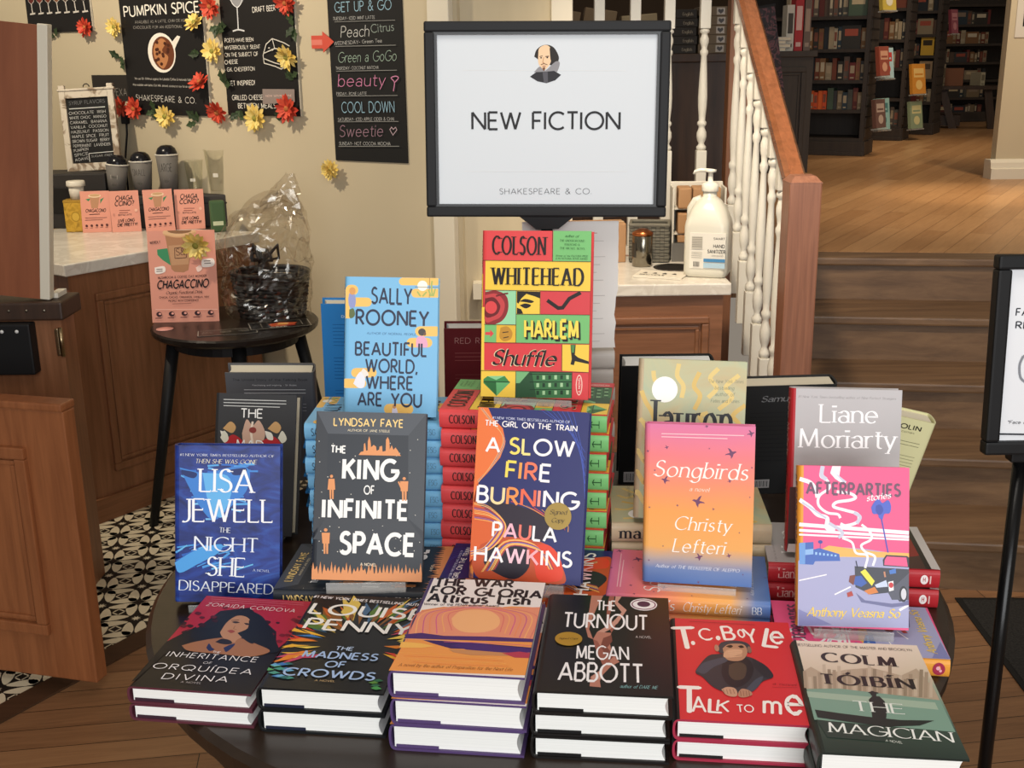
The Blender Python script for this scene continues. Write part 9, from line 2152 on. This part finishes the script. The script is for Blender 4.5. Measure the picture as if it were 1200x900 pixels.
# ------------------------------------------------------------------ things behind the landing rail
for i in range(5):
    o = thing('boxed_game', 'dark box lettered English, %s of the dark pile behind the landing rail' % order(i, 5), 'box', (.742 + .004 * (i % 2), 5.07, 1.5415 + .0355 * (4 - i)), R(1), 'dark boxes piled on the low case'); m = MB(); m.box(-.053, .05, -.05, .10, 0, .035, mat('2a2622', .5), None, .002)
    paint(m, [('T', 'English', .42, .3, .85, .3, .35, 'serif', 'a39a88')], .1, .035, lambda x, y, e: (x - .052, -.0502 - e, y), .0001); m.build('box', o)
for i in range(5):
    o = thing('boxed_game', 'tan box with dark heart, %s of its pile behind the landing rail' % order(i, 5), 'box', (.862 + .003 * (i % 2), 5.07, 1.5415 + .0375 * (4 - i)), R(-1), 'tan boxes piled on the low case'); m = MB(); m.box(-.06, .058, -.05, .10, 0, .037, mat('6a5c4a', .6), None, .002)
    paint(m, [('P', [(.62, .12), (.92, .12), (.92, .88), (.62, .88)], 'a39a90'), ('B', [(.77, .2), (.67, .5), (.7, .75), (.77, .65), (.84, .75), (.87, .5)], '2f2826')], .115, .037, lambda x, y, e: (x - .058, -.0502 - e, y), .0001); m.build('box', o)
for i, (x, w_, hh, tl) in enumerate(((.15, .08, .17, 8), (.245, .07, .18, 10), (.325, .07, .19, 12), (.405, .06, .18, 9), (.565, .15, .16, -4))):
    o = thing('paper_packet', ('%s upright brown paper packet behind the landing rail' % ('leftmost', 'second', 'third', 'fourth')[i]) if i < 4 else 'wide pale bundle of papers behind the landing rail', 'packet', (x, 5.08, 1.5415), 0, 'brown packets on the low case' if i < 4 else None, 0, R(tl))
    m = MB(); m.box(-w_ / 2, w_ / 2, -.04, .05, .012, hh, mat('7c6b54' if i < 4 else '96886c', .7), None, .004)
    m.box(-w_ / 2 + .01, w_ / 2 - .01, -.0415, -.04, .05, .08, mat('98876c' if i < 4 else 'b5a98c', .7)); m.build('packet', o)

# upright books on the end unit
def simple(name, W, H, T, col, loc_, rz, label, group=None, band=None, lying=False, art=None):
    """small book in the distance: cover, spine and pages in one mesh. Upright: spine faces local -y, thickness along x"""
    mt = mat(col, .55); key = (round(W, 3), round(H, 3), round(T, 3), col, str(band), art)
    if key not in simple.cache:
        m = MB(); t = .0025
        m.box(-T / 2, -T / 2 + t, 0, W, 0, H, mt); m.box(T / 2 - t, T / 2, 0, W, 0, H, mt); m.box(-T / 2 + t, T / 2 - t, 0, t, 0, H, mt); m.box(-T / 2 + t, T / 2 - t, t, W - .004, .003, H - .004, PAGE_C)
        if band:
            m.box(-T * .34, T * .34, -.0006, 0, H * .38, H * .82, mat(band, .6)); m.box(-T * .3, T * .3, -.0006, 0, H * .08, H * .16, mat(band, .6))
        if art == 'cover': m.box(-T / 2 - .0006, -T / 2, W * .15, W * .85, H * .55, H * .85, mat(band or 'c9c0b0', .6)); 
        simple.cache[key] = m.build(name).data; o = bpy.data.objects[C.objects[-1].name]
    else: o = bpy.data.objects.new(name, simple.cache[key]); C.objects.link(o)
    o.location = loc_
    o.rotation_euler = (0, 0, rz) if not lying else (0, R(90), rz)
    return tag(o, label, 'book', group)
simple.cache = {}
GP = (1.75, 7.28, .806 + .7355)
for i, (x, w_, T, hh, col, bd) in enumerate(((-.02, .16, .045, .27, 'c9c4b8', '4a4640'), (.033, .16, .05, .32, 'a8282c', 'd8b0a8'), (.085, .17, .04, .30, '6b5a50', 'a08a7a'))):
    simple('book', w_, hh, T, col, (GP[0] + x, GP[1] + .05, GP[2]), R(-3), ('tall white ring bound book on the end unit', 'tall bright red book on the end unit', 'brown book leaning beside the red one on the end unit')[i], None, bd)
for i in range(4):
    o = thing('book', 'white book lying flat on the end unit, %s of the little pile' % order(3 - i, 4), 'book', (GP[0] + .09, GP[1] - .01 - .0, GP[2] + 0.0 + i * .02), R(-8), 'white books lying on the end unit')
    o.location = (GP[0] - .1 + .03 * (i % 2), GP[1] - .005, GP[2] + i * .021); m = MB(); m.box(-.06, .045, 0, .15, 0, .003, mat('b9b6ae', .5)); m.box(-.06, .045, 0, .15, .017, .02, mat('c9c6be', .5)); m.box(-.06, -.057, 0, .15, .003, .017, mat('b9b6ae', .5)); m.box(-.055, .042, .004, .146, .003, .017, PAGE_C); m.build('cover', o)
t = thing('wall_calendar', 'dark floral print hanging on the end unit beside the handrail', 'print', (1.55, 7.255, 1.50), R(0), None, R(-2), R(-9))
m = MB(); FLOR = blotch('floral_print', [(.35, '#1d1a1e'), (.5, '#3a2f35'), (.58, '#7a4a52'), (.66, '#4a3c44'), (.8, '#8a7a78')], 18, 3, .25)
m.box(-.11, .11, -.004, 0, -.45, .30, FLOR, None, .001); m.build('print', t)
m = MB(); m.box(-.115, .115, -.008, .001, .29, .305, BLACK); m.build('hanger', t)

# ------------------------------------------------------------------ books in the bookcases
PAL = ['5a2a26', '6e3a2a', '3a3a3c', '7a6a52', '8a7c66', '4a4a44', '2c3a44', '55453a', '9a8a70', '33302c', '6a2c2a', '4a5a4a', '7c5a3a', '262a30', 'a89c84', '5c5048']
NAMES = {'5a2a26': 'maroon', '6e3a2a': 'rust brown', '3a3a3c': 'charcoal', '7a6a52': 'tan', '8a7c66': 'beige', '4a4a44': 'olive grey', '2c3a44': 'slate blue', '55453a': 'brown', '9a8a70': 'sand', '33302c': 'black', '6a2c2a': 'dark red', '4a5a4a': 'grey green', '7c5a3a': 'ochre brown', '262a30': 'ink blue', 'a89c84': 'cream', '5c5048': 'taupe', 'd0602c': 'orange', 'c8502c': 'orange red'}
rb = random.Random(77)
NTH = ['first', 'second', 'third', 'fourth', 'fifth', 'sixth', 'seventh', 'eighth', 'ninth', 'tenth', 'eleventh', 'twelfth', 'thirteenth', 'fourteenth', 'fifteenth', 'sixteenth', 'seventeenth', 'eighteenth', 'nineteenth', 'twentieth']
def nth(i): return NTH[i] if i < 20 else 'far'
CASE = ['nearest bookcase', 'second bookcase', 'third bookcase', 'far wall bookcase', 'bookcase behind the stand']
SHELF = ['lowest', 'second', 'third', 'fourth', 'fifth', 'sixth', 'seventh']
def fill(ci, shelf, x0, x1, force=None):
    """stand books on one shelf from the right end (x0) leftwards to x1; local x negative"""
    lb, P, yw, W, D, zs = BC[ci]; c_, s_ = math.cos(yw), math.sin(yw)
    hmax = (zs[shelf + 1] - zs[shelf] - .05) if shelf + 1 < len(zs) else .2
    x = x0; i = 0; faced = []
    while x > x1 + .03 and i < 20:
        face = rb.random() < .13
        T = rb.uniform(.022, .045) if not face else min(.13, x - x1); hh = min(hmax, rb.uniform(.72, .97) * hmax) ; col = rb.choice(PAL); W_ = .125
        if force and i in force: face = False; T = .028; hh = hmax * (.8 + .03 * (i % 3)); col = ('d0602c', 'c8502c')[i % 2]
        if x - T < x1: break
        lx, ly = x - T / 2, .03 + rb.uniform(0, .02); px_, py_ = P[0] + c_ * lx - s_ * ly, P[1] + s_ * lx + c_ * ly
        place = '%s from right, %s shelf of %s' % (nth(i), SHELF[shelf], CASE[ci])
        if face:
            o = simple('book', T, hh, .03, col, (px_, py_, zs[shelf] + .0005), yw, '%s book shown cover out, %s' % (NAMES[col], place), 'books on shelves of the upper floor', rb.choice(['b8a888', '8a7a6a', '9a4a3a', 'c9bfa8']), False, 'cover')
            o.rotation_euler = (R(0), 0, yw + R(90)); lx = x; lx2 = x - T
            o.location = (P[0] + c_ * (x - 0) - s_ * .045, P[1] + s_ * (x - 0) + c_ * .045, zs[shelf] + .0005)
        else:
            simple('book', W_, round(hh, 2), round(T, 3), col, (px_, py_, zs[shelf] + .0005), yw, '%s book, %s' % (NAMES[col], place), 'books on shelves of the upper floor', rb.choice([None, '9c8c74', 'b0a48c', '7a4a3a']))
        x -= T + rb.uniform(.0006, .004); i += 1
for sh in (1, 2, 3, 4): fill(0, sh, -.035, -.62, range(7, 12) if sh == 1 else None)
for sh in (0, 2, 3, 4, 5): fill(1, sh, -.035, -.36)
for sh in (1, 3, 4, 5): fill(2, sh, -.17 if sh == 3 else -.035, -.34)
for sh in range(6): fill(3, sh, -.72, -1.26)
for sh in range(6): fill(4, sh, -.035, -.34)
# books displayed on the slatted sides
def side_book(ci, along, z, col, W, H, label, band, turn=0):
    lb, P, yw, Wc, D, zs = BC[ci]; c_, s_ = math.cos(yw), math.sin(yw)
    t = thing('book', label, 'book', (P[0] + c_ * .085 - s_ * along, P[1] + s_ * .085 + c_ * along, z), yw + R(62 + turn), 'books displayed on the slatted case ends', R(-8))
    m = MB(); m.box(-W / 2, W / 2, -.03, 0, 0, H, mat(col, .35), None, .001); m.box(-W / 2 + .004, W / 2 - .002, -.026, -.004, H - .001, H + .0006, PAGE_C)
    paint(m, [('P', [(.12, .55), (.88, .55), (.88, .85), (.12, .85)], band), ('E', .5, .3, .25, .16, band), ('P', [(.2, .62), (.8, .62), (.8, .68), (.2, .68)], col)], W, H, lambda x, y, e: (x - W / 2, -.0301 - e, y), .0003); m.build('cover', t)
    m = MB(); m.box(-W / 2, W / 2, -.04, .012, -.012, -.002, clear('clear_shelf', (.9, .92, .92), .1, .7) if 'clear_shelf' not in bpy.data.materials else bpy.data.materials['clear_shelf']); m.build('clear_ledge', t)
side_book(0, .06, 1.80, 'c9b04a', .15, .2, 'yellow book high on the slatted side of the nearest bookcase', 'e0d8c0')
side_book(0, .06, 1.36, '9a4a36', .14, .2, 'red brown book on the slatted side of the nearest bookcase', 'd8a080', 8)
side_book(0, .20, 1.34, 'b0cdd0', .14, .21, 'pale blue book with red shape on the slatted side of the nearest bookcase', 'c8403c', -4)
side_book(0, .06, 1.00, '6a4a40', .14, .2, 'brown book low on the slatted side of the nearest bookcase', 'b8a090', 8)
side_book(0, .20, .98, '8fb8b0', .14, .22, 'teal book low on the slatted side of the nearest bookcase', '4a7a78', -4)
side_book(1, .08, 1.18, 'd08a2c', .17, .24, 'orange yellow book on the slatted side of the second bookcase', 'e8c070')
side_book(1, .1, .9, '8a9a7a', .17, .22, 'pale green book low on the slatted side of the second bookcase', 'd0c890', 4)
side_book(2, .10, 1.66, '8a4452', .09, .2, 'dark pink book on the slatted side of the third bookcase', 'b87a80')
side_book(2, .10, 1.95, '8a8272', .10, .2, 'tan book high on the slatted side of the third bookcase', 'b0a890')
for z, col, bd, nm in ((1.4835, 'c9a23a', '3a3020', 'mustard'), (1.2835, '9a8468', '5a4a3a', 'pale brown')):
    lb, P, yw, Wc, D, zs = BC[2]; c_, s_ = math.cos(yw), math.sin(yw)
    o = simple('book', .11, .15, .03, col, (P[0] - c_ * .045 - s_ * .05, P[1] - s_ * .045 + c_ * .05, z), yw + R(90), '%s book shown cover out at the right of the third bookcase' % nm, None, bd, False, 'cover')
# reading stand with books
t = thing('reading_stand', 'small dark wooden stand with a slanted leg at the far end of the floor', 'stand', (4.33, 11.2, .806), R(-20))
m = MB(); m.box(-.27, .3, -.15, .2, .36, .39, DARKW); m.build('top', t)
for x, dx in ((-.2, .12), (.2, .06)):
    m = MB(); m.add([(x - .035, -.1, .36), (x + .035, -.1, .36), (x + .035 + dx, -.12, 0), (x - .035 + dx, -.12, 0), (x - .035, .1, .36), (x + .035, .1, .36), (x + .035 + dx, .12, 0), (x - .035 + dx, .12, 0)], [(0, 1, 2, 3), (4, 7, 6, 5), (0, 4, 5, 1), (3, 2, 6, 7), (0, 3, 7, 4), (1, 5, 6, 2)], DARKW); m.build('leg', t)
m = MB(); m.box(-.3, -.02, -.05, .2, .02, .12, DARKW); m.build('lower_box', t)
SB = (4.33, 11.2, .806 + .3905)
simple('book', .16, .2, .03, '9c9078', (SB[0] - .2, SB[1] + .02, SB[2]), R(40), 'pale book standing at the left of the reading stand', None, '6a604c')
simple('book', .2, .16, .05, '8a5a40', (SB[0] - .02, SB[1] + .02, SB[2]), R(70), 'brown book standing in the middle of the reading stand', None, 'c9a888')
simple('book', .14, .12, .05, 'b0a890', (SB[0] + .16, SB[1] + .0, SB[2]), R(20), 'small cream book at the right of the reading stand', None, '77705c')
# notice on the right wall
o = thing('wall_notice', 'framed black photograph on a white sheet at the top right on the beige wall', 'notice', (2.92, 6.798, 1.6)); m = MB(); m.box(-.04, .25, -.003, 0, .0, .4, mat('cfc8bb', .6)); m.box(.0, .2, -.005, -.003, .06, .3, mat('1c1a19', .4)); m.box(.02, .1, -.0055, -.005, .07, .085, mat('9a948a', .5)); m.build('sheet', o)
